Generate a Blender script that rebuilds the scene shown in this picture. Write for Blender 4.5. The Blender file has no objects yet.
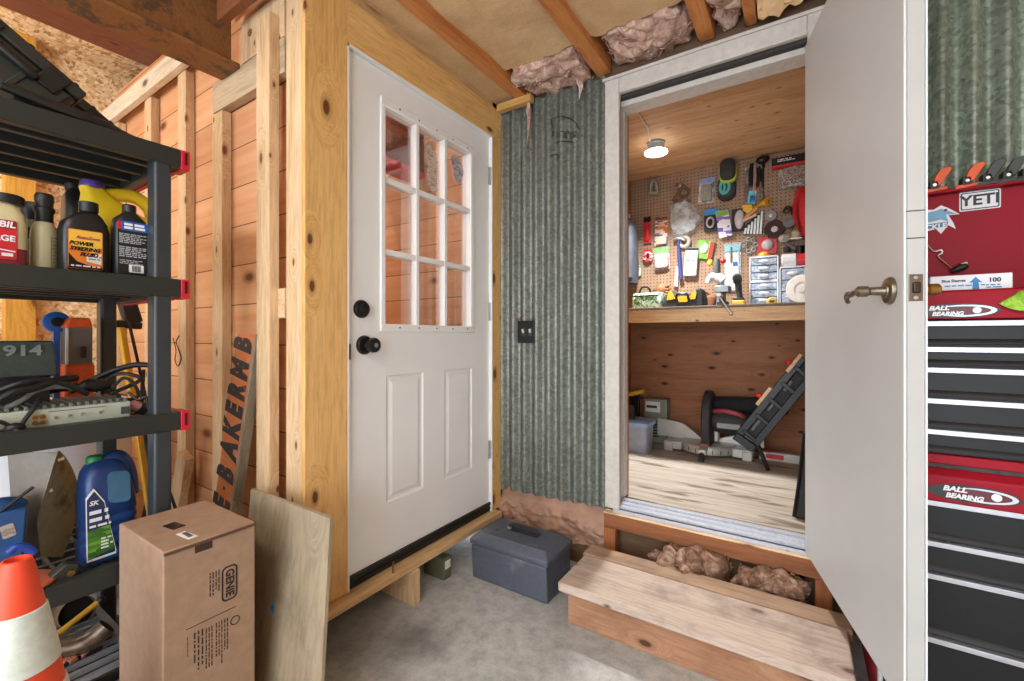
import bpy, bmesh, math, random
from mathutils import Vector, Matrix, noise
random.seed(7)
SC = bpy.context.scene
COL = SC.collection
PI = math.pi
# ---------------------------------------------------------------- camera model (1024 x 681 frame)
FPX, CX, HY, CAMZ = 441.0, 512.0, 336.0, 1.15
TH = math.atan2(801 - 512, FPX)
FW = (-math.sin(TH), math.cos(TH)); RT = (math.cos(TH), math.sin(TH))
def ray(u):
    t = (u - CX) / FPX
    return FW[0] + t * RT[0], FW[1] + t * RT[1]
def onX(u, v, x):
    a, b = ray(u); s = x / a
    return Vector((x, s * b, CAMZ + (HY - v) / FPX * s))
def onY(u, v, y):
    a, b = ray(u); s = y / b
    return Vector((s * a, y, CAMZ + (HY - v) / FPX * s))
def onZ(u, v, z):
    s = (z - CAMZ) * FPX / (HY - v); a, b = ray(u)
    return Vector((s * a, s * b, z))
# ---------------------------------------------------------------- objects
WL = {}
def reg(o, p): WL[o.name] = Vector(p)
def wl(o): return WL.get(o.name, Vector((0, 0, 0)))
def tag(o, label=None, cat=None, group=None, kind=None):
    if label: o['label'] = label
    if cat: o['category'] = cat
    if group: o['group'] = group
    if kind: o['kind'] = kind
    return o
def thing(name, label, cat, loc=(0, 0, 0), group=None):
    o = bpy.data.objects.new(name, None); COL.objects.link(o)
    o.empty_display_size = .05
    o.location = loc; reg(o, loc)
    return tag(o, label, cat, group)
def dup(root, loc=None, rotz=None, label=None, group=None, mats=None):
    r = root.copy(); COL.objects.link(r)
    if loc is not None: r.location = loc
    if rotz is not None: r.rotation_euler = (0, 0, rotz)
    if label: r['label'] = label
    if group: r['group'] = group
    reg(r, r.location)
    for ch in list(root.children):
        c = ch.copy(); COL.objects.link(c); c.parent = r
        for g in list(ch.children):
            d = g.copy(); COL.objects.link(d); d.parent = c
    return r
def rotm(rx=0, ry=0, rz=0):
    return Matrix.Rotation(rz, 3, 'Z') @ Matrix.Rotation(ry, 3, 'Y') @ Matrix.Rotation(rx, 3, 'X')
class MB:
    """collects shapes (world coordinates) that become ONE mesh object"""
    def __init__(self): self.v = []; self.f = []
    def add(self, vs, fs):
        n = len(self.v); self.v += [Vector(p) for p in vs]; self.f += [[i + n for i in q] for q in fs]; return self
    def box(self, x0, x1, y0, y1, z0, z1):
        x0, x1 = sorted((x0, x1)); y0, y1 = sorted((y0, y1)); z0, z1 = sorted((z0, z1))
        return self.add([(x0,y0,z0),(x1,y0,z0),(x1,y1,z0),(x0,y1,z0),(x0,y0,z1),(x1,y0,z1),(x1,y1,z1),(x0,y1,z1)],
            [(0,3,2,1),(4,5,6,7),(0,1,5,4),(1,2,6,5),(2,3,7,6),(3,0,4,7)])
    def obox(self, c, size, m=None):
        m = m or Matrix.Identity(3); c = Vector(c); a, b, d = [s / 2 for s in size]
        p = [(-a,-b,-d),(a,-b,-d),(a,b,-d),(-a,b,-d),(-a,-b,d),(a,-b,d),(a,b,d),(-a,b,d)]
        return self.add([c + m @ Vector(q) for q in p], [(0,3,2,1),(4,5,6,7),(0,1,5,4),(1,2,6,5),(2,3,7,6),(3,0,4,7)])
    def bar(self, p0, p1, w, h, up=(0, 0, 1)):
        p0, p1 = Vector(p0), Vector(p1); d = (p1 - p0); L = d.length; d.normalize()
        up = Vector(up); s = d.cross(up)
        if s.length < 1e-4: s = d.cross(Vector((1, 0, 0)))
        s.normalize(); n = s.cross(d)
        m = Matrix((d, s, n)).transposed()
        return self.obox((p0 + p1) / 2, (L, w, h), m)
    def ring(self, path, rad, n=12, closed=False, caps=True, flat=1.0):
        path = [Vector(p) for p in path]; N = len(path)
        rad = rad if isinstance(rad, (list, tuple)) else [rad] * N
        vs = []; ref = None
        for i, p in enumerate(path):
            a = path[(i - 1) % N] if (closed or i) else p
            b = path[(i + 1) % N] if (closed or i < N - 1) else p
            t = (b - a)
            t = t.normalized() if t.length > 1e-9 else Vector((0, 0, 1))
            if ref is None:
                ref = t.orthogonal().normalized()
            ref = (ref - t * ref.dot(t))
            ref = ref.normalized() if ref.length > 1e-6 else t.orthogonal().normalized()
            bn = t.cross(ref)
            for k in range(n):
                an = 2 * PI * k / n
                vs.append(p + (ref * math.cos(an) + bn * math.sin(an) * flat) * rad[i])
        fs = []
        for i in range(N if closed else N - 1):
            j = (i + 1) % N
            for k in range(n):
                l = (k + 1) % n
                fs.append((i*n+k, j*n+k, j*n+l, i*n+l)[::-1])
        if caps and not closed:
            fs.append(tuple(range(n))); fs.append(tuple((N-1)*n + k for k in range(n))[::-1])
        return self.add(vs, fs)
    def cyl(self, p0, p1, r0, r1=None, n=16): return self.ring([p0, p1], [r0, r0 if r1 is None else r1], n)
    def tube(self, pts, r, n=8, sm=4, closed=False):
        return self.ring(smooth(pts, sm, closed), r, n, closed)
    def lathe(self, c, prof, axis=(0, 0, 1), n=24, sx=1, sy=1):
        """prof: list of (radius, height along axis)"""
        ax = Vector(axis).normalized(); a = ax.orthogonal().normalized(); b = ax.cross(a); c = Vector(c)
        if abs(ax.z) > .99: a = Vector((1, 0, 0)); b = Vector((0, 1, 0)) * (1 if ax.z > 0 else -1)
        vs = []
        for r, h in prof:
            for k in range(n):
                t = 2 * PI * k / n
                vs.append(c + ax * h + a * (r * sx * math.cos(t)) + b * (r * sy * math.sin(t)))
        fs = []
        for i in range(len(prof) - 1):
            for k in range(n):
                l = (k + 1) % n; fs.append((i*n+k, i*n+l, (i+1)*n+l, (i+1)*n+k))
        fs.append(tuple(range(n))[::-1]); fs.append(tuple((len(prof)-1)*n + k for k in range(n)))
        return self.add(vs, fs)
    def sections(self, secs):
        """loft of closed outlines with the same count of points"""
        n = len(secs[0]); vs = [p for s in secs for p in s]; fs = []
        for i in range(len(secs) - 1):
            for k in range(n):
                l = (k + 1) % n; fs.append((i*n+k, i*n+l, (i+1)*n+l, (i+1)*n+k))
        fs.append(tuple(range(n))[::-1]); fs.append(tuple((len(secs)-1)*n + k for k in range(n)))
        return self.add(vs, fs)
    def prism(self, pts, vec):
        """extrude a 3-D outline along vec"""
        n = len(pts); vec = Vector(vec); pts = [Vector(p) for p in pts]
        vs = pts + [p + vec for p in pts]
        fs = [tuple(range(n))[::-1], tuple(range(n, 2*n))]
        for k in range(n):
            l = (k + 1) % n; fs.append((k, l, n + l, n + k))
        return self.add(vs, fs)
    def ball(self, c, r, n=16, m=None):
        r = r if isinstance(r, (tuple, list)) else (r, r, r); c = Vector(c); m = m or Matrix.Identity(3)
        vs = []; fs = []; h = n // 2
        for i in range(1, h):
            ph = PI * i / h
            for k in range(n):
                t = 2*PI*k/n
                vs.append(c + m @ Vector((r[0]*math.sin(ph)*math.cos(t), r[1]*math.sin(ph)*math.sin(t), r[2]*math.cos(ph))))
        vs += [c + m @ Vector((0, 0, r[2])), c - m @ Vector((0, 0, r[2]))]
        T = len(vs) - 2
        for i in range(h - 2):
            for k in range(n):
                l = (k+1) % n; fs.append((i*n+k, (i+1)*n+k, (i+1)*n+l, i*n+l))
        for k in range(n):
            l = (k+1) % n; fs.append((T, k, l)); fs.append((T+1, (h-2)*n+l, (h-2)*n+k))
        return self.add(vs, fs)
    def sheet(self, fn, nu, nv, thick=None):
        """surface fn(a,b) a,b in 0..1; optional thickness vector -> solid"""
        vs = [Vector(fn(i/nu, j/nv)) for j in range(nv+1) for i in range(nu+1)]
        fs = [(j*(nu+1)+i, j*(nu+1)+i+1, (j+1)*(nu+1)+i+1, (j+1)*(nu+1)+i) for j in range(nv) for i in range(nu)]
        if thick is None: return self.add(vs, fs)
        t = Vector(thick); n = len(vs)
        fs2 = [tuple(q + n for q in f)[::-1] for f in fs]
        rim = [i for i in range(nu+1)] + [j*(nu+1)+nu for j in range(1, nv+1)] + [nv*(nu+1)+i for i in range(nu-1, -1, -1)] + [j*(nu+1) for j in range(nv-1, 0, -1)]
        side = [(rim[k], n+rim[k], n+rim[(k+1) % len(rim)], rim[(k+1) % len(rim)]) for k in range(len(rim))]
        return self.add(vs + [p + t for p in vs], fs + fs2 + side)
    def rotate(self, c, m):
        c = Vector(c); self.v = [c + m @ (p - c) for p in self.v]; return self
    def move(self, d):
        d = Vector(d); self.v = [p + d for p in self.v]; return self
    def build(self, name, mat, parent=None, bevel=0, seg=2, smooth_=True, base=None, fixn=True, sub=0, ang=35, label=None):
        xs = [p.x for p in self.v]; ys = [p.y for p in self.v]; zs = [p.z for p in self.v]
        if parent is not None: org = wl(parent)
        else: org = Vector(base) if base is not None else Vector(((min(xs)+max(xs))/2, (min(ys)+max(ys))/2, min(zs)))
        me = bpy.data.meshes.new(name)
        me.from_pydata([p - org for p in self.v], [], self.f)
        bm = bmesh.new(); bm.from_mesh(me)
        if fixn: bmesh.ops.recalc_face_normals(bm, faces=bm.faces)
        if smooth_:
            for f in bm.faces: f.smooth = True
            for e in bm.edges:
                if len(e.link_faces) == 2 and e.calc_face_angle(0) > math.radians(ang): e.smooth = False
        bm.to_mesh(me); bm.free()
        for m in (mat if isinstance(mat, list) else [mat]): me.materials.append(m)
        o = bpy.data.objects.new(name, me); COL.objects.link(o)
        if parent is not None: o.parent = parent
        else: o.location = org
        reg(o, org)
        if label: o['label'] = label
        if bevel:
            b = o.modifiers.new('bevel', 'BEVEL'); b.width = bevel; b.segments = seg; b.limit_method = 'ANGLE'; b.angle_limit = math.radians(40)
            b.harden_normals = False
        if sub:
            s = o.modifiers.new('subdivision', 'SUBSURF'); s.levels = sub; s.render_levels = sub
        return o
def smooth(pts, k=4, closed=False):
    pts = [Vector(p) for p in pts]; N = len(pts)
    if N < 3 or k <= 1: return pts
    out = []
    rng = N if closed else N - 1
    for i in range(rng):
        p0 = pts[(i-1) % N] if (closed or i > 0) else pts[0]*2 - pts[1]
        p1 = pts[i]; p2 = pts[(i+1) % N]
        p3 = pts[(i+2) % N] if (closed or i < N-2) else pts[-1]*2 - pts[-2]
        for j in range(k):
            t = j / k
            out.append(.5*((2*p1) + (p2-p0)*t + (2*p0-5*p1+4*p2-p3)*t*t + (3*p1-p0-3*p2+p3)*t*t*t))
    if not closed: out.append(pts[-1])
    return out
def struct(o, label=None, cat=None):
    o['kind'] = 'structure'
    return tag(o, label, cat)
def rrect(w, h, r, n=4):
    """rounded rectangle outline in 2-D, centred"""
    out = []
    for cx, cy, a0 in ((w/2-r, h/2-r, 0), (-w/2+r, h/2-r, 90), (-w/2+r, -h/2+r, 180), (w/2-r, -h/2+r, 270)):
        for i in range(n+1):
            a = math.radians(a0 + 90*i/n); out.append((cx + r*math.cos(a), cy + r*math.sin(a)))
    return out
def lettering(name, body, size, mat, parent, org, xd, yd, extrude=.0004, fat=0, shear=0, align='CENTER', label=None, sx=1.0):
    cu = bpy.data.curves.new(name, 'FONT'); cu.body = body; cu.size = size; cu.extrude = extrude; cu.offset = fat; cu.shear = shear
    cu.align_x = align; cu.align_y = 'CENTER'; cu.resolution_u = 3
    tmp = bpy.data.objects.new('tmp_text', cu); COL.objects.link(tmp)
    dg = bpy.context.evaluated_depsgraph_get(); dg.update()
    me = bpy.data.meshes.new_from_object(tmp.evaluated_get(dg)); me.name = name
    bpy.data.objects.remove(tmp); bpy.data.curves.remove(cu)
    xd = Vector(xd).normalized(); yd = Vector(yd).normalized(); n = xd.cross(yd)
    m = Matrix((xd*sx, yd, n)).transposed(); org = Vector(org) - wl(parent)
    for v in me.vertices: v.co = org + m @ v.co
    me.materials.clear(); me.materials.append(mat)
    o = bpy.data.objects.new(name, me); COL.objects.link(o); o.parent = parent; reg(o, wl(parent))
    if label: o['label'] = label
    return o
def small_print(parent, org, xd, yd, w, h, n, mat, seed=1, fill=.5):
    """n rows of illegible print as rows of dashes inside a w x h block centred at org"""
    r = random.Random(seed); xd, yd = Vector(xd).normalized(), Vector(yd).normalized(); nn = xd.cross(yd).normalized(); m = MB(); ph = h/n
    mt = Matrix((xd, yd, nn)).transposed()
    for i in range(n):
        x = -w/2; end = w/2*(1 if r.random() < .7 else .6)
        while x < end - ph*.5:
            L = min(end-x, ph*(.6+2.2*r.random())); m.obox(Vector(org) + xd*(x+L/2) + yd*(h/2-ph*(i+.5)), (L, ph*fill, .0004), mt); x += L + ph*.45
    return m.build('small_print', mat, parent, smooth_=False)
# ---------------------------------------------------------------- materials
def srgb(c):
    return tuple(((x/255)/12.92 if x/255 <= .04045 else (((x/255)+.055)/1.055)**2.4) for x in c) + (1,)
MC = {}
class NT:
    def __init__(self, name):
        self.m = bpy.data.materials.new(name); self.m.use_nodes = True
        self.t = self.m.node_tree; self.n = self.t.nodes; self.l = self.t.links
        self.b = self.n['Principled BSDF']; self.o = self.n['Material Output']
    def new(self, ty, **kw):
        x = self.n.new(ty)
        for k, v in kw.items():
            if k in x.inputs: x.inputs[k].default_value = v
            else: setattr(x, k, v)
        return x
    def link(self, a, b): self.l.new(a, b)
    def coords(self, scale=(1, 1, 1), rnd=True):
        tc = self.new('ShaderNodeTexCoord'); mp = self.new('ShaderNodeMapping'); mp.inputs['Scale'].default_value = scale
        if rnd:
            oi = self.new('ShaderNodeObjectInfo'); mu = self.new('ShaderNodeMath', operation='MULTIPLY'); mu.inputs[1].default_value = 37.0
            self.link(oi.outputs['Random'], mu.inputs[0])
            ad = self.new('ShaderNodeVectorMath', operation='ADD')
            self.link(tc.outputs['Object'], ad.inputs[0]); self.link(mu.outputs[0], ad.inputs[1]); self.link(ad.outputs[0], mp.inputs['Vector'])
        else: self.link(tc.outputs['Object'], mp.inputs['Vector'])
        return mp.outputs['Vector']
    def noise(self, vec, scale, detail=4, rough=.55, dist=0):
        x = self.new('ShaderNodeTexNoise', Scale=scale, Detail=detail, Roughness=rough, Distortion=dist)
        if vec is not None: self.link(vec, x.inputs['Vector'])
        return x.outputs['Fac']
    def ramp(self, fac, stops, interp='LINEAR'):
        r = self.new('ShaderNodeValToRGB'); r.color_ramp.interpolation = interp
        e = r.color_ramp.elements
        while len(e) > 1: e.remove(e[-1])
        e[0].position, e[0].color = stops[0][0], stops[0][1]
        for p, c in stops[1:]:
            q = e.new(p); q.color = c
        self.link(fac, r.inputs['Fac']); return r.outputs['Color']
    def mix(self, fac, a, b, mode='MIX'):
        x = self.new('ShaderNodeMix', data_type='RGBA', blend_type=mode)
        for s, val in ((0, fac), (6, a), (7, b)):
            if hasattr(val, 'links'): self.link(val, x.inputs[s])
            else: x.inputs[s].default_value = val
        return x.outputs[2]
    def bump(self, h, strength=.2, dist=.01):
        x = self.new('ShaderNodeBump', Strength=strength, Distance=dist)
        self.link(h, x.inputs['Height']); self.link(x.outputs['Normal'], self.b.inputs['Normal'])
    def fin(self, col=None, rough=.5, metal=0, spec=.5):
        if col is not None:
            if hasattr(col, 'links'): self.link(col, self.b.inputs['Base Color'])
            else: self.b.inputs['Base Color'].default_value = col
        if hasattr(rough, 'links'): self.link(rough, self.b.inputs['Roughness'])
        else: self.b.inputs['Roughness'].default_value = rough
        self.b.inputs['Metallic'].default_value = metal; self.b.inputs['Specular IOR Level'].default_value = spec
        return self.m
def plain(name, c, rough=.5, metal=0, var=.12, scale=30, spec=.5, bump=0):
    """painted / plastic / metal surface with faint procedural mottling"""
    if name in MC: return MC[name]
    t = NT(name); a = srgb(c); v = t.coords((1, 1, 1))
    d = tuple(x*(1-var) for x in a[:3]) + (1,); e = tuple(min(1, x*(1+var*.6)) for x in a[:3]) + (1,)
    nz = t.noise(v, scale, 3)
    col = t.ramp(nz, [(.3, d), (.7, e)])
    if bump: t.bump(t.noise(v, scale*3, 3), bump, .004)
    MC[name] = t.fin(col, rough, metal, spec); return MC[name]
def worn(name, c, c2, rough=.5, metal=0, amount=.55, scale=9, bump=.1, spec=.5):
    """base colour with irregular worn / stained patches of a second colour"""
    if name in MC: return MC[name]
    t = NT(name); v = t.coords((1, 1, 1))
    n1 = t.noise(v, scale, 8, .65); n2 = t.noise(v, scale*6, 4, .6)
    base = t.ramp(n2, [(.3, tuple(x*.82 for x in srgb(c)[:3])+(1,)), (.7, srgb(c))])
    mk = t.ramp(n1, [(amount, (0,0,0,1)), (min(1, amount+.12), (1,1,1,1))])
    col = t.mix(mk, base, srgb(c2))
    if bump: t.bump(n2, bump, .004)
    MC[name] = t.fin(col, rough, metal, spec); return MC[name]
def wood(name, light, dark, axis='z', knot=None, rough=.6, grain=1.0, knots=.055, stain=None, kscale=2.6, contrast=1.0):
    if name in MC: return MC[name]
    t = NT(name); s = {'x': (.9, 11, 11), 'y': (11, .9, 11), 'z': (11, 11, .9)}[axis]
    v = t.coords(tuple(q*grain for q in s)); cv = t.coords((1, 1, 1))
    sx = t.new('ShaderNodeSeparateXYZ'); t.link(cv, sx.inputs[0]); i0 = 'xyz'.index(axis); o1, o2 = [q for q in range(3) if q != i0]
    sm = t.new('ShaderNodeMath', operation='ADD'); t.link(sx.outputs[o1], sm.inputs[0]); t.link(sx.outputs[o2], sm.inputs[1])
    m1 = t.new('ShaderNodeMath', operation='MULTIPLY'); t.link(sm.outputs[0], m1.inputs[0]); m1.inputs[1].default_value = 1.55*kscale
    m2 = t.new('ShaderNodeMath', operation='MULTIPLY'); t.link(sx.outputs[i0], m2.inputs[0]); m2.inputs[1].default_value = .75*kscale
    cb = t.new('ShaderNodeCombineXYZ'); t.link(m1.outputs[0], cb.inputs[0]); t.link(m2.outputs[0], cb.inputs[1])
    vo = t.new('ShaderNodeTexVoronoi', Scale=1.0, voronoi_dimensions='2D'); t.link(cb.outputs[0], vo.inputs['Vector'])
    sc = t.new('ShaderNodeSeparateColor'); t.link(vo.outputs['Color'], sc.inputs[0])
    rr = t.new('ShaderNodeMath', operation='MULTIPLY_ADD'); t.link(sc.outputs[0], rr.inputs[0]); rr.inputs[1].default_value = 1.25; rr.inputs[2].default_value = .12
    dv = t.new('ShaderNodeMath', operation='DIVIDE'); t.link(vo.outputs['Distance'], dv.inputs[0]); t.link(rr.outputs[0], dv.inputs[1]); dist = dv.outputs[0]
    ad = t.new('ShaderNodeVectorMath', operation='MULTIPLY_ADD')
    kn = t.ramp(dist, [(0, (1,1,1,1)), (.30, (0,0,0,1))])
    t.link(kn, ad.inputs[0]); ad.inputs[1].default_value = (1.3, 1.3, 1.3); t.link(v, ad.inputs[2])
    n1 = t.noise(ad.outputs[0], 1.3, 5, .6, .6); n2 = t.noise(ad.outputs[0], 9, 4, .7)
    a, b = srgb(light), srgb(dark)
    lo, hi = .5-.22/contrast, .5+.22/contrast
    c = t.ramp(n1, [(lo, b), (.5, tuple((x*.75+y*.25) for x, y in zip(a, b))), (hi, a)])
    fine = t.ramp(n2, [(.36, (.66,.62,.58,1)), (.56, (1,1,1,1))])
    c = t.mix(.62, c, fine, 'MULTIPLY')
    if knots:
        kd = srgb(knot or (95, 58, 30))
        km = t.ramp(dist, [(knots, (1,1,1,1)), (knots*1.5, (.4,.4,.4,1)), (knots*2.6, (0,0,0,1))])
        c = t.mix(km, c, kd)
    if stain:
        vs = t.coords((1, 1, 1)); ns = t.noise(vs, 4.5, 6, .65)
        c = t.mix(t.ramp(ns, [(.5, (0,0,0,1)), (.72, (.75,.75,.75,1))]), c, srgb(stain))
    t.bump(n1, .12, .004)
    MC[name] = t.fin(c, rough, 0, .35); return MC[name]
def glass_mat(name, c=(255, 255, 255), rough=.02, mixf=.9):
    if name in MC: return MC[name]
    t = NT(name)
    tr = t.new('ShaderNodeBsdfTransparent', Color=srgb(c)); gl = t.new('ShaderNodeBsdfGlossy', Roughness=rough)
    fr = t.new('ShaderNodeFresnel', IOR=1.45); mu = t.new('ShaderNodeMath', operation='MULTIPLY'); mu.inputs[1].default_value = mixf
    t.link(fr.outputs[0], mu.inputs[0])
    mx = t.new('ShaderNodeMixShader'); t.link(mu.outputs[0], mx.inputs[0]); t.link(tr.outputs[0], mx.inputs[1]); t.link(gl.outputs[0], mx.inputs[2])
    t.link(mx.outputs[0], t.o.inputs['Surface']); MC[name] = t.m; return t.m
def film_mat(name, c, alpha=.5, rough=.25, scale=60):
    """milky translucent plastic"""
    if name in MC: return MC[name]
    t = NT(name); t.b.inputs['Base Color'].default_value = srgb(c); t.b.inputs['Roughness'].default_value = rough
    v = t.coords((1, 1, 1)); nz = t.noise(v, scale, 4, .6)
    al = t.ramp(nz, [(.38, (alpha*.55,)*3+(1,)), (.62, (min(1, alpha*1.5),)*3+(1,))])
    t.link(al, t.b.inputs['Alpha']); t.bump(nz, .4, .004); MC[name] = t.m; return t.m
def concrete():
    t = NT('concrete'); v = t.coords((1, 1, 1), False)
    n1 = t.noise(v, 1.6, 8, .6); n2 = t.noise(v, 18, 8, .7); n3 = t.noise(v, 160, 2, .6)
    c = t.ramp(n2, [(.3, srgb((156, 157, 154))), (.55, srgb((188, 189, 185))), (.75, srgb((206, 206, 201)))])
    c = t.mix(t.ramp(n1, [(.5, (0,0,0,1)), (.68, (.45,.45,.45,1))]), c, srgb((118, 118, 115)))
    sp = t.ramp(n3, [(.30, (.62,.62,.62,1)), (.45, (1,1,1,1))]); c = t.mix(.5, c, sp, 'MULTIPLY')
    # oil stain with its own shape on the slab
    tc = t.new('ShaderNodeTexCoord'); dv = t.new('ShaderNodeVectorMath', operation='DISTANCE'); p = onZ(418, 640, 0)
    dv.inputs[1].default_value = p; nd = t.new('ShaderNodeTexNoise', Scale=7, Detail=5); t.link(tc.outputs['Object'], nd.inputs['Vector'])
    sm = t.new('ShaderNodeMath', operation='MULTIPLY_ADD'); t.link(nd.outputs['Fac'], sm.inputs[0]); sm.inputs[1].default_value = .22
    t.link(tc.outputs['Object'], dv.inputs[0]); t.link(dv.outputs['Value'], sm.inputs[2])
    c = t.mix(t.ramp(sm.outputs[0], [(.10, (.65,.65,.65,1)), (.27, (0,0,0,1))]), c, srgb((70, 67, 63)))
    t.bump(n2, .25, .004); return t.fin(c, .75, 0, .3)
def osb(name):
    t = NT(name)
    v1 = t.coords((74, 26, 26)); v2 = t.coords((26, 68, 68))
    def flake(v, sc):
        x = t.new('ShaderNodeTexVoronoi', Scale=sc, Randomness=1.0); nn = t.noise(v, .8, 2)
        a = t.new('ShaderNodeVectorMath', operation='ADD'); t.link(v, a.inputs[0]); t.link(nn, a.inputs[1]); t.link(a.outputs[0], x.inputs['Vector']); return x
    f1, f2 = flake(v1, 1.0), flake(v2, 1.1)
    st = [(0, srgb((168, 126, 78))), (.2, srgb((212, 176, 124))), (.5, srgb((232, 204, 158))), (.8, srgb((244, 226, 192))), (1, srgb((196, 150, 98)))]
    sepa = t.new('ShaderNodeSeparateColor'); t.link(f1.outputs['Color'], sepa.inputs[0]); sepb = t.new('ShaderNodeSeparateColor'); t.link(f2.outputs['Color'], sepb.inputs[0])
    c = t.mix(t.ramp(sepb.outputs[2], [(.45, (0,0,0,1)), (.5, (1,1,1,1))]), t.ramp(sepa.outputs[0], st), t.ramp(sepb.outputs[0], st))
    n = t.noise(t.coords((1, 1, 1)), 55, 4, .7); c = t.mix(.55, c, t.ramp(n, [(.3, (.6,.5,.42,1)), (.55, (1,1,1,1))]), 'MULTIPLY')
    t.bump(sepb.outputs[0], .3, .003); return t.fin(c, .7, 0, .3)
def galvanised(name, tint=(130, 134, 126)):
    t = NT(name); v = t.coords((1, 1, 1)); vs = t.coords((5, 5, .5))
    vo = t.new('ShaderNodeTexVoronoi', Scale=75); t.link(v, vo.inputs['Vector']); se = t.new('ShaderNodeSeparateColor'); t.link(vo.outputs['Color'], se.inputs[0])
    a = srgb(tint)
    c = t.ramp(se.outputs[0], [(0, tuple(x*.66 for x in a[:3])+(1,)), (1, tuple(min(1, x*1.22) for x in a[:3])+(1,))])
    st = t.noise(vs, 3, 6, .7); c = t.mix(.75, c, t.ramp(st, [(.3, (.42,.45,.43,1)), (.52, (.86,.88,.86,1)), (.75, (1,1,1,1))]), 'MULTIPLY')
    pt = t.noise(v, 38, 5, .75); c = t.mix(t.ramp(pt, [(.64, (0,0,0,1)), (.72, (.7,.7,.7,1))]), c, srgb((205, 208, 200)))
    dk = t.noise(v, 22, 6, .7); c = t.mix(t.ramp(dk, [(.62, (0,0,0,1)), (.72, (.6,.6,.6,1))]), c, srgb((52, 54, 48)))
    rs = t.noise(v, 7, 4, .6); c = t.mix(t.ramp(rs, [(.715, (0,0,0,1)), (.75, (.85,.85,.85,1))]), c, srgb((110, 66, 40)))
    t.bump(pt, .12, .003); return t.fin(c, t.ramp(st, [(.3, (.55,)*3+(1,)), (.7, (.36,)*3+(1,))]), .45, .5)
def pegboard():
    t = NT('pegboard'); tc = t.new('ShaderNodeTexCoord'); sp = t.new('ShaderNodeSeparateXYZ'); t.link(tc.outputs['Object'], sp.inputs[0])
    ds = []
    for ax in ('X', 'Z'):
        m = t.new('ShaderNodeMath', operation='MULTIPLY'); t.link(sp.outputs[ax], m.inputs[0]); m.inputs[1].default_value = 1/.0254
        fr = t.new('ShaderNodeMath', operation='FRACT'); t.link(m.outputs[0], fr.inputs[0])
        sb = t.new('ShaderNodeMath', operation='SUBTRACT'); t.link(fr.outputs[0], sb.inputs[0]); sb.inputs[1].default_value = .5
        pw = t.new('ShaderNodeMath', operation='POWER'); ab = t.new('ShaderNodeMath', operation='ABSOLUTE'); t.link(sb.outputs[0], ab.inputs[0]); t.link(ab.outputs[0], pw.inputs[0]); pw.inputs[1].default_value = 2
        ds.append(pw)
    ad = t.new('ShaderNodeMath', operation='ADD'); t.link(ds[0].outputs[0], ad.inputs[0]); t.link(ds[1].outputs[0], ad.inputs[1])
    n = t.noise(t.coords((1, 1, 1), False), 14, 5)
    c = t.ramp(n, [(.3, srgb((150, 122, 98))), (.7, srgb((172, 142, 116)))])
    c = t.mix(t.ramp(ad.outputs[0], [(.022, (1,1,1,1)), (.035, (0,0,0,1))]), c, srgb((62, 42, 28)))
    return t.fin(c, .6, 0, .3)
def boards(name, light, dark, pitch, axis='x', up='Z', off=0.0):
    """horizontal planks: tone changes from plank to plank, dark joints, knots"""
    t = NT(name); tc = t.new('ShaderNodeTexCoord'); sp = t.new('ShaderNodeSeparateXYZ'); t.link(tc.outputs['Object'], sp.inputs[0])
    m = t.new('ShaderNodeMath', operation='MULTIPLY_ADD'); t.link(sp.outputs[up], m.inputs[0]); m.inputs[1].default_value = 1/pitch; m.inputs[2].default_value = off
    fl = t.new('ShaderNodeMath', operation='FLOOR'); t.link(m.outputs[0], fl.inputs[0]); fr = t.new('ShaderNodeMath', operation='FRACT'); t.link(m.outputs[0], fr.inputs[0])
    wn = t.new('ShaderNodeTexWhiteNoise', noise_dimensions='1D'); t.link(fl.outputs[0], wn.inputs['W'])
    sh = t.new('ShaderNodeVectorMath', operation='MULTIPLY_ADD'); t.link(wn.outputs['Color'], sh.inputs[0]); sh.inputs[1].default_value = (9, 9, 9); t.link(tc.outputs['Object'], sh.inputs[2])
    mp = t.new('ShaderNodeMapping'); mp.inputs['Scale'].default_value = {'x': (1, 12, 12), 'y': (12, 1, 12)}[axis]; t.link(sh.outputs[0], mp.inputs['Vector'])
    n1 = t.noise(mp.outputs[0], 1.2, 5, .6, .5); a, b = srgb(light), srgb(dark)
    c = t.ramp(n1, [(.28, b), (.72, a)])
    tone = t.ramp(wn.outputs['Value'], [(0, (.74,.68,.64,1)), (.5, (.95,.93,.90,1)), (1, (1,1,1,1))]); c = t.mix(.85, c, tone, 'MULTIPLY')
    mk = t.new('ShaderNodeMapping'); mk.inputs['Scale'].default_value = {'x': (2.4, 5, 5), 'y': (5, 2.4, 5)}[axis]; t.link(sh.outputs[0], mk.inputs['Vector'])
    vo = t.new('ShaderNodeTexVoronoi', Scale=1.0); t.link(mk.outputs[0], vo.inputs['Vector'])
    c = t.mix(t.ramp(vo.outputs['Distance'], [(.06, (1,1,1,1)), (.10, (.5,.5,.5,1)), (.17, (0,0,0,1))]), c, srgb((118, 66, 38)))
    c = t.mix(t.ramp(fr.outputs[0], [(0, (1,1,1,1)), (.018, (1,1,1,1)), (.03, (0,0,0,1))]), c, srgb((84, 52, 34)))
    return t.fin(c, .6, 0, .35)
def fibre(name, a, b, c3, scale=24):  # noise puts bright puffs and shaded creases into the colour
    t = NT(name); v = t.coords((1, 1, 1)); n1 = t.noise(v, scale, 8, .7, 1.2); n2 = t.noise(v, 7, 4, .6)
    c = t.ramp(n1, [(.3, srgb(c3)), (.5, srgb(b)), (.7, srgb(a))]); c = t.mix(t.ramp(n2, [(.45, (0,0,0,1)), (.7, (.5,.5,.5,1))]), c, srgb(c3))
    t.bump(n1, .45, .008); return t.fin(c, .95, 0, .1)
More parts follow.
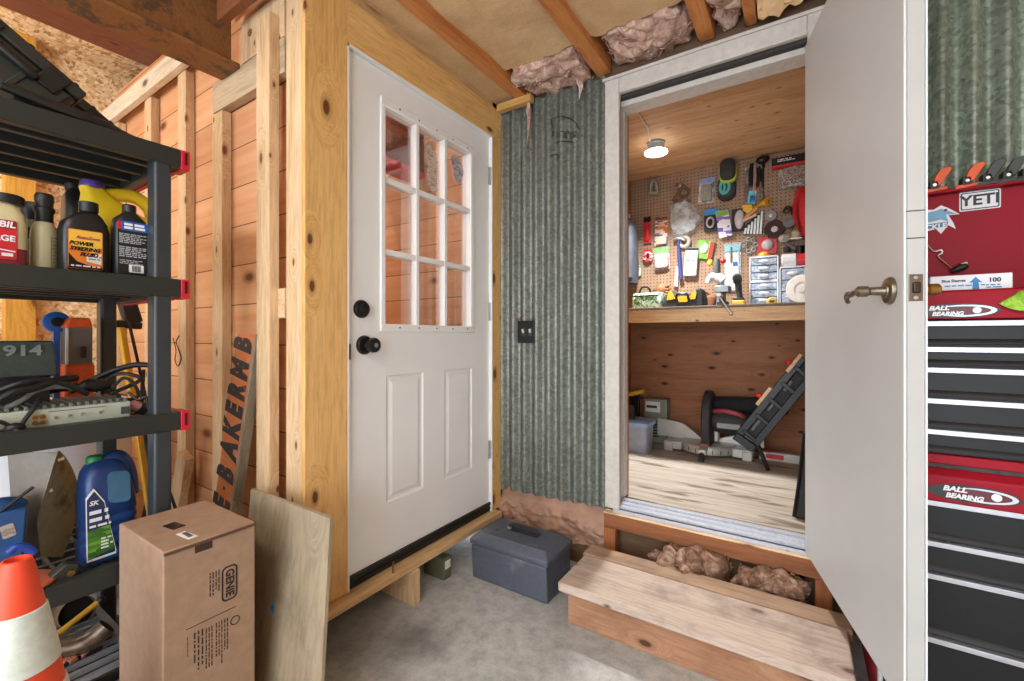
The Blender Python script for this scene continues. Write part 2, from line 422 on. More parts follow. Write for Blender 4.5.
def camo(name, cols, scale=30):
    t = NT(name); v = t.coords((1, 1, 1)); n = t.noise(v, scale, 3, .6, 1)
    k = len(cols); c = t.ramp(n, [(.3 + .4*i/max(1, k-1), srgb(q)) for i, q in enumerate(cols)], 'CONSTANT'); return t.fin(c, .7)
def printed(name, cols, scale=45, rough=.45, bands=(1, 1, 3)):
    """small print / packaging artwork: flat patches of colour"""
    if name in MC: return MC[name]
    t = NT(name); v = t.coords(bands); x = t.new('ShaderNodeTexVoronoi', Scale=scale, distance='CHEBYCHEV'); t.link(v, x.inputs['Vector'])
    se = t.new('ShaderNodeSeparateColor'); t.link(x.outputs['Color'], se.inputs[0]); k = len(cols)
    c = t.ramp(se.outputs[0], [(i/k, srgb(q)) for i, q in enumerate(cols)], 'CONSTANT'); MC[name] = t.fin(c, rough); return t.m
# ================================================================ materials in use
def streaked_floor():
    t = NT('plywood_floor_streaked'); v = t.coords((1, 1, 1), False); g = t.coords((1.2, 16, 16), False); k = t.coords((1.1, 6.5, 1), False)
    n1 = t.noise(g, 1.4, 6, .65, .5); c = t.ramp(n1, [(.3, srgb((156, 146, 132))), (.7, srgb((194, 184, 168)))])
    c = t.mix(.5, c, t.ramp(t.noise(g, 8, 4, .7), [(.35, (.7,.66,.62,1)), (.55, (1,1,1,1))]), 'MULTIPLY')
    st = t.noise(k, 2.1, 4, .55, .3); c = t.mix(t.ramp(st, [(.54, (0,0,0,1)), (.62, (.75,.75,.75,1))]), c, srgb((92, 76, 62)))
    t.bump(n1, .1, .003); return t.fin(c, .6, 0, .3)
M_concrete = concrete()
M_pine = wood('pine_board', (236, 192, 124), (218, 166, 96), 'z', (110, 60, 28), .5, 1.0, .042, kscale=3.4)
M_pine_y = wood('pine_board_along_y', (240, 198, 130), (222, 170, 100), 'y', (96, 52, 22), .5, 1.0, .055, kscale=2.6)
M_stud = wood('stud_pine', (228, 198, 158), (200, 162, 114), 'z', (120, 78, 44), .65, 1.0, .035, kscale=4)
M_stud_x = wood('lumber_along_x', (232, 204, 164), (204, 166, 120), 'x', (112, 74, 44), .65, 1.0, .05, kscale=3)
M_lumber_y = wood('lumber_along_y', (226, 190, 142), (200, 158, 108), 'y', (100, 60, 30), .65)
M_grey_x = wood('weathered_lumber_along_x', (206, 184, 152), (160, 140, 112), 'x', (90, 70, 50), .7)
M_joist = wood('joist_fir', (216, 144, 82), (180, 106, 54), 'y', (74, 36, 16), .6, 1.0, .05, kscale=3)
M_rim = wood('rim_fir', (156, 98, 60), (112, 66, 38), 'x', (66, 34, 16), .6)
M_rim_z = wood('rim_fir_upright', (164, 100, 58), (124, 72, 40), 'z', (66, 34, 16), .6)
M_dirtywood_x = wood('dirty_lumber_along_x', (116, 90, 66), (78, 58, 42), 'x', (50, 34, 24), .75)
M_tread = wood('step_tread_wood', (204, 186, 170), (172, 150, 134), 'x', (104, 86, 74), .65, 1, .05, stain=(132, 116, 108), kscale=3.6)
M_riser = wood('step_riser_wood', (182, 138, 106), (150, 106, 78), 'x', (84, 50, 30), .65, 1, .05, stain=(128, 92, 68), kscale=3)
M_boards = boards('pine_siding', (236, 186, 142), (214, 150, 102), .165, 'x', 'Z', .25)
M_ply_ceil = wood('plywood_ceiling', (216, 180, 138), (190, 148, 106), 'x', (140, 92, 52), .6, .8, .03, kscale=5)
M_ply_back = wood('plywood_back', (166, 112, 74), (130, 82, 52), 'x', (60, 34, 20), .65, .7, .05, kscale=5)
M_ply_floor = streaked_floor()
M_ply_sheet = wood('plywood_sheet', (168, 154, 128), (140, 124, 100), 'z', None, .6, .55, 0, stain=(108, 98, 80))
M_bench = wood('bench_fascia', (236, 198, 150), (212, 166, 116), 'x', (130, 84, 52), .6, 1, .028, kscale=5)
M_osb = osb('osb')
M_kraft = None
def kraft():
    t = NT('kraft_paper'); v = t.coords((1, 1, 1)); n = t.noise(v, 5, 6, .6); n2 = t.noise(t.coords((60, 60, 6)), 2, 3)
    c = t.ramp(n, [(.3, srgb((204, 166, 120))), (.7, srgb((232, 196, 150)))]); c = t.mix(.35, c, t.ramp(n2, [(.35, (.7,.7,.7,1)), (.6, (1,1,1,1))]), 'MULTIPLY')
    t.bump(n, .5, .02); return t.fin(c, .6, 0, .3)
M_kraft = kraft()
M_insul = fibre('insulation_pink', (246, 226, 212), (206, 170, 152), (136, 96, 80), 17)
M_galv = galvanised('galvanised')
M_white = plain('white_paint', (240, 241, 239), .38, 0, .025, 5)
M_slab = plain('off_white_door_paint', (198, 202, 203), .42, 0, .05, 3)
M_trim = worn('dirty_white_trim', (206, 201, 192), (164, 154, 140), .5, 0, .68, 6, .05)
M_dark = plain('weatherstrip_dark', (48, 44, 42), .6)
M_blk = plain('black_hardware', (28, 27, 27), .35, .3)
M_steel = plain('brushed_steel', (190, 190, 186), .35, .9, .1)
M_alu = worn('aluminium_threshold', (196, 200, 208), (128, 132, 140), .4, .25, .6, 14)
M_nickel = worn('tarnished_nickel', (132, 122, 108), (80, 70, 58), .32, .9, .55, 20)
M_brass = plain('brass', (176, 138, 78), .3, .9)
M_rust = worn('rusty_steel', (150, 100, 54), (92, 70, 48), .7, .1, .5, 16, .6)
M_rustgrey = worn('rusty_flange_edge', (98, 82, 74), (120, 70, 42), .6, .4, .55, 12, .3)
M_redwood = wood('red_stained_lumber', (128, 74, 50), (98, 54, 40), 'y', (60, 30, 20), .6, 1, .03)
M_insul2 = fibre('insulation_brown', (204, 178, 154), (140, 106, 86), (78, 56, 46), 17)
# ================================================================ the setting
YB = 2.07; XA = -1.43; YC = .88; SZ = .33
fl = MB().box(-5.2, 3.2, -2.75, 3.7, -.12, 0).build('floor', M_concrete, base=(0, 0, 0)); struct(fl, 'stained grey concrete garage floor slab', 'floor')
# wall with the corrugated sheets, opening for the shop doorway
w = MB().box(-1.60, -.80, YB+.03, YB+.13, 0.0, 2.62).box(.06, 3.2, YB+.03, YB+.13, 0, 2.9).box(-.80, .06, YB+.03, YB+.13, 2.30, 2.9)
struct(w.build('wall_back', M_dirtywood_x), 'framed wall behind the corrugated metal sheets', 'wall')
struct(MB().box(-3.55, -3.45, -2.75, 3.2, 0, 3.1).build('wall_left', M_osb), 'flake board side wall of the garage behind the shelves', 'wall')
struct(MB().box(3.1, 3.2, -2.75, 3.5, 0, 2.9).build('wall_right', M_osb), 'flake board side wall of the garage on the right', 'wall')
# roof decks: flake board over the shelves, joist ceiling over the doors
struct(MB().box(-3.55, -1.86, -2.75, 3.2, 2.72, 2.78).build('ceiling', M_osb), 'flake board roof deck above the black shelves', 'ceiling')
struct(MB().box(-1.86, 3.2, -2.75, 2.25, 2.62, 2.70).build('ceiling_doorside', M_joist), 'dark underside above the ceiling insulation', 'ceiling')
# garage front with its big open doorway (behind the camera)
f = MB().box(-3.55, -2.2, -2.75, -2.6, 0, 2.72).box(1.9, 3.2, -2.75, -2.6, 0, 2.72).box(-2.2, 1.9, -2.75, -2.6, 2.35, 2.72)
struct(f.build('wall_front', M_osb), 'front wall of the garage around the open garage doorway', 'wall')
# vestibule (boarded inside, studs outside)
struct(MB().box(-3.45, -1.52, YC+.04, YC+.06, 0, 2.62).build('wall_vestibule_side', M_boards), 'pine plank wall behind the open studs', 'wall')
struct(MB().box(-3.45, -1.50, 2.0, 2.03, .1, 2.62).build('wall_vestibule_back', M_boards), 'pine plank wall seen through the glass of the white door', 'wall')
struct(MB().box(-3.45, -1.50, YC+.06, 2.0, .08, .14).build('floor_vestibule', M_ply_floor), 'plywood floor of the little room behind the white door', 'floor')
struct(MB().box(-3.45, -1.50, YC+.06, 2.0, 2.50, 2.56).build('ceiling_vestibule', M_boards), 'plank ceiling of the little room behind the white door', 'ceiling')
# workshop behind the open door
SY = 3.55; SX0 = -1.165; SX1 = .55; SCZ = 2.41
struct(MB().box(SX0-.3, SX1+.1, YB+.13, SY+.03, SZ-.06, SZ).box(-.76, .02, YB-.02, YB+.13, SZ-.06, SZ-.012).build('floor_shop', M_ply_floor), 'pale plywood floor of the raised workshop', 'floor')
struct(MB().box(SX0-.06, SX1+.1, SY, SY+.04, SZ, 1.28).build('wall_shop_back', M_ply_back), 'knotty plywood wall under the workbench', 'wall')
pegb = MB().box(SX0-.06, SX1+.1, SY, SY+.04, 1.28, SCZ+.05).build('wall_shop_pegboard', pegboard(), base=(0, SY, 1.28)); struct(pegb, 'brown pegboard wall above the workbench', 'wall')
struct(MB().box(SX0-.06, SX0, YB+.13, SY, SZ, SCZ+.05).build('wall_shop_left', M_ply_back), 'left plywood wall of the workshop', 'wall')
struct(MB().box(SX1, SX1+.06, YB+.13, SY, SZ, SCZ+.05).build('wall_shop_right', M_ply_back), 'right plywood wall of the workshop', 'wall')
struct(MB().box(SX0-.06, SX1+.1, YB+.13, SY+.03, SCZ, SCZ+.05).build('ceiling_shop', M_ply_ceil), 'bare plywood ceiling of the workshop', 'ceiling')
# ---------------------------------------------------------------- corrugated sheets
def corrugated(name, x0, x1, zb0, zb1, z1, label, pitch=.0765, amp=.015, mat=None):
    n = int((x1-x0)/pitch*10)
    def fn(a, b):
        x = x0 + (x1-x0)*a; zb = zb0 + (zb1-zb0)*a
        return (x, YB+.012 - amp*math.cos(2*PI*(x-x0)/pitch) + .004*math.sin(7*x), zb + (z1-zb)*b)
    o = MB().sheet(fn, n, 6, (0, .0016, 0)).build(name, mat or M_galv, ang=60)
    return tag(o, label, 'corrugated sheet', 'galvanised corrugated wall sheets')
cs = corrugated('corrugated_sheet', -1.432, -.806, .277, .297, 2.44, 'tall galvanised corrugated sheet between the white door and the doorway trim')
corrugated('corrugated_sheet', .10, 1.5, 1.0, 1.0, 2.62, 'galvanised corrugated sheet on the wall above the red tool chest', .0765, .017, galvanised('galvanised_brightened', (158, 170, 154)))  # lighter tint stands in for light this dim sheet does not get
# scribble on the sheet
sc = MB()
for pts in ([(552,137),(553,128),(551,120),(557,117),(566,117),(575,122),(578,128)], [(554,131),(553,136)], [(557,132),(557,138)], [(560,138),(560,132),(564,132),(564,138)], [(566,138),(566,132),(570,133),(571,138)], [(576,132),(572,133),(575,136),(572,138)], [(550,156),(556,154),(559,157),(556,160),(561,155)], [(556,143),(563,141),(572,142)]):
    sc.tube([onY(u, v, YB-.0045) for u, v in pts], .0030, 5)
sc.build('marker_scribble', M_dark, cs)
# light switch
sw = thing('light_switch', 'small black twin light switch plate on the corrugated metal', 'light switch', onY(527, 332, YB-.004))
a, b = onY(518.5, 321, YB), onY(535.5, 343, YB)
MB().box(a.x, b.x, YB-.012, YB+.006, a.z, b.z).build('switch_plate', M_blk, sw, .003)
for u in (523.5, 530.5):
    p = onY(u, 332, YB-.012); MB().box(p.x-.011, p.x+.011, YB-.0145, YB-.011, p.z-.022, p.z+.022).build('switch_surround', plain('dark_grey_plastic', (52, 50, 48), .4), sw, .001)
    MB().obox((p.x, YB-.018, p.z+.006), (.011, .012, .02), rotm(rx=.5)).build('toggle', plain('cream_plastic', (206, 200, 188), .4), sw, .002)
# ---------------------------------------------------------------- crumpled paper under the sheet
def crumple(a, b, s, seed, sc_=9): return noise.noise(Vector((a*sc_+seed, b*sc_*.8, seed*1.7)))*s + noise.noise(Vector((a*sc_*3+seed, b*sc_*3, seed)))*s*.4
pp = MB().sheet(lambda a, b: (-1.44 + .64*a, YB+.026 - min(1, max(0, (.78-b)*5))*(.03*abs(crumple(a, b*.5, 1, 3.3, 7)) + .022*abs(math.sin(13*a+3*b+2*math.sin(5*a)))) - .012*math.sin(PI*min(1, b/.8)), .086 + .205*b), 110, 40, (0, .003, 0)).build('insulation_paper', plain('aged_facing_paper', (174, 136, 112), .6, 0, .30, 9, bump=.4))
tag(pp, 'crumpled tan insulation paper sticking out below the corrugated sheet', 'insulation paper')
struct(MB().box(-1.44, -.78, YB-.015, YB+.03, 0, .085).build('trim_1', M_dirtywood_x, None, .003), 'dirty sill plank on the floor behind the tool box', 'sill plank')
# ---------------------------------------------------------------- pine frame of the white door
ZT, ZB = 2.256, .18; Y0, Y1 = 1.052, 1.985
struct(MB().box(XA-.022, XA, YC, Y0, .179, 2.62).build('trim_2', M_pine, None, .002), 'wide knotty pine board left of the white door', 'door trim')
struct(MB().box(XA-.022, XA, Y0, YB, ZT, 2.425).build('trim_3', M_pine_y, None, .002), 'knotty pine header board above the white door', 'door trim')
struct(MB().box(XA-.022, XA, Y1, YB-.004, ZB, ZT).build('trim_4', M_pine, None, .002), 'narrow pine strip between white door and corrugated sheet', 'door trim')
struct(MB().box(XA-.10, XA-.022, YC+.06, Y0-.01, .179, 2.62).box(XA-.10, XA-.022, Y1+.03, YB+.03, .179, 2.62).build('trim_5', M_stud, None, .002), 'pine posts inside the white door wall', 'post')
struct(MB().box(XA-.10, XA-.022, YC+.06, YB+.03, 2.29, 2.62).build('trim_6', M_lumber_y, None), 'header beam inside the white door wall', 'beam')
# white jamb lining
jm = MB().box(XA-.16, XA+.001, Y0, Y0+.007, ZB, ZT).box(XA-.16, XA+.001, Y1-.007, Y1, ZB, ZT).box(XA-.16, XA+.001, Y0, Y1, ZT-.008, ZT)
struct(jm.build('trim_7', M_white), 'thin white jamb around the white door', 'door jamb')
p0, p1 = onX(380, 589, XA+.03), onX(496, 519, XA+.03)
sill = MB().box(XA-.14, XA+.042, YC-.04, YB-.05, .146, .178).build('trim_8', M_lumber_y, None, .004); struct(sill, 'pine sill beam under the white door', 'sill beam')
# ---------------------------------------------------------------- the white door (named as part of the setting)
XD = XA-.018
dr = thing('door_1', 'white half-glass entry door with nine panes and two lower panels', 'door', (XD, (Y0+Y1)/2, ZB)); dr['kind'] = 'structure'
wy0, wy1, wz0, wz1 = onX(381.7, 300, XD+.01).y, onX(475, 300, XD+.01).y, 1.168, 2.140
def panel_door():
    m = MB(); x0, x1 = XD-.044, XD; ya, yb, za, zb = Y0+.008, Y1-.008, ZB+.045, ZT-.010
    pz0, pz1 = .452, .985; P = [(1.252, 1.468), (1.612, 1.826)]
    m.box(x0, x1, ya, yb, wz1, zb).box(x0, x1, ya, wy0, pz1, wz1).box(x0, x1, wy1, yb, pz1, wz1)
    m.box(x0, x1, wy0, wy1, pz1, wz0).box(x0, x1, ya, yb, za, pz0)
    m.box(x0, x1, ya, P[0][0], pz0, pz1).box(x0, x1, P[0][1], P[1][0], pz0, pz1).box(x0, x1, P[1][1], yb, pz0, pz1)
    return m, P, pz0, pz1
m, P, pz0, pz1 = panel_door()
def raised(m, ya, yb, za, zb):
    rings = [(0, XD), (.008, XD-.005), (.018, XD-.005), (.034, XD-.001)]
    vs = []
    for i, x in rings: vs += [(x, ya+i, za+i), (x, yb-i, za+i), (x, yb-i, zb-i), (x, ya+i, zb-i)]
    fs = [(r*4+k, r*4+(k+1) % 4, r*4+4+(k+1) % 4, r*4+4+k) for r in range(3) for k in range(4)] + [(12, 13, 14, 15)]
    m.add(vs, fs)
for ya, yb in P: raised(m, ya, yb, pz0, pz1)
m.build('door_leaf', M_white, dr, smooth_=False, fixn=False)
wf = MB(); xf = XD+.008
iy0, iy1, iz0, iz1 = wy0+.024, wy1-.030, wz0+.032, wz1-.036
for (ya, yb, za, zb) in ((wy0, wy1, wz0, iz0), (wy0, wy1, iz1, wz1), (wy0, iy0, iz0, iz1), (iy1, wy1, iz0, iz1)): wf.box(XD-.05, xf, ya, yb, za, zb)
wf.build('window_frame', M_white, dr, .004)
mu = MB()
for k in (1, 2):
    y = iy0 + (iy1-iy0)*k/3; mu.box(XD-.036, xf-.006, y-.0105, y+.0105, iz0, iz1)
    z = iz0 + (iz1-iz0)*k/3; mu.box(XD-.036, xf-.007, iy0, iy1, z-.012, z+.012)
mu.build('muntins', M_white, dr, .003)
gl = MB().box(XD-.026, XD-.022, iy0, iy1, iz0, iz1).build('glass', glass_mat('window_glass', mixf=.45), dr)
st = MB()
for i in range(5): st.ball((xf+.0005, wy0+.1+.1*i*1.15, wz1-.018 if i < 5 else 0), (.002, .004, .004), 8).ball((xf+.0005, wy0+.1+.1*i*1.15, wz0+.018), (.002, .004, .004), 8)
st.build('frame_screws', M_blk, dr)
# stickers on the glass
ph = iy0 + (iy1-iy0)/3
q0, q1 = onX(424, 140, XD), onX(441.5, 194, XD)
lab = [(q0.y+.012, .02), (q0.y+.03, .0), (q0.y+.05, -.012), (q1.y-.03, -.045), (q1.y-.006, -.06)]
pts = [(XD-.0205, 1.535, 2.06), (XD-.0205, 1.545, 2.075), (XD-.0205, 1.552, 2.045), (XD-.0205, 1.565, 2.07), (XD-.0205, 1.58, 2.03), (XD-.0205, 1.60, 2.04), (XD-.0205, 1.612, 2.00),
       (XD-.0205, 1.612, 1.88), (XD-.0205, 1.606, 1.835), (XD-.0205, 1.575, 1.835), (XD-.0205, 1.553, 1.86), (XD-.0205, 1.54, 1.91), (XD-.0205, 1.55, 1.95), (XD-.0205, 1.532, 1.98)]
def translucent_label(name, cols, scale):
    m = printed(name, cols, scale); nt = m.node_tree; b = nt.nodes['Principled BSDF']; tr = nt.nodes.new('ShaderNodeBsdfTranslucent'); mx = nt.nodes.new('ShaderNodeMixShader'); mx.inputs[0].default_value = .5
    nt.links.new(b.inputs['Base Color'].links[0].from_socket, tr.inputs[0]); nt.links.new(b.outputs[0], mx.inputs[1]); nt.links.new(tr.outputs[0], mx.inputs[2]); nt.links.new(mx.outputs[0], nt.nodes['Material Output'].inputs[0]); return m
M_paper = translucent_label('peeled_label', [(226, 216, 204), (218, 206, 192), (230, 222, 212), (190, 178, 164)], 60)
MB().prism([(a, b-.03, c) for a, b, c in pts], (.001, 0, 0)).build('label', M_paper, dr, label='torn white paper label')
MB().prism([(XD-.0205, 1.73+.045*math.cos(t)*(1+.2*math.sin(3*t)), 2.0+.066*math.sin(t)-.02*math.cos(t)) for t in [2*PI*i/18 for i in range(18)]], (.001, 0, 0)).build('label', translucent_label('foil_sticker', [(226, 226, 230), (190, 190, 196), (208, 208, 212), (160, 160, 168)], 50), dr, label='crumpled grey foil sticker')
# hardware
for nm, (u, v), rr in (('deadbolt', (361, 309), .036), ('door_knob', (364, 345), .038)):
    p = onX(u, v, XD); p.x = XD
    o = MB().lathe(p, [(rr, 0), (rr, .006), (rr*.86, .014), (rr*.5, .016)], (1, 0, 0), 28).build(nm, M_blk, dr)
    if nm == 'deadbolt': MB().lathe(p + Vector((.014, 0, 0)), [(.022, 0), (.022, .012), (.016, .015)], (1, 0, 0), 24).build('lock_cylinder', M_blk, o)
    else: MB().lathe(p + Vector((.014, 0, 0)), [(.014, 0), (.013, .018), (.024, .026), (.030, .040), (.028, .052), (.016, .058)], (1, 0, 0), 28).build('knob', M_blk, o); MB().lathe(p+Vector((.0725, 0, 0)), [(.009, 0), (.009, .002)], (1, 0, 0), 14).build('keyhole', M_steel, o)
for z in (2.036, 1.285, .522):
    h = MB().cyl((XD+.012, Y1-.003, z-.05), (XD+.012, Y1-.003, z+.05), .0065, n=12).box(XD, XD+.006, Y1-.02, Y1+.008, z-.05, z+.05).build('hinge', M_steel, dr)
MB().box(XD-.03, XD+.006, Y0+.007, Y1-.007, ZB+.002, ZB+.05).box(XD, XD+.012, Y0+.007, Y1-.007, ZB+.036, ZB+.05).box(XD, XD+.010, Y0+.007, Y1-.007, ZB+.016, ZB+.022).build('door_sweep', plain('black_rubber', (26, 26, 26), .45), dr)
MB().box(XA-.006, XA+.002, Y0+.005, Y0+.012, 1.06, 1.12).build('strike_plate', M_blk, dr)
# bent nail on the sill
tag(MB().tube([(XA+.03, 1.245, .178), (XA+.031, 1.245, .205), (XA+.036, 1.243, .226)], .004, 8).build('nail', M_rust), 'bent nail standing up from the pine sill beam', 'nail')
# blocks under the sill
bl = MB().box(-1.575, -1.375, 1.338, 1.376, 0, .146).build('wood_block', M_stud, None, .002); tag(bl, 'short pale offcut standing on the concrete under the sill beam', 'wood block')
g = thing('small_box', 'small green block with a white label under the sill beam', 'box', (XA-.05, 1.55, 0))
MB().box(-1.53, -1.40, 1.555, 1.605, 0, .105).build('body', plain('dark_green_box', (92, 96, 70), .6), g, .003)
MB().box(-1.4005, -1.3990, 1.562, 1.600, .05, .088).build('sticker', plain('paper_white', (226, 224, 216), .6), g)
# ---------------------------------------------------------------- things in the vestibule seen through the glass
v0 = onX(386, 157, -1.88); 
vb = thing('beam_cover', 'dark red brown beam with a pink edge seen through the top panes', 'beam', (-1.88, 1.62, v0.z))
MB().box(-2.02, -1.88, 1.0, 1.915, v0.z, v0.z+.25).build('beam_body', plain('dark_maroon', (96, 50, 40), .5), vb, .003)
MB().box(-2.022, -1.875, 1.0, 1.917, v0.z-.025, v0.z).build('edge_strip', plain('pink_red_strip', (206, 60, 72), .5), vb)
# ---------------------------------------------------------------- studs and lumber of the stud wall
studs = [(-1.4525, .094, YC, 2.62, 'wide pale corner stud beside the pine door trim'),
         (onY(269, 200, .842).x, .088, .842, 2.315, 'pale stud right of the painted plank, running up past the ledger block'),
         (onY(222, 200, YC).x, .088, YC, 2.10, 'pale stud under the end of the rusty steel beam'),
         (onY(185.5, 200, YC).x, .088, YC, 2.385, 'pale stud just right of the shelf clips'),
         (onY(151, 200, YC).x, .088, YC, 2.385, 'pale stud standing behind the top shelf corner'),
         (onY(118, 200, YC).x, .088, YC, 2.385, 'pale stud furthest left, under the end of the white top plate')]
for x1, w_, ys_, h, lb in studs:
    o = MB().box(x1-w_, x1, ys_, ys_+.0375, 0, h).build('wall_stud', M_stud, None, .002); tag(o, lb, 'stud', 'studs of the open pine wall')
tag(MB().box(-3.45, -2.13, YC-.030, YC-.001, 2.385, 2.475).build('top_plate', wood('pale_plate', (240, 228, 206), (220, 200, 168), 'x', (110, 90, 70), .65), None, .002), 'pale lumber plate nailed across the stud tops below the roof deck', 'lumber')
tag(MB().box(onY(222, 90, YC).x-.085, -1.56, YC, YC+.036, 2.105, 2.232).build('ledger_block', M_grey_x, None, .002), 'weathered ledger block under the end of the steel beam', 'lumber')
lb = MB().box(-1.868, -1.56, YC, YC+.036, 2.236, 2.40).build('bolted_block', M_stud, None, .002); tag(lb, 'pine block with a dark bolt hole beside the steel beam end', 'lumber')
MB().lathe((-1.80, YC+.001, 2.335), [(.016, 0), (.014, .003), (.006, .003)], (0, -1, 0), 14).build('bolt', M_rust, lb)
tag(MB().box(onY(269, 200, .842).x+.001, -1.55, YC-.006, YC+.03, 1.215, 1.322).build('nailer_block', M_stud_x, None, .002), 'small pine block nailed across two studs above the painted plank', 'lumber')
tag(MB().box(-1.90, -1.46, YC-.076, YC-.042, 2.375, 2.46).build('short_joist', M_rim, None, .003), 'short fir board end poking out above the tall stud', 'lumber')
tag(MB().bar((-2.52, YC-.03, .0), (-2.30, YC-.03, .62), .09, .035, (0, 1, 0)).build('leaning_brace', M_stud, None, .002), 'short pine brace leaning at the foot of the stud wall', 'lumber')
# ---------------------------------------------------------------- steel beam and red board overhead
sb = MB(); bx0, bx1, bz = -2.03, -1.875, 2.22; by0, by1 = -2.6, YC-.001
sb.box(bx0, bx1, by0, by1, bz, bz+.018).box((bx0+bx1)/2-.006, (bx0+bx1)/2+.006, by0, by1, bz+.018, bz+.25).box(bx0, bx1, by0, by1, bz+.25, bz+.268)
tag(sb.build('steel_beam', M_rust, None, .003), 'long rusty steel I-beam overhead above the shelves', 'beam')
tag(MB().box(-2.72, -2.49, -2.5, .846, 2.49, 2.53).build('overhead_board', [M_redwood], None, .003), 'dark red-brown board under the roof deck left of the steel beam', 'lumber')
tag(MB().box(-1.72, -1.68, -2.2, .78, 2.50, 2.515).build('conduit_strip', M_trim, None), 'thin pale strip running along the ceiling past the steel beam', 'strip')
# ---------------------------------------------------------------- ceiling joists, paper and insulation
JX = [(-1.312, -1.242), (-.852, -.782), (-.378, -.312), (-.195, -.150)]
JL = ['fir ceiling joist nearest the white door header', 'fir ceiling joist meeting the left corner of the doorway trim', 'fir ceiling joist above the middle of the workshop doorway', 'dark fir ceiling joist near the open door top']
for (a, b), l in zip(JX, JL):
    tag(MB().box(a, b, -2.6, YB+.02, 2.448, 2.62).build('ceiling_joist', M_joist, None, .003), l, 'joist', 'fir joists of the low ceiling')
tag(MB().box(-1.78, -1.71, -2.6, YC-.12, 2.47, 2.62).build('ceiling_joist', M_joist, None, .003), 'fir ceiling joist beside the rusty steel beam', 'joist', 'fir joists of the low ceiling')
PB_ = [(-1.70, -1.312, 2.085, 'narrow kraft paper panel between the white door and first joist'), (-1.242, -.852, 1.835, 'wide kraft paper panel between the first and second joist'),
       (-.782, -.378, 1.83, 'kraft paper panel between the second and third joist'), (-.312, -.195, 1.83, 'narrow kraft paper panel right of the third joist'), (-.150, .9, 1.8, 'kraft paper panel above the open door')]
for i, (a, b, y1, l) in enumerate(PB_):
    o = MB().sheet(lambda s, t: (a + (b-a)*s, -2.5 + (y1+2.5)*t + (.02*noise.noise(Vector((s*6, i, 3))) if t > .99 else 0), 2.482 + .012*noise.noise(Vector((s*4+i*7, t*14, 1))) + .004*noise.noise(Vector((s*22+i*7, t*60, 1))) - .012*math.sin(PI*s)), 20, 60, (0, 0, .004)).build('insulation_facing', M_kraft)
    tag(o, l, 'insulation paper', 'kraft facings between the ceiling joists')
def lumpy0(x0, x1, y0, y1, z0, z1, seed, face='down', amp=.05, n=34):
    """tufted batt: a lump whose faces bulge"""
    m = MB(); c = Vector(((x0+x1)/2, (y0+y1)/2, (z0+z1)/2)); h = Vector(((x1-x0)/2, (y1-y0)/2, (z1-z0)/2))
    def fn(a, b):
        th, ph = 2*PI*a, PI*(b*.998+.001)
        d = Vector((math.sin(ph)*math.cos(th), math.sin(ph)*math.sin(th), math.cos(ph)))
        k = max(abs(d.x), abs(d.y), abs(d.z)); e = d / k * .62 + d * .38
        p = Vector((c.x + e.x*h.x, c.y + e.y*h.y, c.z + e.z*h.z)); q = p*9 + Vector((seed*5, seed, 0))
        f = noise.noise(q)*.6 + abs(noise.noise(q*2.1))*.5 + noise.noise(q*4.5)*.25 + noise.noise(q*9)*.1
        return p + d*f*amp
    return m.sheet(fn, n*2, n)
def lumpy(x0, x1, y0, y1, z0, z1, seed, face='down', amp=.05, n=60, blend=.5, strands=110):
    m = MB(); c = Vector(((x0+x1)/2, (y0+y1)/2, (z0+z1)/2)); h = Vector(((x1-x0)/2, (y1-y0)/2, (z1-z0)/2))
    def fn(a, b):
        th, ph = 2*PI*a, PI*(b*.998+.001)
        d = Vector((math.sin(ph)*math.cos(th), math.sin(ph)*math.sin(th), math.cos(ph)))
        k = max(abs(d.x), abs(d.y), abs(d.z)); e = d / k * blend + d * (1-blend)
        p = Vector((c.x + e.x*h.x, c.y + e.y*h.y, c.z + e.z*h.z)); q = p*8 + Vector((seed*5, seed, 0))
        w = Vector((noise.noise(q*1.3), noise.noise(q*1.3+Vector((9, 0, 0))), noise.noise(q*1.3+Vector((0, 9, 0)))))*.5
        f = noise.noise(q*.7)*.8 + abs(noise.noise(q*1.5+w))*1.0 + abs(noise.noise(q*3.2+w))*.22 + noise.noise(q*8)*.04 - .25
        return p + d*f*amp
    m.sheet(fn, n*2, n); R_ = random.Random(int(seed*10)+3)
    for k in range(strands):
        a, b = R_.random(), .12 + .76*R_.random(); P_ = []
        da, db = (R_.random()-.5)*.10, (R_.random()-.5)*.14
        for i in range(6):
            q = fn((a + da*i/5 + .012*math.sin(i*2+k)) % 1, min(.97, max(.03, b + db*i/5))); o_ = (q-c).normalized(); P_.append(q + o_*(.004 + .012*math.sin(PI*i/5)*R_.random()))
        r = .0012 + .0022*R_.random(); m.ring(smooth(P_, 3), [r*.6] + [r]*14 + [r*.5], 4)
    return m
for i, (x0, x1, y0, y1, z0, z1, l) in enumerate([(-1.235, -.86, 1.83, 2.10, 2.44, 2.60, 'tuft of pink insulation hanging over the top of the corrugated sheet'),
    (-.775, -.385, 1.83, 2.10, 2.46, 2.60, 'wide pink insulation batt bulging above the left half of the doorway trim'), (-.305, -.20, 1.83, 2.10, 2.46, 2.60, 'narrow pink insulation tuft right of the third joist')]):
    tag(lumpy(x0, x1, y0, y1, z0, z1, i+1.3).build('insulation_batt', M_insul, ang=180), l, 'insulation', 'pink insulation batts at the ceiling')
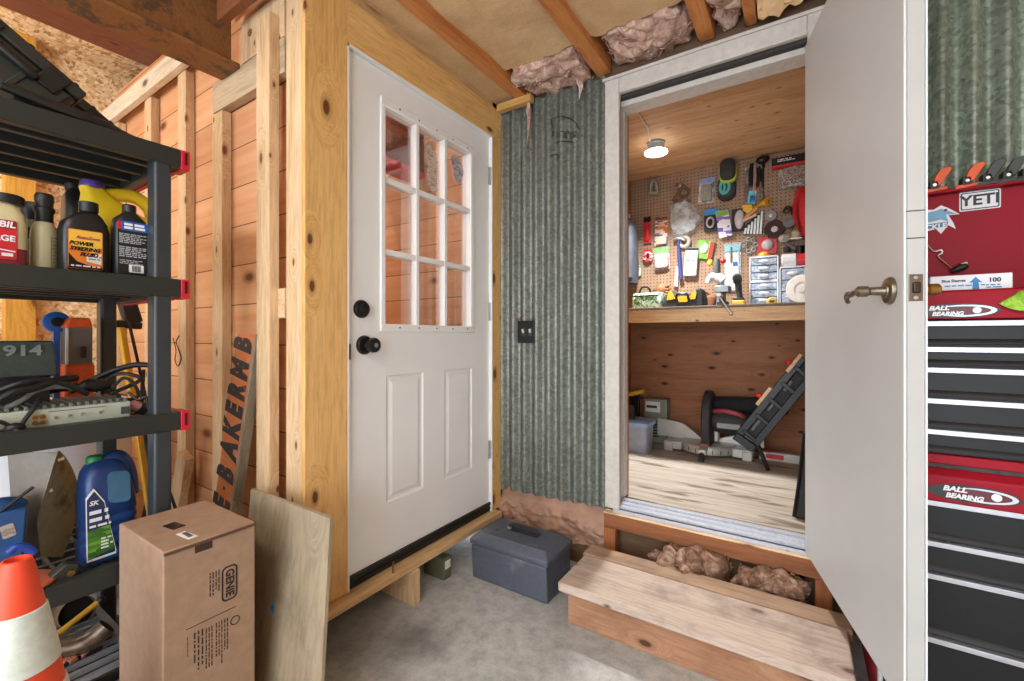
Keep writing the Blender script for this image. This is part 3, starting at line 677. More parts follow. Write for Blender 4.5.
def strand(pts, r0, seed):
    P_ = smooth([onY(u, v, YB-.02) for u, v in pts], 6); m = MB()
    for k in range(4):
        o_ = Vector((.006*math.sin(k*2.1+seed), .005*math.cos(k*1.7), 0)); n_ = int(len(P_)*(1-.13*k))
        m.ring([p + o_*(1+.5*math.sin(i*.7+k)) for i, p in enumerate(P_[:n_])], [max(.0015, r0*(1-.85*i/n_)*(1+.25*math.sin(i*1.3+k))) for i in range(n_)], 6)
    return m.build('insulation_strand', M_insul, ang=180)
tag(strand([(580, 62), (579, 76), (580, 88), (578, 99)], .013, 1), 'thin strand of insulation dangling over the corrugated sheet', 'insulation')
tag(strand([(524, 86), (528, 100), (529, 118), (527, 142)], .011, 3), 'wisp of insulation dangling at the end of the pine ledger', 'insulation')
tag(MB().box(XA, -1.21, YB-.045, YB-.006, 2.412, 2.45).build('ledger_strip', wood('yellow_pine', (222, 180, 108), (200, 150, 84), 'x', (100, 60, 30)), None, .002), 'short pine strip under the first joist above the corrugated sheet', 'lumber')
tp = MB().sheet(lambda a, b: (-.145 + .36*a, 1.90 + .13*b - .03*crumple(a, b, 1, 8), 2.56 - .14*b*(1 - .35*a) + .03*crumple(a, b, 1, 5)), 20, 12, (0, .003, .002)).build('torn_facing', M_kraft); tag(tp, 'torn kraft paper flap at the ceiling above the right end of the doorway trim', 'insulation paper')
# ================================================================ workshop doorway
tr = MB(); ty = YB-.028
for (x0, x1, z0, z1) in ((-.799, -.727, .318, 2.387), (.02, .085, .318, 2.387), (-.727, .02, 2.312, 2.387)): tr.box(x0, x1, ty, YB-.002, z0, z1)
struct(tr.build('trim_9', M_trim, None, .004), 'dirty white casing around the workshop doorway', 'door trim')
struct(MB().box(-.81, .09, ty-.004, YB, 2.387, 2.40).build('trim_10', M_trim, None), 'thin pale cap strip over the doorway casing', 'door trim')
ds = MB().box(-.750, -.731, YB-.001, YB+.012, .34, 2.312).box(-.731, .02, YB-.001, YB+.03, 2.298, 2.312)
struct(ds.build('trim_11', M_dark), 'dark weatherstrip inside the doorway casing', 'weatherstrip')
jb = MB().box(-.770, -.744, YB+.013, YB+.13, .345, 2.30).box(-.744, .02, YB+.03, YB+.13, 2.272, 2.298).box(.02, .045, YB+.03, YB+.13, .345, 2.30).box(-.744, -.738, YB+.08, YB+.13, .345, 2.272)
struct(jb.build('trim_12', M_trim, None, .002), 'pale painted jamb of the workshop doorway', 'door jamb')
struct(MB().box(-.78, -.7395, YB+.131, YB+.150, SZ, 2.27).build('trim_13', M_rim_z), 'red-brown wood strip on the workshop side of the jamb', 'door jamb')
th = MB(); 
for i, (y0, y1, z) in enumerate([(2.046, 2.06, .314), (2.062, 2.085, .330), (2.087, 2.095, .340), (2.097, 2.125, .334), (2.127, 2.135, .343), (2.137, 2.17, .337)]): th.box(-.76, .03, y0, y1, .300, z)
th.box(-.76, .03, 2.047, 2.17, .302, .318)
struct(th.build('trim_14', M_alu, None, .001), 'ribbed aluminium threshold of the workshop doorway', 'threshold')
struct(MB().box(-.80, .09, YB-.035, YB-.0, .225, .296).build('trim_15', M_rim, None, .003), 'orange fir rim board under the aluminium threshold', 'rim board')
struct(MB().box(-.80, .09, YB-.042, YB-.0, .2965, .301).build('trim_16', M_stud_x, None), 'pale edge strip between the threshold and rim board', 'strip')
struct(MB().box(-.803, -.745, YB-.03, YB+.02, .085, .224).build('trim_17', M_rim_z, None, .003), 'short orange post under the left end of the threshold', 'post')
struct(MB().box(-.30, -.255, YB+.0, YB+.04, .02, .224).build('trim_18', M_rim_z, None, .003), 'short fir cripple post behind the step', 'post')
struct(MB().box(.045, .10, YB-.02, YB+.03, .02, .224).build('trim_19', M_rim_z, None, .003), 'short fir post under the right end of the threshold', 'post')
struct(MB().box(-.80, .09, YB+.045, YB+.06, .0, .30).build('trim_20', M_dirtywood_x), 'grey plank closing the gap under the threshold', 'plank')
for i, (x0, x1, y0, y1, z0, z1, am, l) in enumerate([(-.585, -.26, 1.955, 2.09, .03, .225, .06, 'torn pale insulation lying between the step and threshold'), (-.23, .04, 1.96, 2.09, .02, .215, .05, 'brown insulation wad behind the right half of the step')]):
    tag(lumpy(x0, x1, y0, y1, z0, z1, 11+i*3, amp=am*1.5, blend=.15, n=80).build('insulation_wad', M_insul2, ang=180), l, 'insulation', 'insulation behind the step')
# ================================================================ wooden step
stp = thing('wooden_step', 'wide weathered wooden box step below the workshop doorway', 'step', (-.34, 1.76, 0))
MB().box(-.812, .132, 1.572, 1.838, .132, .170).build('tread', M_tread, stp, .006)
MB().box(-.826, .145, 1.842, 1.942, .133, .171).build('rear_tread', wood('step_rear_tread', (178, 148, 120), (142, 114, 90), 'x', (76, 58, 44), .7, 1, .05, stain=(120, 98, 82)), stp, .005)
MB().box(-.784, .125, 1.605, 1.642, 0, .120).build('riser', M_riser, stp, .003)
MB().box(-.795, .125, 1.598, 1.642, .1205, .1315).build('spacer_strip', M_stud_x, stp)
for x in (-.784, .085): MB().box(x, x+.038, 1.643, 1.93, 0, .131).build('side_board', M_riser, stp, .003)
# ================================================================ open slab door
H0 = Vector((.013, 2.034, 0)); DD = Vector((.2319, -.9728, 0)); DN = Vector((-.9728, -.2319, 0)); DL = .765; DT = .041
d2 = thing('door_2', 'off-white slab door standing open beside the red tool chest', 'door', (H0.x, H0.y, .32)); d2['kind'] = 'structure'
def DP(a, n, z): return H0 + DD*a + DN*n + Vector((0, 0, z))
def dbox(m, a0, a1, n0, n1, z0, z1):
    c = DP((a0+a1)/2, (n0+n1)/2, (z0+z1)/2); mt = Matrix((DD, DN, Vector((0, 0, 1)))).transposed()
    return m.obox(c, (abs(a1-a0), abs(n1-n0), abs(z1-z0)), mt)
dbox(MB(), 0, DL-.004, -DT, 0, .322, 2.262).build('door_slab', M_slab, d2, .0025)
ed = MB(); dbox(ed, DL-.0045, DL, -DT+.0045, -.006, .322, 2.262); ed.build('edge_strip', plain('edge_paint', (184, 185, 182), .45, 0, .05, 6), d2, .001)
for z in (1.425, 1.365): dbox(MB(), DL-.003, DL+.0004, -DT+.004, -.005, z-.0012, z+.0012).build('edge_seam', M_dark, d2)
dbox(MB(), DL-.004, DL+.0012, -.0022, -.0002, .33, 2.255).build('edge_bead', M_white, d2)
dbox(MB(), DL-.004, DL+.0012, -DT+.0002, -DT+.003, .33, 2.255).build('edge_bead', M_white, d2)
LZ = 1.256
lp = dbox(MB(), DL-.001, DL+.0018, -DT/2-.0125, -DT/2+.0125, LZ-.0295, LZ+.0295).build('latch_plate', M_nickel, d2, .001)
dbox(MB(), DL, DL+.008, -DT/2-.007, -DT/2+.007, LZ-.012, LZ+.012).build('latch_bolt', plain('latch_dark', (70, 60, 46), .4, .8), lp, .003)
ms = MB()
for dz in (-.022, .022): ms.lathe(DP(DL+.0015, -DT/2, LZ+dz), [(.005, 0), (.004, .0016), (.001, .0018)], DD, 12)
ms.build('latch_screws', M_steel, lp)
hp = DP(DL-.062, 0, LZ)
hd = MB().lathe(hp, [(.032, 0), (.032, .004), (.029, .009), (.018, .011), (.0165, .014)], DN, 32).build('handle_rose', M_nickel, d2)
hl = MB(); hl.lathe(hp + DN*.012, [(.0125, 0), (.0105, .006), (.0095, .03), (.013, .034), (.013, .052), (.009, .056)], DN, 20)
q = hp + DN*.058
hl.ring(smooth([q, q - DD*.012 + Vector((0, 0, .003)), q - DD*.026 + Vector((0, 0, .002)) + DN*.003, q - DD*.044 + Vector((0, 0, -.004)) + DN*.006, q - DD*.056 + Vector((0, 0, -.001)) + DN*.009, q - DD*.062 + Vector((0, 0, -.014)) + DN*.009, q - DD*.055 + Vector((0, 0, -.022)) + DN*.008]), [.0075]*5 + [.0065]*15 + [.005]*5, 10)
hl.build('lever', M_nickel, hd)
kb = hp + DN*(-DT); kn = MB().lathe(kb, [(.028, 0), (.026, .006), (.011, .010), (.011, .026), (.0135, .028), (.0135, .046), (.010, .049)], -DN, 24).build('outer_knob', M_brass, d2, label='brass knob on the tool chest side')
for z in (.55, 1.29, 2.03):
    MB().cyl((H0.x+.012, H0.y+.004, z-.045), (H0.x+.012, H0.y+.004, z+.045), .006, n=12).build('hinge', M_steel, d2)
# ================================================================ red tool chest
M_red = plain('red_enamel', (150, 12, 34), .5, 0, .06, 6, .22); M_red2 = plain('red_enamel_dark', (124, 10, 26), .5, 0, .08, 8, .22)
M_drw = worn('black_drawer_enamel', (22, 24, 25), (48, 50, 50), .45, 0, .70, 12, .02, .35)
M_rail = plain('aluminium_rail', (196, 198, 204), .35, .55, .05); M_blackp = plain('black_plastic', (24, 25, 26), .45)
tx0, tx1, ty0, ty1 = .172, .93, 1.52, 2.0
tc_ = thing('tool_chest', 'red tool chest with black drawers and a raised red lid', 'tool chest', ((tx0+tx1)/2, (ty0+ty1)/2, 0))
MB().box(tx0, tx1, ty0+.02, ty1, .10, .715).build('cabinet_body', M_red2, tc_, .004)
MB().box(tx0, tx1, ty0+.02, ty1, .83, 1.19).build('chest_body', M_red2, tc_, .004)
ctp = MB().prism([(tx0-.004, ty0-.012, .735), (tx0-.004, ty0-.012, .80), (tx0-.004, ty0+.005, .818), (tx0-.004, ty1, .818), (tx0-.004, ty1, .735)], (tx1-tx0+.008, 0, 0)).build('cabinet_top', M_red, tc_, .004)
MB().box(tx0+.005, tx1-.005, ty0+.013, ty0+.0199, .104, .714).box(tx0+.005, tx1-.005, ty0+.013, ty0+.0199, .853, 1.19).build('drawer_frame', M_drw, tc_)
MB().box(tx0, tx1, ty0+.0, ty1, .828, .852).build('chest_base_rim', M_red, tc_, .003)
MB().box(tx0+.002, tx1-.002, ty0+.004, ty1, .818, .828).build('liner_mat', plain('grey_mat', (70, 66, 66), .9, 0, .4, 90), tc_)
tops_u = [1.188, 1.123, 1.071, .993, .915, .853]; tops_l = [.735, .632, .549, .388, .12]
for T in (tops_u, tops_l):
    for i in range(len(T)-1):
        a, b = T[i], T[i+1]
        dwr = MB().box(tx0+.012, tx1-.012, ty0+.006, ty0+.03, b+.006, a-.013).build('drawer', M_drw, tc_, .0015)
        MB().box(tx0+.008, tx1-.008, ty0-.006, ty0+.02, a-.0135, a-.0005).build('drawer_rail', M_rail, dwr, .001)
        MB().prism([(tx0+.012, ty0+.006, b+.0065), (tx0+.012, ty0-.001, b+.0075), (tx0+.012, ty0-.001, b+.010), (tx0+.012, ty0+.006, b+.020)], (tx1-tx0-.024, 0, 0)).build('drawer_lip', M_drw, dwr)
MB().box(tx0, tx0+.010, ty0-.002, ty0+.02, .12, .735).box(tx0, tx0+.010, ty0-.002, ty0+.02, .853, 1.19).build('corner_post', M_rail, tc_, .002)
# tray with slanting front lip
tray = MB().box(tx0, tx1, ty0+.03, ty1, 1.19, 1.202).prism([(tx0, ty0-.008, 1.192), (tx0, ty0+.002, 1.262), (tx0, ty0+.016, 1.266), (tx0, ty0+.03, 1.258), (tx0, ty0+.03, 1.192)], (tx1-tx0, 0, 0)).box(tx0, tx0+.012, ty0+.03, ty1, 1.202, 1.262).box(tx1-.012, tx1, ty0+.03, ty1, 1.202, 1.262).box(tx0, tx1, ty1-.012, ty1, 1.202, 1.262)
tray.build('tray', M_red, tc_, .003)
lz0, lz1, ly = 1.262, 1.620, 1.968
lid = MB().box(tx0, tx1, ly, ly+.014, lz0, lz1).box(tx0, tx0+.012, ly-.035, ly, lz0, lz1).box(tx1-.012, tx1, ly-.035, ly, lz0, lz1).box(tx0, tx1, ly-.03, ly+.014, lz1-.012, lz1)
lid = lid.build('lid', M_red, tc_, .004)
# stickers
M_stw = plain('sticker_white', (232, 234, 236), .4, 0, .02); M_stk = plain('sticker_black', (26, 32, 36), .4, 0, .02); M_stb = plain('sticker_blue', (112, 172, 206), .4, 0, .1, 60)
def quad(name, mat, parent, p, x, y, w, h, t=.0008, r=.004):
    """thin rounded sticker centred at p, spanned by unit vectors x, y"""
    x, y = Vector(x).normalized(), Vector(y).normalized(); n = x.cross(y)
    pts = [Vector(p) + x*a + y*b for a, b in rrect(w, h, min(r, w/2.01, h/2.01))]
    return MB().prism(pts, n*t).build(name, mat, parent, smooth_=False)
XA_, ZA_ = (1, 0, 0), (0, 0, 1)
ysk = ly - .001
c = (onY(959, 207, ysk) + onY(1001, 193, ysk))/2; a = onY(959.5, 200, ysk); b = onY(1001, 198, ysk); W_ = b.x - a.x
s1 = quad('sticker', M_stw, lid, (c.x, ysk, c.z), (1, 0, .03), (0, 0, 1), W_, .060, label=None) if False else quad('sticker', M_stw, lid, (c.x, ysk, c.z), (1, 0, .0), ZA_, W_, .060)
s1['label'] = 'white sticker with dark capital letters'
quad('border', M_stk, s1, (c.x, ysk-.0008, c.z), XA_, ZA_, W_-.006, .054)
quad('panel', M_stw, s1, (c.x, ysk-.0014, c.z), XA_, ZA_, W_-.012, .048)
lettering('lettering', 'YETI', .045, M_stk, s1, (c.x, ysk-.0025, c.z), XA_, ZA_, fat=.0013, sx=1.0)
# fish sticker: leaping billfish over the word
c = onY(938.5, 219, ysk); k = .0029
def fp(pts): return [(c.x + (u-938)*k, ysk, c.z - (v-218)*k) for u, v in pts]
fs = MB().prism(fp([(926,206),(934,207),(940,203),(946,207),(955,215),(946,215),(950,224),(952,231),(946,226),(940,235),(936,229),(926,231)]), (0, -.0008, 0)).build('sticker', M_stw, lid, label='white and blue leaping fish sticker')
MB().prism(fp([(927,210),(934,209),(940,207),(944,209),(953,214.5),(944,214),(946,222),(940,219),(934,220),(927,221)]), (0, -.0014, 0)).build('fish_shape', M_stb, fs)
MB().prism(fp([(927,223),(946,222),(945,227),(938,229),(927,229)]), (0, -.0014, 0)).build('word_band', plain('sticker_teal', (62, 130, 170), .4, 0, .1, 60), fs)
MB().lathe((c.x+.0165, ysk-.0014, c.z+.026), [(.004, 0), (.004, .0006)], (0, -1, 0), 10).build('fish_eye', M_stk, fs)
lettering('lettering', 'CKLE', .022, M_stw, fs, (c.x-.006, ysk-.0026, c.z-.025), (1, 0, .05), ZA_, fat=.0008)
def bearing(parent, p, w, h):
    o = MB().prism([(p[0]+w*.5*math.cos(t), p[1], p[2]+h*.5*math.sin(t)) for t in [2*PI*i/28 for i in range(28)]], (0, -.0007, 0)).build('emblem', M_stk, parent, smooth_=False, label='oval black and silver emblem')
    MB().prism([(p[0]+w*.10+w*.36*math.cos(t), p[1]-.0007, p[2]+h*.40*math.sin(t)) for t in [2*PI*i/28 for i in range(28)]], (0, -.0005, 0)).build('swoosh', M_rail, o, smooth_=False)
    MB().prism([(p[0]+w*.04+w*.36*math.cos(t), p[1]-.0012, p[2]+h*.31*math.sin(t)) for t in [2*PI*i/28 for i in range(28)]], (0, -.0005, 0)).build('inner_oval', plain('emblem_maroon', (92, 26, 40), .4), o, smooth_=False)
    MB().lathe((p[0]+w*.24, p[1]-.0016, p[2]+h*.02), [(h*.22, 0), (h*.2, .001), (h*.1, .0014)], (0, -1, 0), 20).build('steel_ball', M_stw, o)
    lettering('lettering', 'BALL', h*.40, M_stw, o, (p[0]-w*.20, p[1]-.0028, p[2]+h*.20), XA_, ZA_, fat=.0007, shear=.25, sx=1.15)
    lettering('lettering', 'BEARING', h*.38, M_stw, o, (p[0]-w*.10, p[1]-.0028, p[2]-h*.20), XA_, ZA_, fat=.0007, shear=.25)
pa = onY(955, 311, ty0-.004); bearing(tc_.children[[c_.name.startswith('tray') for c_ in tc_.children].index(True)], (pa.x, ty0-.009, pa.z), .155, .036)
pb = onY(973, 494, ty0-.012); bearing(ctp, (pb.x, ty0-.0125, pb.z-.002), .165, .042)
# wire clip hanging on the lid
wc = thing('wire_clip', 'bent wire hook with a black rubber end hanging on the red lid', 'hook', onY(950, 250, ly-.02))
MB().tube([onY(u, v, ly-.012) for u, v in [(926,243),(934,251),(941,250),(942,253),(938,256),(944,262),(951,268),(957,271)]], .0022, 6).build('wire', M_steel, wc)
p = onY(959, 268, ly-.02); MB().ring([p + Vector((-.016, 0, -.010)), p + Vector((-.006, 0, -.004)), p + Vector((.010, 0, .004)), p + Vector((.018, 0, .008))], [.006, .011, .012, .009], 12).build('rubber_end', M_blackp, wc)
MB().ring([p + Vector((.004, -.001, .010)), p + Vector((.018, -.001, .014))], [.006, .006], 10).build('chrome_cap', M_steel, wc)
# clamps on the top edge of the lid
def spring_clamp(u, mat, label):
    p = onY(u, 186, ly-.004); p.z = lz1
    t = thing('spring_clamp', label, 'clamp', p, 'spring clamps along the lid edge')
    c0 = Vector((p.x, ly-.008, lz1))
    for s, nm in ((1, 'upper_handle'), (-1, 'lower_handle')):
        yy = c0.y - .004 - (.02 if s > 0 else 0)
        m = MB()
        if s > 0: m.prism([(c0.x-.004, yy, lz1+.012), (c0.x+.018, yy, lz1+.014), (c0.x+.045, yy, lz1+.062), (c0.x+.040, yy, lz1+.070), (c0.x+.018, yy, lz1+.066), (c0.x+.006, yy, lz1+.045)], (0, .022, 0))
        else: m.prism([(c0.x-.024, yy-.02, lz1-.006), (c0.x+.034, yy-.02, lz1-.001), (c0.x+.036, yy-.02, lz1+.008), (c0.x-.02, yy-.02, lz1+.006)], (0, .022, 0))
        m.build(nm, mat, t, .002)
    MB().box(c0.x-.008, c0.x+.014, c0.y-.024, c0.y+.012, lz1+.002, lz1+.03).build('jaw_pivot', M_blackp, t, .002)
    MB().cyl((c0.x+.003, c0.y-.03, lz1+.016), (c0.x+.003, c0.y+.014, lz1+.016), .005, n=10).build('pin', M_steel, t)
M_or = plain('orange_plastic', (232, 92, 36), .4); M_gry = plain('grey_plastic', (64, 68, 66), .45)
for u, m_, l in [(931, M_or, 'orange spring clamp on the lid edge, nearest the open door'), (963, M_or, 'second orange spring clamp on the lid edge, above the white lettered sticker'), (983, M_gry, 'first grey spring clamp right of the orange ones'), (1003, M_gry, 'second grey spring clamp, in the middle of the grey ones'), (1022, M_gry, 'last grey spring clamp at the right end of the lid edge')]: spring_clamp(u, m_, l)
# things in the tray
a, b = onY(930, 292, 1.60), onY(1013, 292, 1.60)
gb = thing('sleeve_box', 'long white carton with a blue arrow lying in the red tray', 'carton', ((a.x+b.x)/2, 1.64, 1.2025))
MB().box(a.x, b.x, 1.60, 1.69, 1.2025, 1.3085).build('carton', M_stw, gb, .002)
M_blue = plain('print_blue', (44, 128, 190), .5, 0, .05)
lettering('lettering', 'Blue Sleeves', .0092, M_stk, gb, (a.x+.045, 1.5985, 1.294), XA_, ZA_, fat=.0003); small_print(gb, (a.x+.066, 1.5992, 1.281), XA_, ZA_, .075, .006, 1, M_blue, 3)
lettering('lettering', '100', .015, M_stk, gb, (b.x-.032, 1.5985, 1.292), XA_, ZA_, fat=.0005); small_print(gb, (b.x-.032, 1.5992, 1.277), XA_, ZA_, .03, .012, 2, M_blue, 4)
cx_ = b.x-.066; MB().prism([(cx_-.006, 1.5995, 1.268), (cx_+.007, 1.5995, 1.268), (cx_+.005, 1.5995, 1.288), (cx_+.012, 1.5995, 1.287), (cx_, 1.5995, 1.302), (cx_-.012, 1.5995, 1.287), (cx_-.005, 1.5995, 1.288)], (0, -.001, 0)).build('arrow', M_blue, gb)
a, b = onY(930, 277, 1.76), onY(965, 280, 1.76)
bt = thing('blue_torch', 'blue plastic tool handle lying behind the white carton', 'tool', ((a.x+b.x)/2, 1.76, 1.2025))
MB().ring([(a.x-.05, 1.76, 1.30), (a.x, 1.76, 1.302), (b.x-.03, 1.76, 1.296), (b.x, 1.76, 1.293)], [.02, .024, .021, .015], 14).box(a.x-.03, a.x+.02, 1.745, 1.775, 1.2025, 1.29).build('handle', plain('royal_blue', (36, 84, 170), .4), bt)
gr = MB().sheet(lambda s, t: (onY(1001, 318, ty0-.02).x + .075*s + .035*t, ty0-.012 - .01*math.sin(PI*s) + .035*max(0, t-.78), 1.196 + .058*t + .030*(1-s)**3*(1-t) + .016*s), 10, 10, (0, .006, .002)).build('green_cloth', camo('green_cloth', [(120, 168, 42), (150, 196, 60), (132, 180, 48)], 60)); tag(gr, 'bright green cloth draped over the front of the red tray', 'cloth')
# ================================================================ grey tool box on the floor
M_tb = worn('dusty_blue_grey_plastic', (84, 90, 102), (116, 118, 122), .55, 0, .60, 7, .08)
bx0, bx1, by0, by1 = -1.318, -.905, 1.652, 1.895
tb = thing('tool_box', 'dusty blue-grey plastic tool box on the concrete beside the step', 'tool box', ((bx0+bx1)/2, (by0+by1)/2, 0))
MB().prism([(bx0+.006, by0+.006, 0), (bx0+.006, by1-.006, 0), (bx0, by1, .160), (bx0, by0, .160)], (bx1-bx0-.006, 0, 0)).build('body', M_tb, tb, .008)
ld = MB().sections([[(bx0-.004, by0-.004, .163), (bx1+.004, by0-.004, .163), (bx1+.004, by1+.004, .163), (bx0-.004, by1+.004, .163)], [(bx0-.004, by0-.004, .186), (bx1+.004, by0-.004, .186), (bx1+.004, by1+.004, .186), (bx0-.004, by1+.004, .186)],
    [(bx0+.022, by0+.03, .214), (bx1-.022, by0+.03, .214), (bx1-.022, by1-.03, .214), (bx0+.022, by1-.03, .214)]]).build('lid', M_tb, tb, .005)
hy = (by0+by1)/2+.02; hx = (bx0+bx1)/2+.005
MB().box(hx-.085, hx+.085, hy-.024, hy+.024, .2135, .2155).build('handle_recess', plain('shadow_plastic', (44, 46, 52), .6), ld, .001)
MB().ring(smooth([(hx-.075, hy, .216), (hx-.072, hy, .230), (hx-.05, hy, .238), (hx+.05, hy, .238), (hx+.072, hy, .230), (hx+.075, hy, .216)]), .010, 12, flat=.7).build('handle', plain('dark_handle', (40, 41, 46), .5), ld)
MB().box(hx-.085, hx-.066, hy-.02, hy-.002, .215, .224).build('latch', M_steel, ld, .002)
MB().ball((bx0+.09, by0+.09, .2155), (.012, .004, .001), 8).build('paint_chip', M_dark, ld)
# ================================================================ cardboard carton
M_card = worn('cardboard', (168, 139, 115), (152, 122, 100), .8, 0, .55, 5, .06, .2); M_cardd = plain('cardboard_edge', (96, 70, 50), .9); M_ink = plain('print_ink', (40, 34, 32), .7, 0, .02)
cx0, cx1, cy0, cy1, cz = -1.607, -1.300, .432, .650, .622
gn = thing('cardboard_box', 'tall brown cardboard carton printed with a garage opener maker name', 'cardboard box', ((cx0+cx1)/2, (cy0+cy1)/2, 0))
MB().box(cx0, cx1, cy0, cy1, 0, cz).build('carton', M_card, gn, .004)
MB().box(cx1-.004, cx1+.0035, cy0+.002, cy1-.001, cz-.0105, cz-.0035).build('flap_edge', M_cardd, gn, .001)
MB().box(cx1-.001, cx1+.0012, cy0+.068, cy0+.108, cz-.030, cz-.012).build('tuck_slot', plain('slot_dark', (62, 44, 32), .9), gn)
a = onZ(174, 526, cz); MB().obox((a.x, a.y, cz+.0008), (.052, .030, .0016), rotm(rz=.15)).build('tape_patch', M_blk, gn)
a = onZ(187, 535.5, cz); o = MB().obox((a.x, a.y, cz+.0008), (.062, .022, .0014), rotm(rz=.1)).build('shipping_label', M_stw, gn)
bc = MB()
for i in range(12): bc.obox((a.x-.022+.0038*i, a.y+.002, cz+.0017), (.0016 if i % 3 else .0026, .012, .0006), rotm(rz=.1))
bc.build('barcode', M_ink, o)
fx = cx1 + .0006
def CF(u, v): return onX(u, v, cx1)
lc = (CF(222, 582) + CF(237, 583))/2
fo = MB(); outl = rrect(.094, .040, .013, 5); inn = rrect(.085, .031, .009, 5); n_ = len(outl)
vs = [(fx, lc.y+b, lc.z-a) for a, b in outl] + [(fx, lc.y+b, lc.z-a) for a, b in inn]
fo.add(vs, [(k, (k+1) % n_, n_+(k+1) % n_, n_+k) for k in range(n_)]).build('logo_border', M_ink, gn, smooth_=False)
lettering('lettering', 'GENIE', .029, M_ink, gn, (fx, lc.y, lc.z), (0, 0, -1), (0, 1, 0), fat=.0009, sx=.92)
p = CF(214.5, 583); small_print(gn, (fx, p.y, p.z), (0, 0, -1), (0, 1, 0), .062, .028, 4, M_ink, 5, .35)
a, b = CF(186, 630), CF(236, 606); MB().bar((fx, a.y, a.z), (fx, b.y, b.z), .0015, .0006, (1, 0, 0)).build('rule_line', M_ink, gn)
p = CF(235, 620); MB().ring([(fx, p.y + .011*math.cos(t), p.z + .011*math.sin(t)) for t in [2*PI*i/18 for i in range(18)]], .0012, 4, True).build('round_mark', M_ink, gn)
for i, (u, v, w_, h_, n_) in enumerate([(226, 634, .085, .013, 2), (219, 643, .115, .020, 3), (209, 647, .105, .020, 3), (198.5, 650, .10, .026, 3)]):
    p = CF(u, v); small_print(gn, (fx, p.y, p.z), (0, 0, -1), (0, 1, 0), w_, h_, n_, M_ink, 10+i, .35)
p = CF(187.5, 647); small_print(gn, (fx, p.y, p.z), (0, 0, -1), (0, 1, 0), .05, .004, 1, M_ink, 17, .3)
# ================================================================ leaning plywood offcut
ps = thing('plywood_sheet', 'greyish thin plywood offcut leaning beside the cardboard carton', 'plywood', (-1.36, .74, 0))
sh = MB().prism([(-1.600, .785, .617), (-1.150, .785, .617), (-1.085, .700, 0), (-1.545, .700, 0)], (0, .012, .0016)).build('sheet', M_ply_sheet, ps, .001)
p = onY(270, 609, .733); p.y = .72 + .085*(p.z-.15)/.6; q = Vector((0, .085, .617)).normalized()
qd = quad('price_tag', plain('blue_tag', (70, 140, 190), .5), ps, (p.x, .7+.085*p.z/.617-.0008, p.z), (1, 0, .03), q, .020, .030); small_print(qd, (p.x, .7+.085*p.z/.617-.0022, p.z), (1, 0, .03), q, .012, .012, 2, M_ink, 20)
# ================================================================ painted plank with stencilled letters
M_plankgrey = wood('weathered_plank', (158, 146, 124), (116, 104, 86), 'z', (70, 60, 46), .75)
M_plankor = worn('orange_paint_flaking', (212, 122, 68), (176, 160, 140), .6, 0, .56, 14, .1)
pl = thing('painted_plank', 'weathered plank with an orange face and black stencilled capitals leaning on the studs', 'plank', (-1.97, .81, 0))
tl, trr = Vector((-1.812, .838, 1.158)), Vector((-1.668, .838, 1.158)); blx, brx, by_ = -2.045, -1.905, .800
MB().prism([tl, trr, (brx, by_, 0), (blx, by_, 0)], (0, .037, 0)).build('board', M_plankgrey, pl, .002)
ax = (tl - Vector((blx, by_, 0))).normalized(); sdv = Vector((1, 0, 0)); sdv = (sdv - ax*sdv.dot(ax)).normalized(); nn = ax.cross(sdv)
MB().prism([tl + Vector((.003, -.0006, 0)), trr + Vector((-.012, -.0006, 0)), Vector((brx-.012, by_-.0006, 0)), Vector((blx+.003, by_-.0006, 0))], (0, .001, 0)).build('painted_face', M_plankor, pl, smooth_=False)
M_letter = worn('worn_black_paint', (50, 48, 50), (150, 138, 126), .6, 0, .60, 26, .05)
word = 'EBAKERMI'; 
mid0 = (tl + trr)/2; dstep = .132
for ch, u, v in (('B', 246, 345), ('M', 242.5, 370), ('R', 239, 392), ('E', 236.5, 411), ('K', 234, 430), ('A', 231.5, 450), ('B', 229, 475), ('E', 225.5, 504)):
    z = onY(u, v, .82).z; cpos = mid0 - ax*((mid0.z - z)/ax.z) + Vector((-.008, -.0016, 0))
    lettering('lettering', ch, .166, M_letter, pl, cpos, ax, -sdv, fat=.011, sx=.54)
z = onY(227.5, 489, .82).z; cpos = mid0 - ax*((mid0.z - z)/ax.z); MB().lathe(cpos + Vector((-.008, -.0014, 0)), [(.008, 0), (.008, .0006)], (0, -1, 0), 12).build('painted_dot', M_letter, pl)
# ================================================================ traffic cone
M_co = plain('cone_orange', (236, 78, 44), .5, 0, .06, 14); M_cw = worn('cone_reflective_white', (216, 226, 216), (176, 186, 176), .5, 0, .62, 10, .1)
cc = Vector((-1.322, .196, 0)); cn = thing('traffic_cone', 'orange traffic cone with a wide white reflective band in front of the shelves', 'traffic cone', cc)
def cr(z): return .024 + (.700 - z)*.172
MB().prism([(cc.x+a, cc.y+b, 0) for a, b in rrect(.40, .36, .04)], (0, 0, .03)).build('base', plain('cone_base_black', (40, 38, 38), .7), cn, .006)
prof = [(cr(.03)+.004, .03)] + [(cr(z), z) for z in [.06, .2, .4, .56, .68]] + [(cr(.700)-.002, .700), (cr(.700)-.006, .701), (cr(.69)-.010, .68), (.012, .57)]
MB().lathe(cc, prof, n=40).build('cone_body', M_co, cn)
def band(z0, z1): return MB().lathe(cc, [(cr(z0)+.0005, z0), (cr(z0)+.003, z0+.002), (cr(z1)+.003, z1-.002), (cr(z1)+.0005, z1)], n=40)
band(.482, .600).build('reflective_band', M_cw, cn); band(.31, .432).build('reflective_band', M_cw, cn)
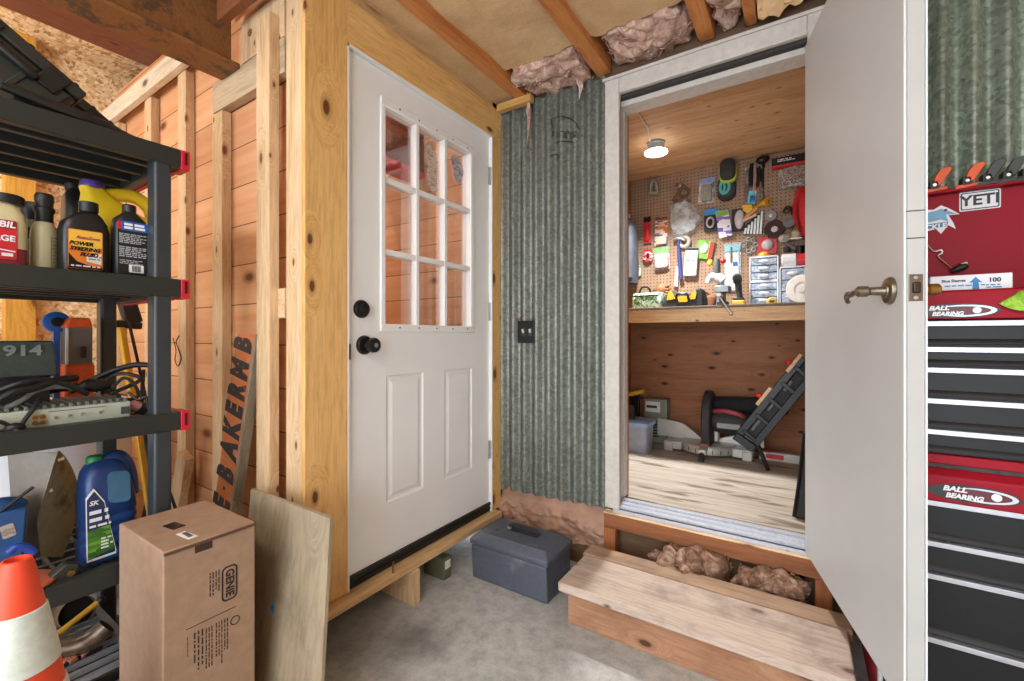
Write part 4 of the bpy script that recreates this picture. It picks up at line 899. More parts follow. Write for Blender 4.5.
# ================================================================ black shelving unit
M_shelf = plain('shelf_black_plastic', (38, 42, 40), .42, 0, .1, 10, .5, .03); M_post = plain('shelf_post_grey_black', (50, 56, 60), .36, 0, .08, 6)
M_clip = plain('red_clip', (206, 26, 50), .4, 0, .06)
FX, RX, SY0, SY1 = -1.62, -2.175, -.41, .585
su = thing('shelving_unit', 'black plastic five-tier shelving unit with red end clips, full of garage clutter', 'shelving unit', ((FX+RX)/2, (SY0+SY1)/2, 0))
TZ = [1.732, 1.327, .9135, .500, .090]
for i, z in enumerate(TZ):
    m = MB(); h = .056; d_ = .03
    m.box(FX-d_, FX, SY0, SY1, z-h, z).box(RX, RX+d_, SY0, SY1, z-h, z).box(RX+d_+.0005, FX-d_-.0005, SY0, SY0+d_, z-h, z).box(RX+d_+.0005, FX-d_-.0005, SY1-d_, SY1, z-h, z)
    n = 7 if i > 1 else 4; xa_, xb_, ya_, yb_ = RX+d_-.004, FX-d_+.004, SY0+d_-.004, SY1-d_+.004
    for k in range(1, n+1):
        x = RX + (FX-RX)*k/(n+1); m.box(x-.011, x+.011, ya_, yb_, z-(.034 if i > 1 else .046), z-.013)
    if i > 1:
        for k in range(1, 12):
            y = SY0 + (SY1-SY0)*k/12; m.box(xa_, xb_, y-.006, y+.006, z-.034, z-.0135)
    else: m.box(xa_, xb_, ya_, yb_, z-.018, z-.0125)
    m.build('shelf_tier', M_shelf, su, .003)
    c = MB().box(FX-.075, FX-.001, SY1+.0005, SY1+.026, z-h-.004, z+.001).box(RX+.02, FX-.075, SY1+.0005, SY1+.012, z-h-.006, z-h+.016).box(RX, RX+.075, SY1+.0005, SY1+.026, z-h-.004, z+.001)
    c.build('end_clip', M_clip, su, .003)
    MB().box(FX-.002, FX+.0004, SY1+.011, SY1+.018, z-h+.012, z-.006).build('clip_slot', M_blackp, su)
for (xa, xb) in ((FX-.062, FX-.004), (RX+.004, RX+.062)):
    for (ya, yb) in ((.518, .564), (SY0+.02, SY0+.066)):
        MB().box(xa, xb, ya, yb, 0, TZ[0]-.02).build('post', M_post, su, .009, 3)
# ---------------------------------------------------------------- bottle helper (superellipse sections)
def sect(c, hx, hy, z, e=3.0, n=28):
    out = []
    for k in range(n):
        t = 2*PI*k/n; ct, s_ = math.cos(t), math.sin(t)
        out.append((c[0] + hx*math.copysign(abs(ct)**(2/e), ct), c[1] + hy*math.copysign(abs(s_)**(2/e), s_), z))
    return out
def body(rows, cx, cy, e=3.0):
    """rows: (z, half_x, half_y[, dy[, e]])"""
    return MB().sections([sect((cx, cy + (r[3] if len(r) > 3 else 0)), r[1], r[2], r[0], r[4] if len(r) > 4 else e) for r in rows])
T2 = TZ[1] - .012; T3 = TZ[2] - .012; T4 = TZ[3] - .012; T5 = TZ[4] - .012
def ycol(u, x): return onX(u, 336, x).y
def zrow(u, v, x): return onX(u, v, x).z
# power steering fluid
xf = -1.690; y0, y1 = ycol(61, xf), ycol(112.5, xf); cy = (y0+y1)/2; hw = (y1-y0)/2; zt = zrow(84, 200, xf); H = zt - T2
t = thing('oil_bottle', 'squat black bottle with an orange and yellow power steering label', 'bottle', (xf-.035, cy, T2), 'fluid bottles on the shelf')
body([(T2, .030, hw*.94), (T2+.006, .034, hw), (T2+H*.62, .034, hw*.98), (T2+H*.72, .033, hw*.90), (T2+H*.83, .026, hw*.55, .006), (T2+H*.88, .016, .018, .010, 2), (T2+H*.90, .016, .018, .010, 2)], xf-.035, cy, 4).build('bottle_body', plain('black_bottle', (30, 31, 32), .35), t)
MB().lathe((xf-.035, cy+.010, T2+H*.885), [(.021, 0), (.022, .004), (.022, H*.12), (.019, H*.13)], n=26).build('cap', M_blackp, t)
lw, lh = hw*1.34, H*.50; lz = T2 + H*.36
M_yl = plain('label_yellow', (232, 186, 66), .45, 0, .05); M_olab = plain('label_orange', (224, 128, 48), .45, 0, .05); M_prp = plain('label_magenta', (170, 40, 90), .5, 0, .02)
lb = quad('label', M_olab, t, (xf-.0005, cy-.004, lz), (0, 1, 0), ZA_, lw, lh, .0012, .004); lx = xf+.0009
MB().prism([(lx, cy-.004-lw/2+.002, lz+lh/2-.002), (lx, cy-.004+lw/2-.002, lz+lh/2-.002), (lx, cy-.004+lw/2-.002, lz+.01), (lx, cy-.004+lw*.2, lz-lh*.08), (lx, cy-.004-lw*.2, lz+.002), (lx, cy-.004-lw/2+.002, lz+lh*.12)], (.0004, 0, 0)).build('label_yellow_field', M_yl, lb, smooth_=False)
MB().prism([(lx, cy-.004-lw/2+.001, lz-lh*.12), (lx, cy-.004-lw*.25, lz-lh*.32), (lx, cy-.004+lw*.1, lz-lh*.40), (lx, cy-.004+lw/2-.001, lz-lh*.42), (lx, cy-.004+lw/2-.001, lz-lh/2+.001), (lx, cy-.004-lw/2+.001, lz-lh/2+.001)], (.0005, 0, 0)).build('label_dark_corner', M_blk, lb, smooth_=False)
MB().prism([(lx, cy-.004+lw*.02, lz-lh*.16), (lx, cy-.004+lw/2-.003, lz-lh*.06), (lx, cy-.004+lw/2-.003, lz-lh*.36), (lx, cy-.004+lw*.02, lz-lh*.30)], (.0007, 0, 0)).build('label_white_panel', plain('label_white', (224, 222, 214), .5), lb, smooth_=False)
lx += .0012
M_rlines = plain('grey_print', (120, 110, 104), .6)
lettering('lettering', 'AutoZone', .0118, M_prp, lb, (lx, cy, lz+lh*.30), (0, 1, 0), ZA_, shear=.3, fat=.0003)
for i, w_ in enumerate(('POWER', 'STEERING', 'FLUID')): lettering('lettering', w_, .0142, M_blk, lb, (lx, cy-.014+.008*i, lz+lh*(.14-.135*i)), (0, 1, 0), ZA_, shear=.3, fat=.0006)
small_print(lb, (lx, cy-.004, lz-lh*.43), (0, 1, 0), ZA_, lw*.85, lh*.07, 1, M_stw, 31); small_print(lb, (lx, cy+lw*.22, lz-lh*.20), (0, 1, 0), ZA_, lw*.4, lh*.13, 2, M_rlines, 32)
# black bottle with a blue label strip
xf = -1.680; y0, y1 = ycol(115, xf), ycol(150, xf); cy = (y0+y1)/2; hw = (y1-y0)/2; zt = zrow(130, 203, xf); H = zt - T2
t = thing('oil_bottle', 'tall black bottle with a blue strip and barcode on its back label', 'bottle', (xf-.03, cy, T2), 'fluid bottles on the shelf')
body([(T2, .028, hw*.95), (T2+.005, .031, hw), (T2+H*.72, .031, hw), (T2+H*.80, .028, hw*.9), (T2+H*.88, .02, hw*.45), (T2+H*.90, .016, .016)], xf-.031, cy, 3.2).build('bottle_body', plain('black_bottle', (30, 31, 32), .35), t)
MB().lathe((xf-.031, cy, T2+H*.885), [(.017, 0), (.017, H*.10), (.014, H*.115)], n=22).build('cap', M_blackp, t)
lb = quad('label', M_stk, t, (xf-.0005, cy, T2+H*.43), (0, 1, 0), ZA_, hw*1.7, H*.66, .001, .003)
M_rlines2 = plain('pale_print', (176, 178, 178), .6)
quad('label_strip', plain('label_blue', (40, 96, 176), .45), lb, (xf+.0005, cy+.004, T2+H*.70), (0, 1, 0), ZA_, hw*1.5, H*.12, .0006, .002); quad('label_chip', M_clip, lb, (xf+.0005, cy-hw*.75, T2+H*.70), (0, 1, 0), ZA_, hw*.2, H*.10, .0006, .002)
small_print(lb, (xf+.0014, cy+.004, T2+H*.70), (0, 1, 0), ZA_, hw*1.2, H*.085, 2, M_stw, 33, .7)
small_print(lb, (xf+.0008, cy, T2+H*.54), (0, 1, 0), ZA_, hw*1.55, H*.13, 6, M_rlines2, 34, .55); small_print(lb, (xf+.0008, cy, T2+H*.37), (0, 1, 0), ZA_, hw*1.55, H*.14, 6, M_rlines2, 35, .55); small_print(lb, (xf+.0008, cy-hw*.1, T2+H*.24), (0, 1, 0), ZA_, hw*1.3, H*.06, 3, M_rlines2, 36, .5)
quad('barcode', M_stw, lb, (xf+.0005, cy+.008, T2+H*.16), (0, 1, 0), ZA_, hw*.85, H*.10, .0006, .001)
bc = MB()
for i in range(9): bc.box(xf+.0010, xf+.0014, cy-.002+.0024*i, cy-.0008+.0024*i+(.0006 if i % 3 == 0 else 0), T2+H*.12, T2+H*.20)
bc.build('barcode_lines', M_blk, lb)
# gear oil bottle, cream with red label
xf = -1.690; y0, y1 = ycol(-30, xf), ycol(30, xf); cy = (y0+y1)/2; hw = (y1-y0)/2; zt = zrow(5, 192, xf); H = zt - T2
t = thing('oil_bottle', 'cream translucent bottle with a red label and red oil in the bottom', 'bottle', (xf-.04, cy, T2), 'fluid bottles on the shelf')
M_cream = plain('cream_bottle', (206, 196, 152), .4, 0, .05, 8); M_redoil = plain('red_oil_bottle', (132, 44, 56), .35, 0, .06, 8)
body([(T2, .034, hw*.95), (T2+.006, .04, hw), (T2+H*.30, .04, hw)], xf-.041, cy, 4).build('oil_level', M_redoil, t)
body([(T2+H*.30, .04, hw), (T2+H*.62, .04, hw), (T2+H*.75, .038, hw*.92, .0), (T2+H*.86, .028, hw*.62), (T2+H*.885, .022, .030, .006, 2), (T2+H*.91, .022, .030, .006, 2)], xf-.041, cy, 4).build('bottle_body', M_cream, t)
MB().lathe((xf-.041, cy+.012, T2+H*.89), [(.034, 0), (.035, .003), (.035, H*.10), (.031, H*.115)], n=28).build('cap', M_blackp, t)
M_rlab = plain('label_red', (196, 36, 44), .45, 0, .03)
y1l = ycol(17, xf); lw = hw*1.55; lcy = y1l - lw/2; lb = quad('label', M_rlab, t, (xf-.0006, lcy, T2+H*.40), (0, 1, 0), ZA_, lw, H*.50, .0012, .005)
quad('label_top_band', plain('label_dark_red', (150, 22, 34), .45), lb, (xf+.0006, lcy, T2+H*.59), (0, 1, 0), ZA_, lw*.98, H*.11, .0005, .003)
small_print(lb, (xf+.0016, y1l-.022, T2+H*.21), (0, 1, 0), ZA_, .034, .010, 1, M_stw, 37, .8)
for v_, txt, sz in ((.59, 'MOBIL', .022), (.415, 'MILEAGE', .0205)):
    lettering('lettering', txt, sz, M_stw, lb, (xf+.0016, y1l-.003, T2+H*v_), (0, 1, 0), ZA_, align='RIGHT', fat=.0006, shear=.15 if v_ > .5 else 0)
MB().bar((xf+.001, lcy-lw/2+.003, T2+H*.30), (xf+.001, lcy+lw/2-.003, T2+H*.255), .003, .0006, (1, 0, 0)).build('label_line', M_stw, lb)
# small jar behind
xf = -1.80; y0, y1 = ycol(28, xf), ycol(44, xf); cy = (y0+y1)/2; r = .030; zt = zrow(35, 204, xf)
t = thing('jar', 'small pale jar with a black lid between the cream bottle and the beige bottle', 'jar', (xf, cy, T2))
MB().lathe((xf, cy, T2), [(r*.95, 0), (r, .004), (r, (zt-T2)*.72), (r*.9, (zt-T2)*.8)], n=26).build('jar_body', plain('sage_jar', (150, 156, 136), .4), t)
MB().lathe((xf, cy, T2+(zt-T2)*.5), [(r*1.01, 0), (r*1.02, .03), (r*1.01, .032)], n=26).build('jar_band', M_blackp, t)
MB().lathe((xf, cy, T2+(zt-T2)*.86), [(r*.95, -.02), (r*1.06, 0), (r*1.06, (zt-T2)*.12), (r, (zt-T2)*.14)], n=26).build('lid', M_blackp, t)
# beige bottle with black sprayer top
xf = -1.72; y0, y1 = ycol(32, xf), ycol(61, xf); cy = (y0+y1)/2; r = (y1-y0)/2; zt = zrow(50, 193, xf); H = zt-T2
t = thing('spray_bottle', 'beige round bottle with a stepped black screw top and measuring marks', 'bottle', (xf-r, cy, T2))
MB().lathe((xf-r, cy, T2), [(r*.95, 0), (r, .005), (r, H*.50), (r*.92, H*.58), (r*.7, H*.64), (r*.62, H*.66)], n=32).build('bottle_body', plain('beige_bottle', (176, 172, 136), .4, 0, .05, 8), t)
MB().lathe((xf-r, cy, T2+H*.63), [(r*.60, 0), (r*.66, .003), (r*.66, H*.13), (r*.78, H*.16), (r*.80, H*.19), (r*.66, H*.21), (r*.66, H*.26), (r*.72, H*.28), (r*.72, H*.34), (r*.6, H*.37)], n=30).build('screw_top', M_blackp, t)
mk = MB()
for i in range(9): mk.box(xf-.004, xf-.0005, cy+.010, cy+.010+(.014 if i % 2 == 0 else .009), T2+H*(.12+.042*i), T2+H*(.12+.042*i)+.0012)
mk.box(xf-.004, xf-.0005, cy+.008, cy+.0092, T2+H*.10, T2+H*.48).build('measure_marks', plain('brown_print', (104, 96, 70), .6), t)
# yellow jug with purple cap
xf = -1.86; y0, y1 = ycol(78, xf), ycol(156, xf); zt = zrow(92, 182, xf); zs = zrow(100, 190, xf)
t = thing('jug', 'yellow antifreeze jug with a purple cap and an arched handle behind the black bottles', 'jug', (xf, (y0+y1)/2, T2))
M_yel = plain('yellow_jug', (234, 202, 36), .38, 0, .05, 6)
yc = ycol(92, xf); cy = (y0+y1)/2; hw = (y1-y0)/2
zq = zs-T2
body([(T2, .05, hw*.92), (T2+.01, .056, hw), (T2+zq*.60, .056, hw), (T2+zq*.72, .054, hw*.97), (T2+zq*.82, .046, hw*.62, -hw*.34), (T2+zq*.94, .034, hw*.36, -hw*.56), (T2+zq, .026, .03, yc-cy)], xf, cy, 3.2).build('jug_body', M_yel, t)
MB().ring(smooth([(xf, yc+.015, T2+zq*.92), (xf, yc+.05, T2+zq*.97), (xf, cy+hw*.35, T2+zq*1.0), (xf, cy+hw*.75, T2+zq*.93), (xf, cy+hw*.93, T2+zq*.78), (xf, cy+hw*.93, T2+zq*.6)]), .021, 14).build('handle', M_yel, t)
MB().lathe((xf, yc, zs-.006), [(.027, 0), (.029, .004), (.029, zt-zs+.002), (.025, zt-zs+.008)], n=26).build('cap', plain('purple_cap', (84, 62, 140), .45), t)
# black bottle behind the jug
xf = -1.97; y0, y1 = ycol(62, xf), ycol(84, xf); cy = (y0+y1)/2
t = thing('oil_bottle', 'black handled bottle half hidden behind the power steering bottle', 'bottle', (xf, cy, T2), 'fluid bottles on the shelf')
zt = zrow(72, 190, xf); H = zt-T2; hw = (y1-y0)/2
body([(T2, .04, hw*.95), (T2+.006, .044, hw), (T2+H*.8, .044, hw), (T2+H*.93, .036, hw*.9), (T2+H, .026, hw*.55)], xf, cy, 3.5).build('bottle_body', plain('black_bottle', (30, 31, 32), .35), t)
MB().lathe((xf, cy, T2+H), [(.02, -.003), (.02, .018), (.017, .02)], n=20).build('cap', M_blackp, t)
# ---------------------------------------------------------------- top tier: black cases
M_case = plain('black_case', (42, 44, 40), .5, 0, .12, 8, bump=.05)
T1 = TZ[0] - .004
def case(label, c, size, rot, ribs):
    t = thing('tool_case', label, 'tool case', (c[0], c[1], T1), 'black cases on the top shelf')
    m = rotm(*rot); C = Vector(c); sx, sy, sz = size
    MB().obox(C - m @ Vector((0, 0, sz*.12)), (sx, sy, sz*.72), m).build('case_body', M_case, t, .012, 3)
    l = MB().obox(C + m @ Vector((0, 0, sz*.36)), (sx*1.02, sy*1.02, sz*.24), m)
    for k in range(ribs): l.obox(C + m @ Vector((0, sy*(-.4+.8*k/(ribs-1)), sz*.49)), (sx*.9, .016, .012), m)
    l.build('case_lid', M_case, t, .008, 2)
    for s in (-.28, .28):
        MB().obox(C + m @ Vector((sx*.515, sy*s, sz*.2)), (.012, .05, .06), m).build('latch', M_blackp, t, .003)
    MB().ring(smooth([C + m @ Vector(q) for q in ((sx*.5, -sy*.18, 0), (sx*.62, -sy*.16, 0), (sx*.62, sy*.16, 0), (sx*.5, sy*.18, 0))]), .011, 10).build('handle', M_blackp, t)
    rb = MB()
    for k in range(4): rb.obox(C + m @ Vector((sx*.50, sy*(-.42+.28*k), -sz*.12)), (.008, .014, sz*.6), m)
    rb.build('corner_ribs', M_case, t, .002)
case('tilted black plastic tool case with latches at the left end of the top shelf', (-1.80, .245, T1+.150), (.13, .27, .145), (-.62, 0, 0), 3)
case('second black ribbed case leaning behind the tilted case on the top shelf', (-2.00, .375, T1+.148), (.13, .27, .14), (-.62, 0, 0), 5)
t = thing('cable_bundle', 'bundle of black hoses and straps draped along the top shelf edge', 'cables', (-1.70, .42, T1))
hs = MB()
for k in range(5):
    z = T1 + .014 + .010*(k % 3)
    hs.tube([(-1.66-.02*k, .22+.01*k, z+.03), (-1.655-.02*k, .30, z+.016), (-1.65-.018*k, .37+.02*k, z+.006), (-1.66-.02*k, .44, z), (-1.68-.02*k, .505-.01*k, z-.004)], .0115 - .001*(k % 2), 8)
hs.build('hoses', M_blackp, t)
MB().ball((-1.72, .40, T1+.02), (.07, .08, .032), 16).build('rubber_boot', plain('rubber_black', (36, 36, 33), .7, 0, .2, 20, bump=.2), t)
tag(MB().ring(smooth([(-1.86, .47, T1+.022), (-1.82, .49, T1+.03), (-1.78, .515, T1+.022), (-1.82, .54, T1+.021), (-1.90, .54, T1+.021)], 5), .02, 10).build('rubber_hose', M_blackp), 'short thick black hose curled at the right end of the top shelf', 'hose')
# ---------------------------------------------------------------- third tier: metal case marked 914, stereo amplifier, cables
xf = -1.80; a, b = onX(-6, 372, xf), onX(56, 340, xf)
t = thing('metal_case', 'dark green metal case with pale number 914 on its side', 'case', (xf-.08, (a.y+b.y)/2, T3))
M_grn = worn('dark_green_metal', (62, 76, 70), (44, 52, 50), .5, .2, .55, 10)
zc0, zc1 = zrow(30, 377, xf), zrow(30, 341, xf)
MB().prism([(xf, a.y-.06, zc0), (xf, b.y+.006, zc0), (xf-.006, b.y-.004, zc1), (xf-.006, a.y-.06, zc1)], (-.16, 0, 0)).build('case_body', M_grn, t, .004)
MB().box(xf-.15, xf-.012, a.y-.04, b.y-.01, T3, zc0).build('case_base', M_blackp, t)
lettering('lettering', '914', .040, plain('pale_stencil', (120, 132, 124), .6), t, (xf+.0008, ycol(23, xf), zrow(23, 351, xf)), (0, 1, 0), (-.06, 0, 1), fat=.0012, sx=1.25)
xf = -1.700; a, b = onX(2, 425, xf), onX(131, 412, xf)
t = thing('amplifier', 'silver-green car stereo amplifier with cooling fins and sockets', 'amplifier', (xf-.1, (a.y+b.y)/2, T3))
M_amp = plain('amplifier_silver', (176, 190, 176), .4, .35, .06, 12)
az0, az1 = T3+.004, T3+.052; y0, y1 = a.y-.02, b.y
MB().box(xf-.19, xf, y0, y1, az0, az1).build('amplifier_body', M_amp, t, .003)
fn_ = MB()
for k in range(16): y = y0+.012+(y1-y0-.024)*k/15; fn_.box(xf-.185, xf-.004, y-.004, y+.004, az1, az1+.010)
fn_.build('cooling_fins', plain('fin_grey', (120, 126, 118), .4, .5), t, .001)
fp_ = MB().box(xf-.001, xf+.0022, y0+.004, y1-.004, az0+.003, az1-.002).build('face_plate', plain('face_silver', (192, 204, 190), .4, .3, .04), t)
for u, v in ((34.5, 417.5), (42, 416.5), (35, 423), (42.5, 422)):
    p = onX(u, v, xf); MB().lathe((xf+.002, p.y, p.z), [(.0062, 0), (.0058, .008), (.004, .008), (.0038, .003)], (1, 0, 0), 14).build('socket', M_brass, fp_)
for u, v in ((55, 417), (69, 415), (82.5, 413.5), (100, 411.5)):
    p = onX(u, v, xf); MB().lathe((xf+.002, p.y, p.z), [(.0042, 0), (.004, .005), (.001, .0055)], (1, 0, 0), 12).build('dial', M_steel, fp_)
p = onX(125, 410, xf); quad('printed_panel', plain('dark_print', (70, 76, 70), .5), fp_, (xf+.0022, p.y, p.z), (0, 1, 0), ZA_, .02, .022, .0004, .001)
MB().box(xf+.0022, xf+.0028, ycol(48, xf), ycol(106, xf), az1-.009, az1-.0075).build('groove', M_dark, fp_)
M_cable = plain('black_cable', (26, 26, 26), .5); M_gcable = plain('grey_cable', (150, 152, 150), .5)
def cable(label, pts, r, mat=M_cable, group='cables on the third shelf', cat='cable', base=None, name='cable'):
    o = MB().tube(pts, r, 8, 5).build(name, mat); tag(o, label, cat, group); return o
cable('grey cable arching over the silver amplifier', [onX(6, 408, -1.73), onX(22, 400, -1.74), onX(36, 391, -1.76), onX(55, 387, -1.78), onX(78, 388, -1.80)], .006, M_gcable)
cable('black cable looping down across the amplifier face', [onX(40, 398, -1.72), onX(34, 408, -1.69), onX(26, 418, -1.685), onX(20, 426, -1.684), onX(10, 428, -1.684)], .0055)
t = thing('plug', 'black plug hanging over the shelf edge in front of the amplifier', 'plug', onX(16, 430, -1.684))
p = onX(15, 428, -1.682); MB().ball(p, (.014, .020, .014), 12).build('plug_body', M_blackp, t); MB().cyl(p + Vector((.008, .0, -.004)), p + Vector((.02, 0, -.008)), .005, n=10).build('plug_tip', M_steel, t); MB().tube([p, p+Vector((.004, -.03, -.004)), p+Vector((0, -.05, .01)), p+Vector((0, -.03, .022)), p], .005, 8).build('plug_cord', M_cable, t)
for i, (l, pts, r) in enumerate([
    ('thick black cable rising to the right post from the middle of the third shelf', [onX(70, 392, -1.86), onX(92, 380, -1.86), onX(115, 370, -1.84), onX(135, 365, -1.80), onX(150, 365, -1.76)], .009),
    ('black cable curling just below the thick rising cable', [onX(95, 392, -1.82), onX(112, 376, -1.82), onX(128, 374, -1.80), onX(140, 380, -1.78), (-1.78, .46, T3+.07)], .006),
    ('black cable coiled at the right end of the third shelf', [onX(112, 388, -1.76), onX(124, 378, -1.76), onX(134, 384, -1.75), onX(138, 396, -1.75), onX(124, 400, -1.75), onX(116, 393, -1.75)], .005),
    ('loose black cable lying behind the amplifier', [(-1.95, .0, T3+.07), (-1.93, .1, T3+.085), (-1.95, .2, T3+.09), (-1.96, .3, T3+.07), (-1.94, .42, T3+.09)], .010),
    ('thin black cable drooping by the right shelf post', [onX(128, 392, -1.74), onX(138, 400, -1.72), onX(146, 397, -1.71), onX(148, 408, -1.71)], .0045),
    ('black cable lying along the back of the fins', [(-1.86, -.02, T3+.075), (-1.85, .08, T3+.085), (-1.83, .18, T3+.08), (-1.85, .27, T3+.085)], .010),
    ('black cable looped across the front of the dark green case', [onX(-4, 392, -1.74), onX(18, 384, -1.73), onX(40, 380, -1.74), onX(66, 384, -1.75), onX(88, 394, -1.76)], .008),
    ('black cable bundle sagging in front of the case base', [onX(-4, 402, -1.715), onX(14, 392, -1.72), onX(34, 388, -1.73), onX(58, 380, -1.75), onX(76, 378, -1.78)], .010),
    ('black cable heaped left on the third shelf', [(-1.78, -.05, T3+.07), (-1.75, .04, T3+.085), (-1.77, .12, T3+.078), (-1.80, .18, T3+.085)], .008)]): cable(l, pts, r)
tag(MB().ring([onX(78, 388, -1.79), onX(84, 386, -1.79), onX(104, 385, -1.79), onX(110, 385, -1.79)], [.008, .019, .019, .010], 16).build('cable_filter', M_blackp), 'fat black cylinder in the middle of the tangled cables', 'cable filter')
t = thing('tape_roll', 'pink and white tube with a black end lying right of the amplifier', 'tube', onX(137, 410, -1.74))
MB().cyl(onX(131, 404, -1.74), onX(139, 407, -1.74), .014, n=16).build('pink_tube', plain('pink_tape', (206, 140, 140), .5), t); MB().cyl(onX(139, 407, -1.74), onX(146, 410, -1.74), .019, n=18).build('black_end', M_blackp, t)
# orange and grey case standing at the back of the third tier
xf = -2.035
t = thing('hard_case', 'grey hard case with orange ends standing at the back of the third shelf', 'hard case', (xf-.04, (ycol(64, xf)+ycol(94, xf))/2, T3))
ya, yb = ycol(64, xf), ycol(95, xf); za, zb, zc, zd = T3, zrow(80, 364, xf), zrow(80, 328, xf), zrow(80, 310, xf)
MB().box(xf-.09, xf-.004, ya+.006, yb-.004, zb-.02, zc+.01).build('case_body', plain('case_grey', (120, 112, 106), .5, 0, .2, 14), t, .006)
MB().box(xf-.09, xf+.004, ya, yb, za, zb).build('lower_end', M_or, t, .008); MB().prism([(xf+.004, ya, zc), (xf+.004, yb-.006, zc), (xf+.004, yb-.012, zc+.035), (xf+.004, ya+.016, zc+.035)], (-.1, 0, 0)).build('upper_end', M_or, t, .006)
MB().box(xf-.05, xf+.006, (ya+yb)/2+.004, (ya+yb)/2+.016, zb+.02, zb+.06).build('latch', M_blackp, t, .002); MB().box(xf-.004, xf+.003, ya+.004, ya+.010, zb, zc).build('white_edge', M_stw, t)
t = thing('tape_dispenser', 'blue plastic reel hanging beside the orange-ended case', 'reel', (xf-.06, ya-.02, T3)); p = onX(57, 322, xf-.05)
MB().lathe((xf-.06, p.y, p.z), [(.030, -.012), (.034, -.01), (.034, .01), (.030, .012)], (1, 0, .1), 26, 1).build('reel', plain('reel_blue', (40, 98, 180), .45), t); MB().box(xf-.07, xf-.05, p.y-.008, p.y+.008, T3, p.z-.028).build('reel_stand', plain('reel_blue', (40, 98, 180), .45), t); MB().lathe((xf-.044, p.y, p.z), [(.016, 0), (.014, .003)], (1, 0, .1), 16).build('hub', M_blackp, t)
# ---------------------------------------------------------------- fourth tier
xf = -1.70; ya, yb = ycol(83, xf), ycol(141, xf); cy = (ya+yb)/2; hw = (yb-ya)/2; zt = zrow(95, 461, xf); H = zt - T4
t = thing('jug', 'big dark blue jug with a green cap and a green label on the fourth shelf', 'jug', (xf-.05, cy, T4))
M_bj = plain('blue_jug', (28, 58, 110), .32, 0, .07, 6)
rows = [(T4, .05, hw*.95), (T4+.008, .056, hw)]
for k in range(4): z = T4+H*(.10+.10*k); rows += [(z, .056, hw), (z+H*.02, .052, hw*.965), (z+H*.05, .052, hw*.965), (z+H*.07, .056, hw)]
rows += [(T4+H*.60, .056, hw*.96, -.002), (T4+H*.74, .053, hw*.88, -.006), (T4+H*.86, .046, hw*.76, -.008), (T4+H*.93, .034, hw*.60, -.010), (T4+H*.97, .022, hw*.40, -.012)]
body(rows, xf-.056, cy, 3.6).build('jug_body', M_bj, t)
MB().ring(smooth([(xf-.056, cy-.008, T4+H*.93), (xf-.056, cy+hw*.30, T4+H*.97), (xf-.056, cy+hw*.62, T4+H*.90), (xf-.056, cy+hw*.80, T4+H*.74), (xf-.056, cy+hw*.86, T4+H*.56)]), .021, 14).build('handle', M_bj, t)
quad('grip_recess', plain('recess_blue', (60, 108, 138), .4), t, (xf-.0095, cy+hw*.22, T4+H*.70), (0, 1, -.15), (-.14, 0, 1), hw*.80, H*.30, .008, .014)
MB().lathe((xf-.056, cy-hw*.42, T4+H*.93), [(.016, -.01), (.020, 0), (.020, H*.07), (.017, H*.085)], n=24).build('cap', plain('green_cap', (30, 128, 66), .4), t)
lpts = [(cy-hw*.88, T4+H*.05), (cy-hw*.92, T4+H*.66), (cy-hw*.66, T4+H*.74), (cy-hw*.30, T4+H*.60), (cy+hw*.10, T4+H*.10), (cy+hw*.10, T4+H*.06)]
lb = MB().prism([(xf-.0005, y, z) for y, z in lpts], (.0012, 0, 0)).build('label', M_stw, t, smooth_=False)
def shrink(pts, k):
    my = sum(p[0] for p in pts)/len(pts); mz = sum(p[1] for p in pts)/len(pts); return [(my+(y-my)*k, mz+(z-mz)*k) for y, z in pts]
lp2 = shrink(lpts, .93); MB().prism([(xf+.0006, y, z) for y, z in lp2], (.0005, 0, 0)).build('label_field', plain('label_navy', (34, 52, 92), .45, 0, .04), lb, smooth_=False)
MB().prism([(xf+.0010, y, z) for y, z in [(cy-hw*.84, T4+H*.08), (cy-hw*.86, T4+H*.34), (cy-hw*.12, T4+H*.36), (cy+hw*.04, T4+H*.12)]], (.0005, 0, 0)).build('label_green', printed('label_green', [(72, 124, 40), (104, 160, 52), (56, 104, 40)], 30), lb, smooth_=False)
lettering('lettering', 'SK', .018, M_stw, lb, (xf+.0022, cy-hw*.66, T4+H*.60), (0, 1, 0), ZA_, fat=.0004, shear=.2)
for z_, w_, h_ in ((.51, .62, .05), (.44, .66, .05), (.38, .72, .03)): small_print(lb, (xf+.0018, cy-hw*(.80-w_*.5), T4+H*z_), (0, 1, 0), ZA_, hw*w_, H*h_, 1, M_stw, int(z_*100), .7)
small_print(lb, (xf+.0022, cy-hw*.22, T4+H*.20), (0, 1, 0), ZA_, hw*.4, H*.12, 4, M_stw, 41, .5)
# rusty sheet metal fender
M_fen = worn('olive_sheet_metal', (186, 180, 136), (124, 112, 78), .55, .5, .52, 9, .1); M_fen2 = worn('grey_sheet_metal', (150, 144, 134), (118, 104, 90), .5, .5, .58, 6, .05)
t = thing('metal_fender', 'bent piece of grey and olive sheet metal standing on the fourth shelf', 'sheet metal', (-1.78, .10, T4))
def fen(a, b):
    v = 452 + 105*b; uL = 8 + 4*math.sin(2*b); uR = 58 - 22*min(1, b*1.5) + 12*max(0, b-.6)
    u = uL + (uR-uL)*a; return onX(u, v, -1.86 + .10*a)
MB().sheet(fen, 14, 16, (-.002, -.001, 0)).build('grey_panel', M_fen2, t)
def fen2(a, b):
    v = 451 + 106*b; uL = 58 - 22*min(1, b*1.5) + 12*max(0, b-.6); uR = 60 + 19*math.sin(PI*min(1, b*.95)**.8)
    u = uL + (uR-uL)*a; return onX(u, v, -1.76 - .10*a*(1-.3*b) + .012*math.sin(2*PI*b))
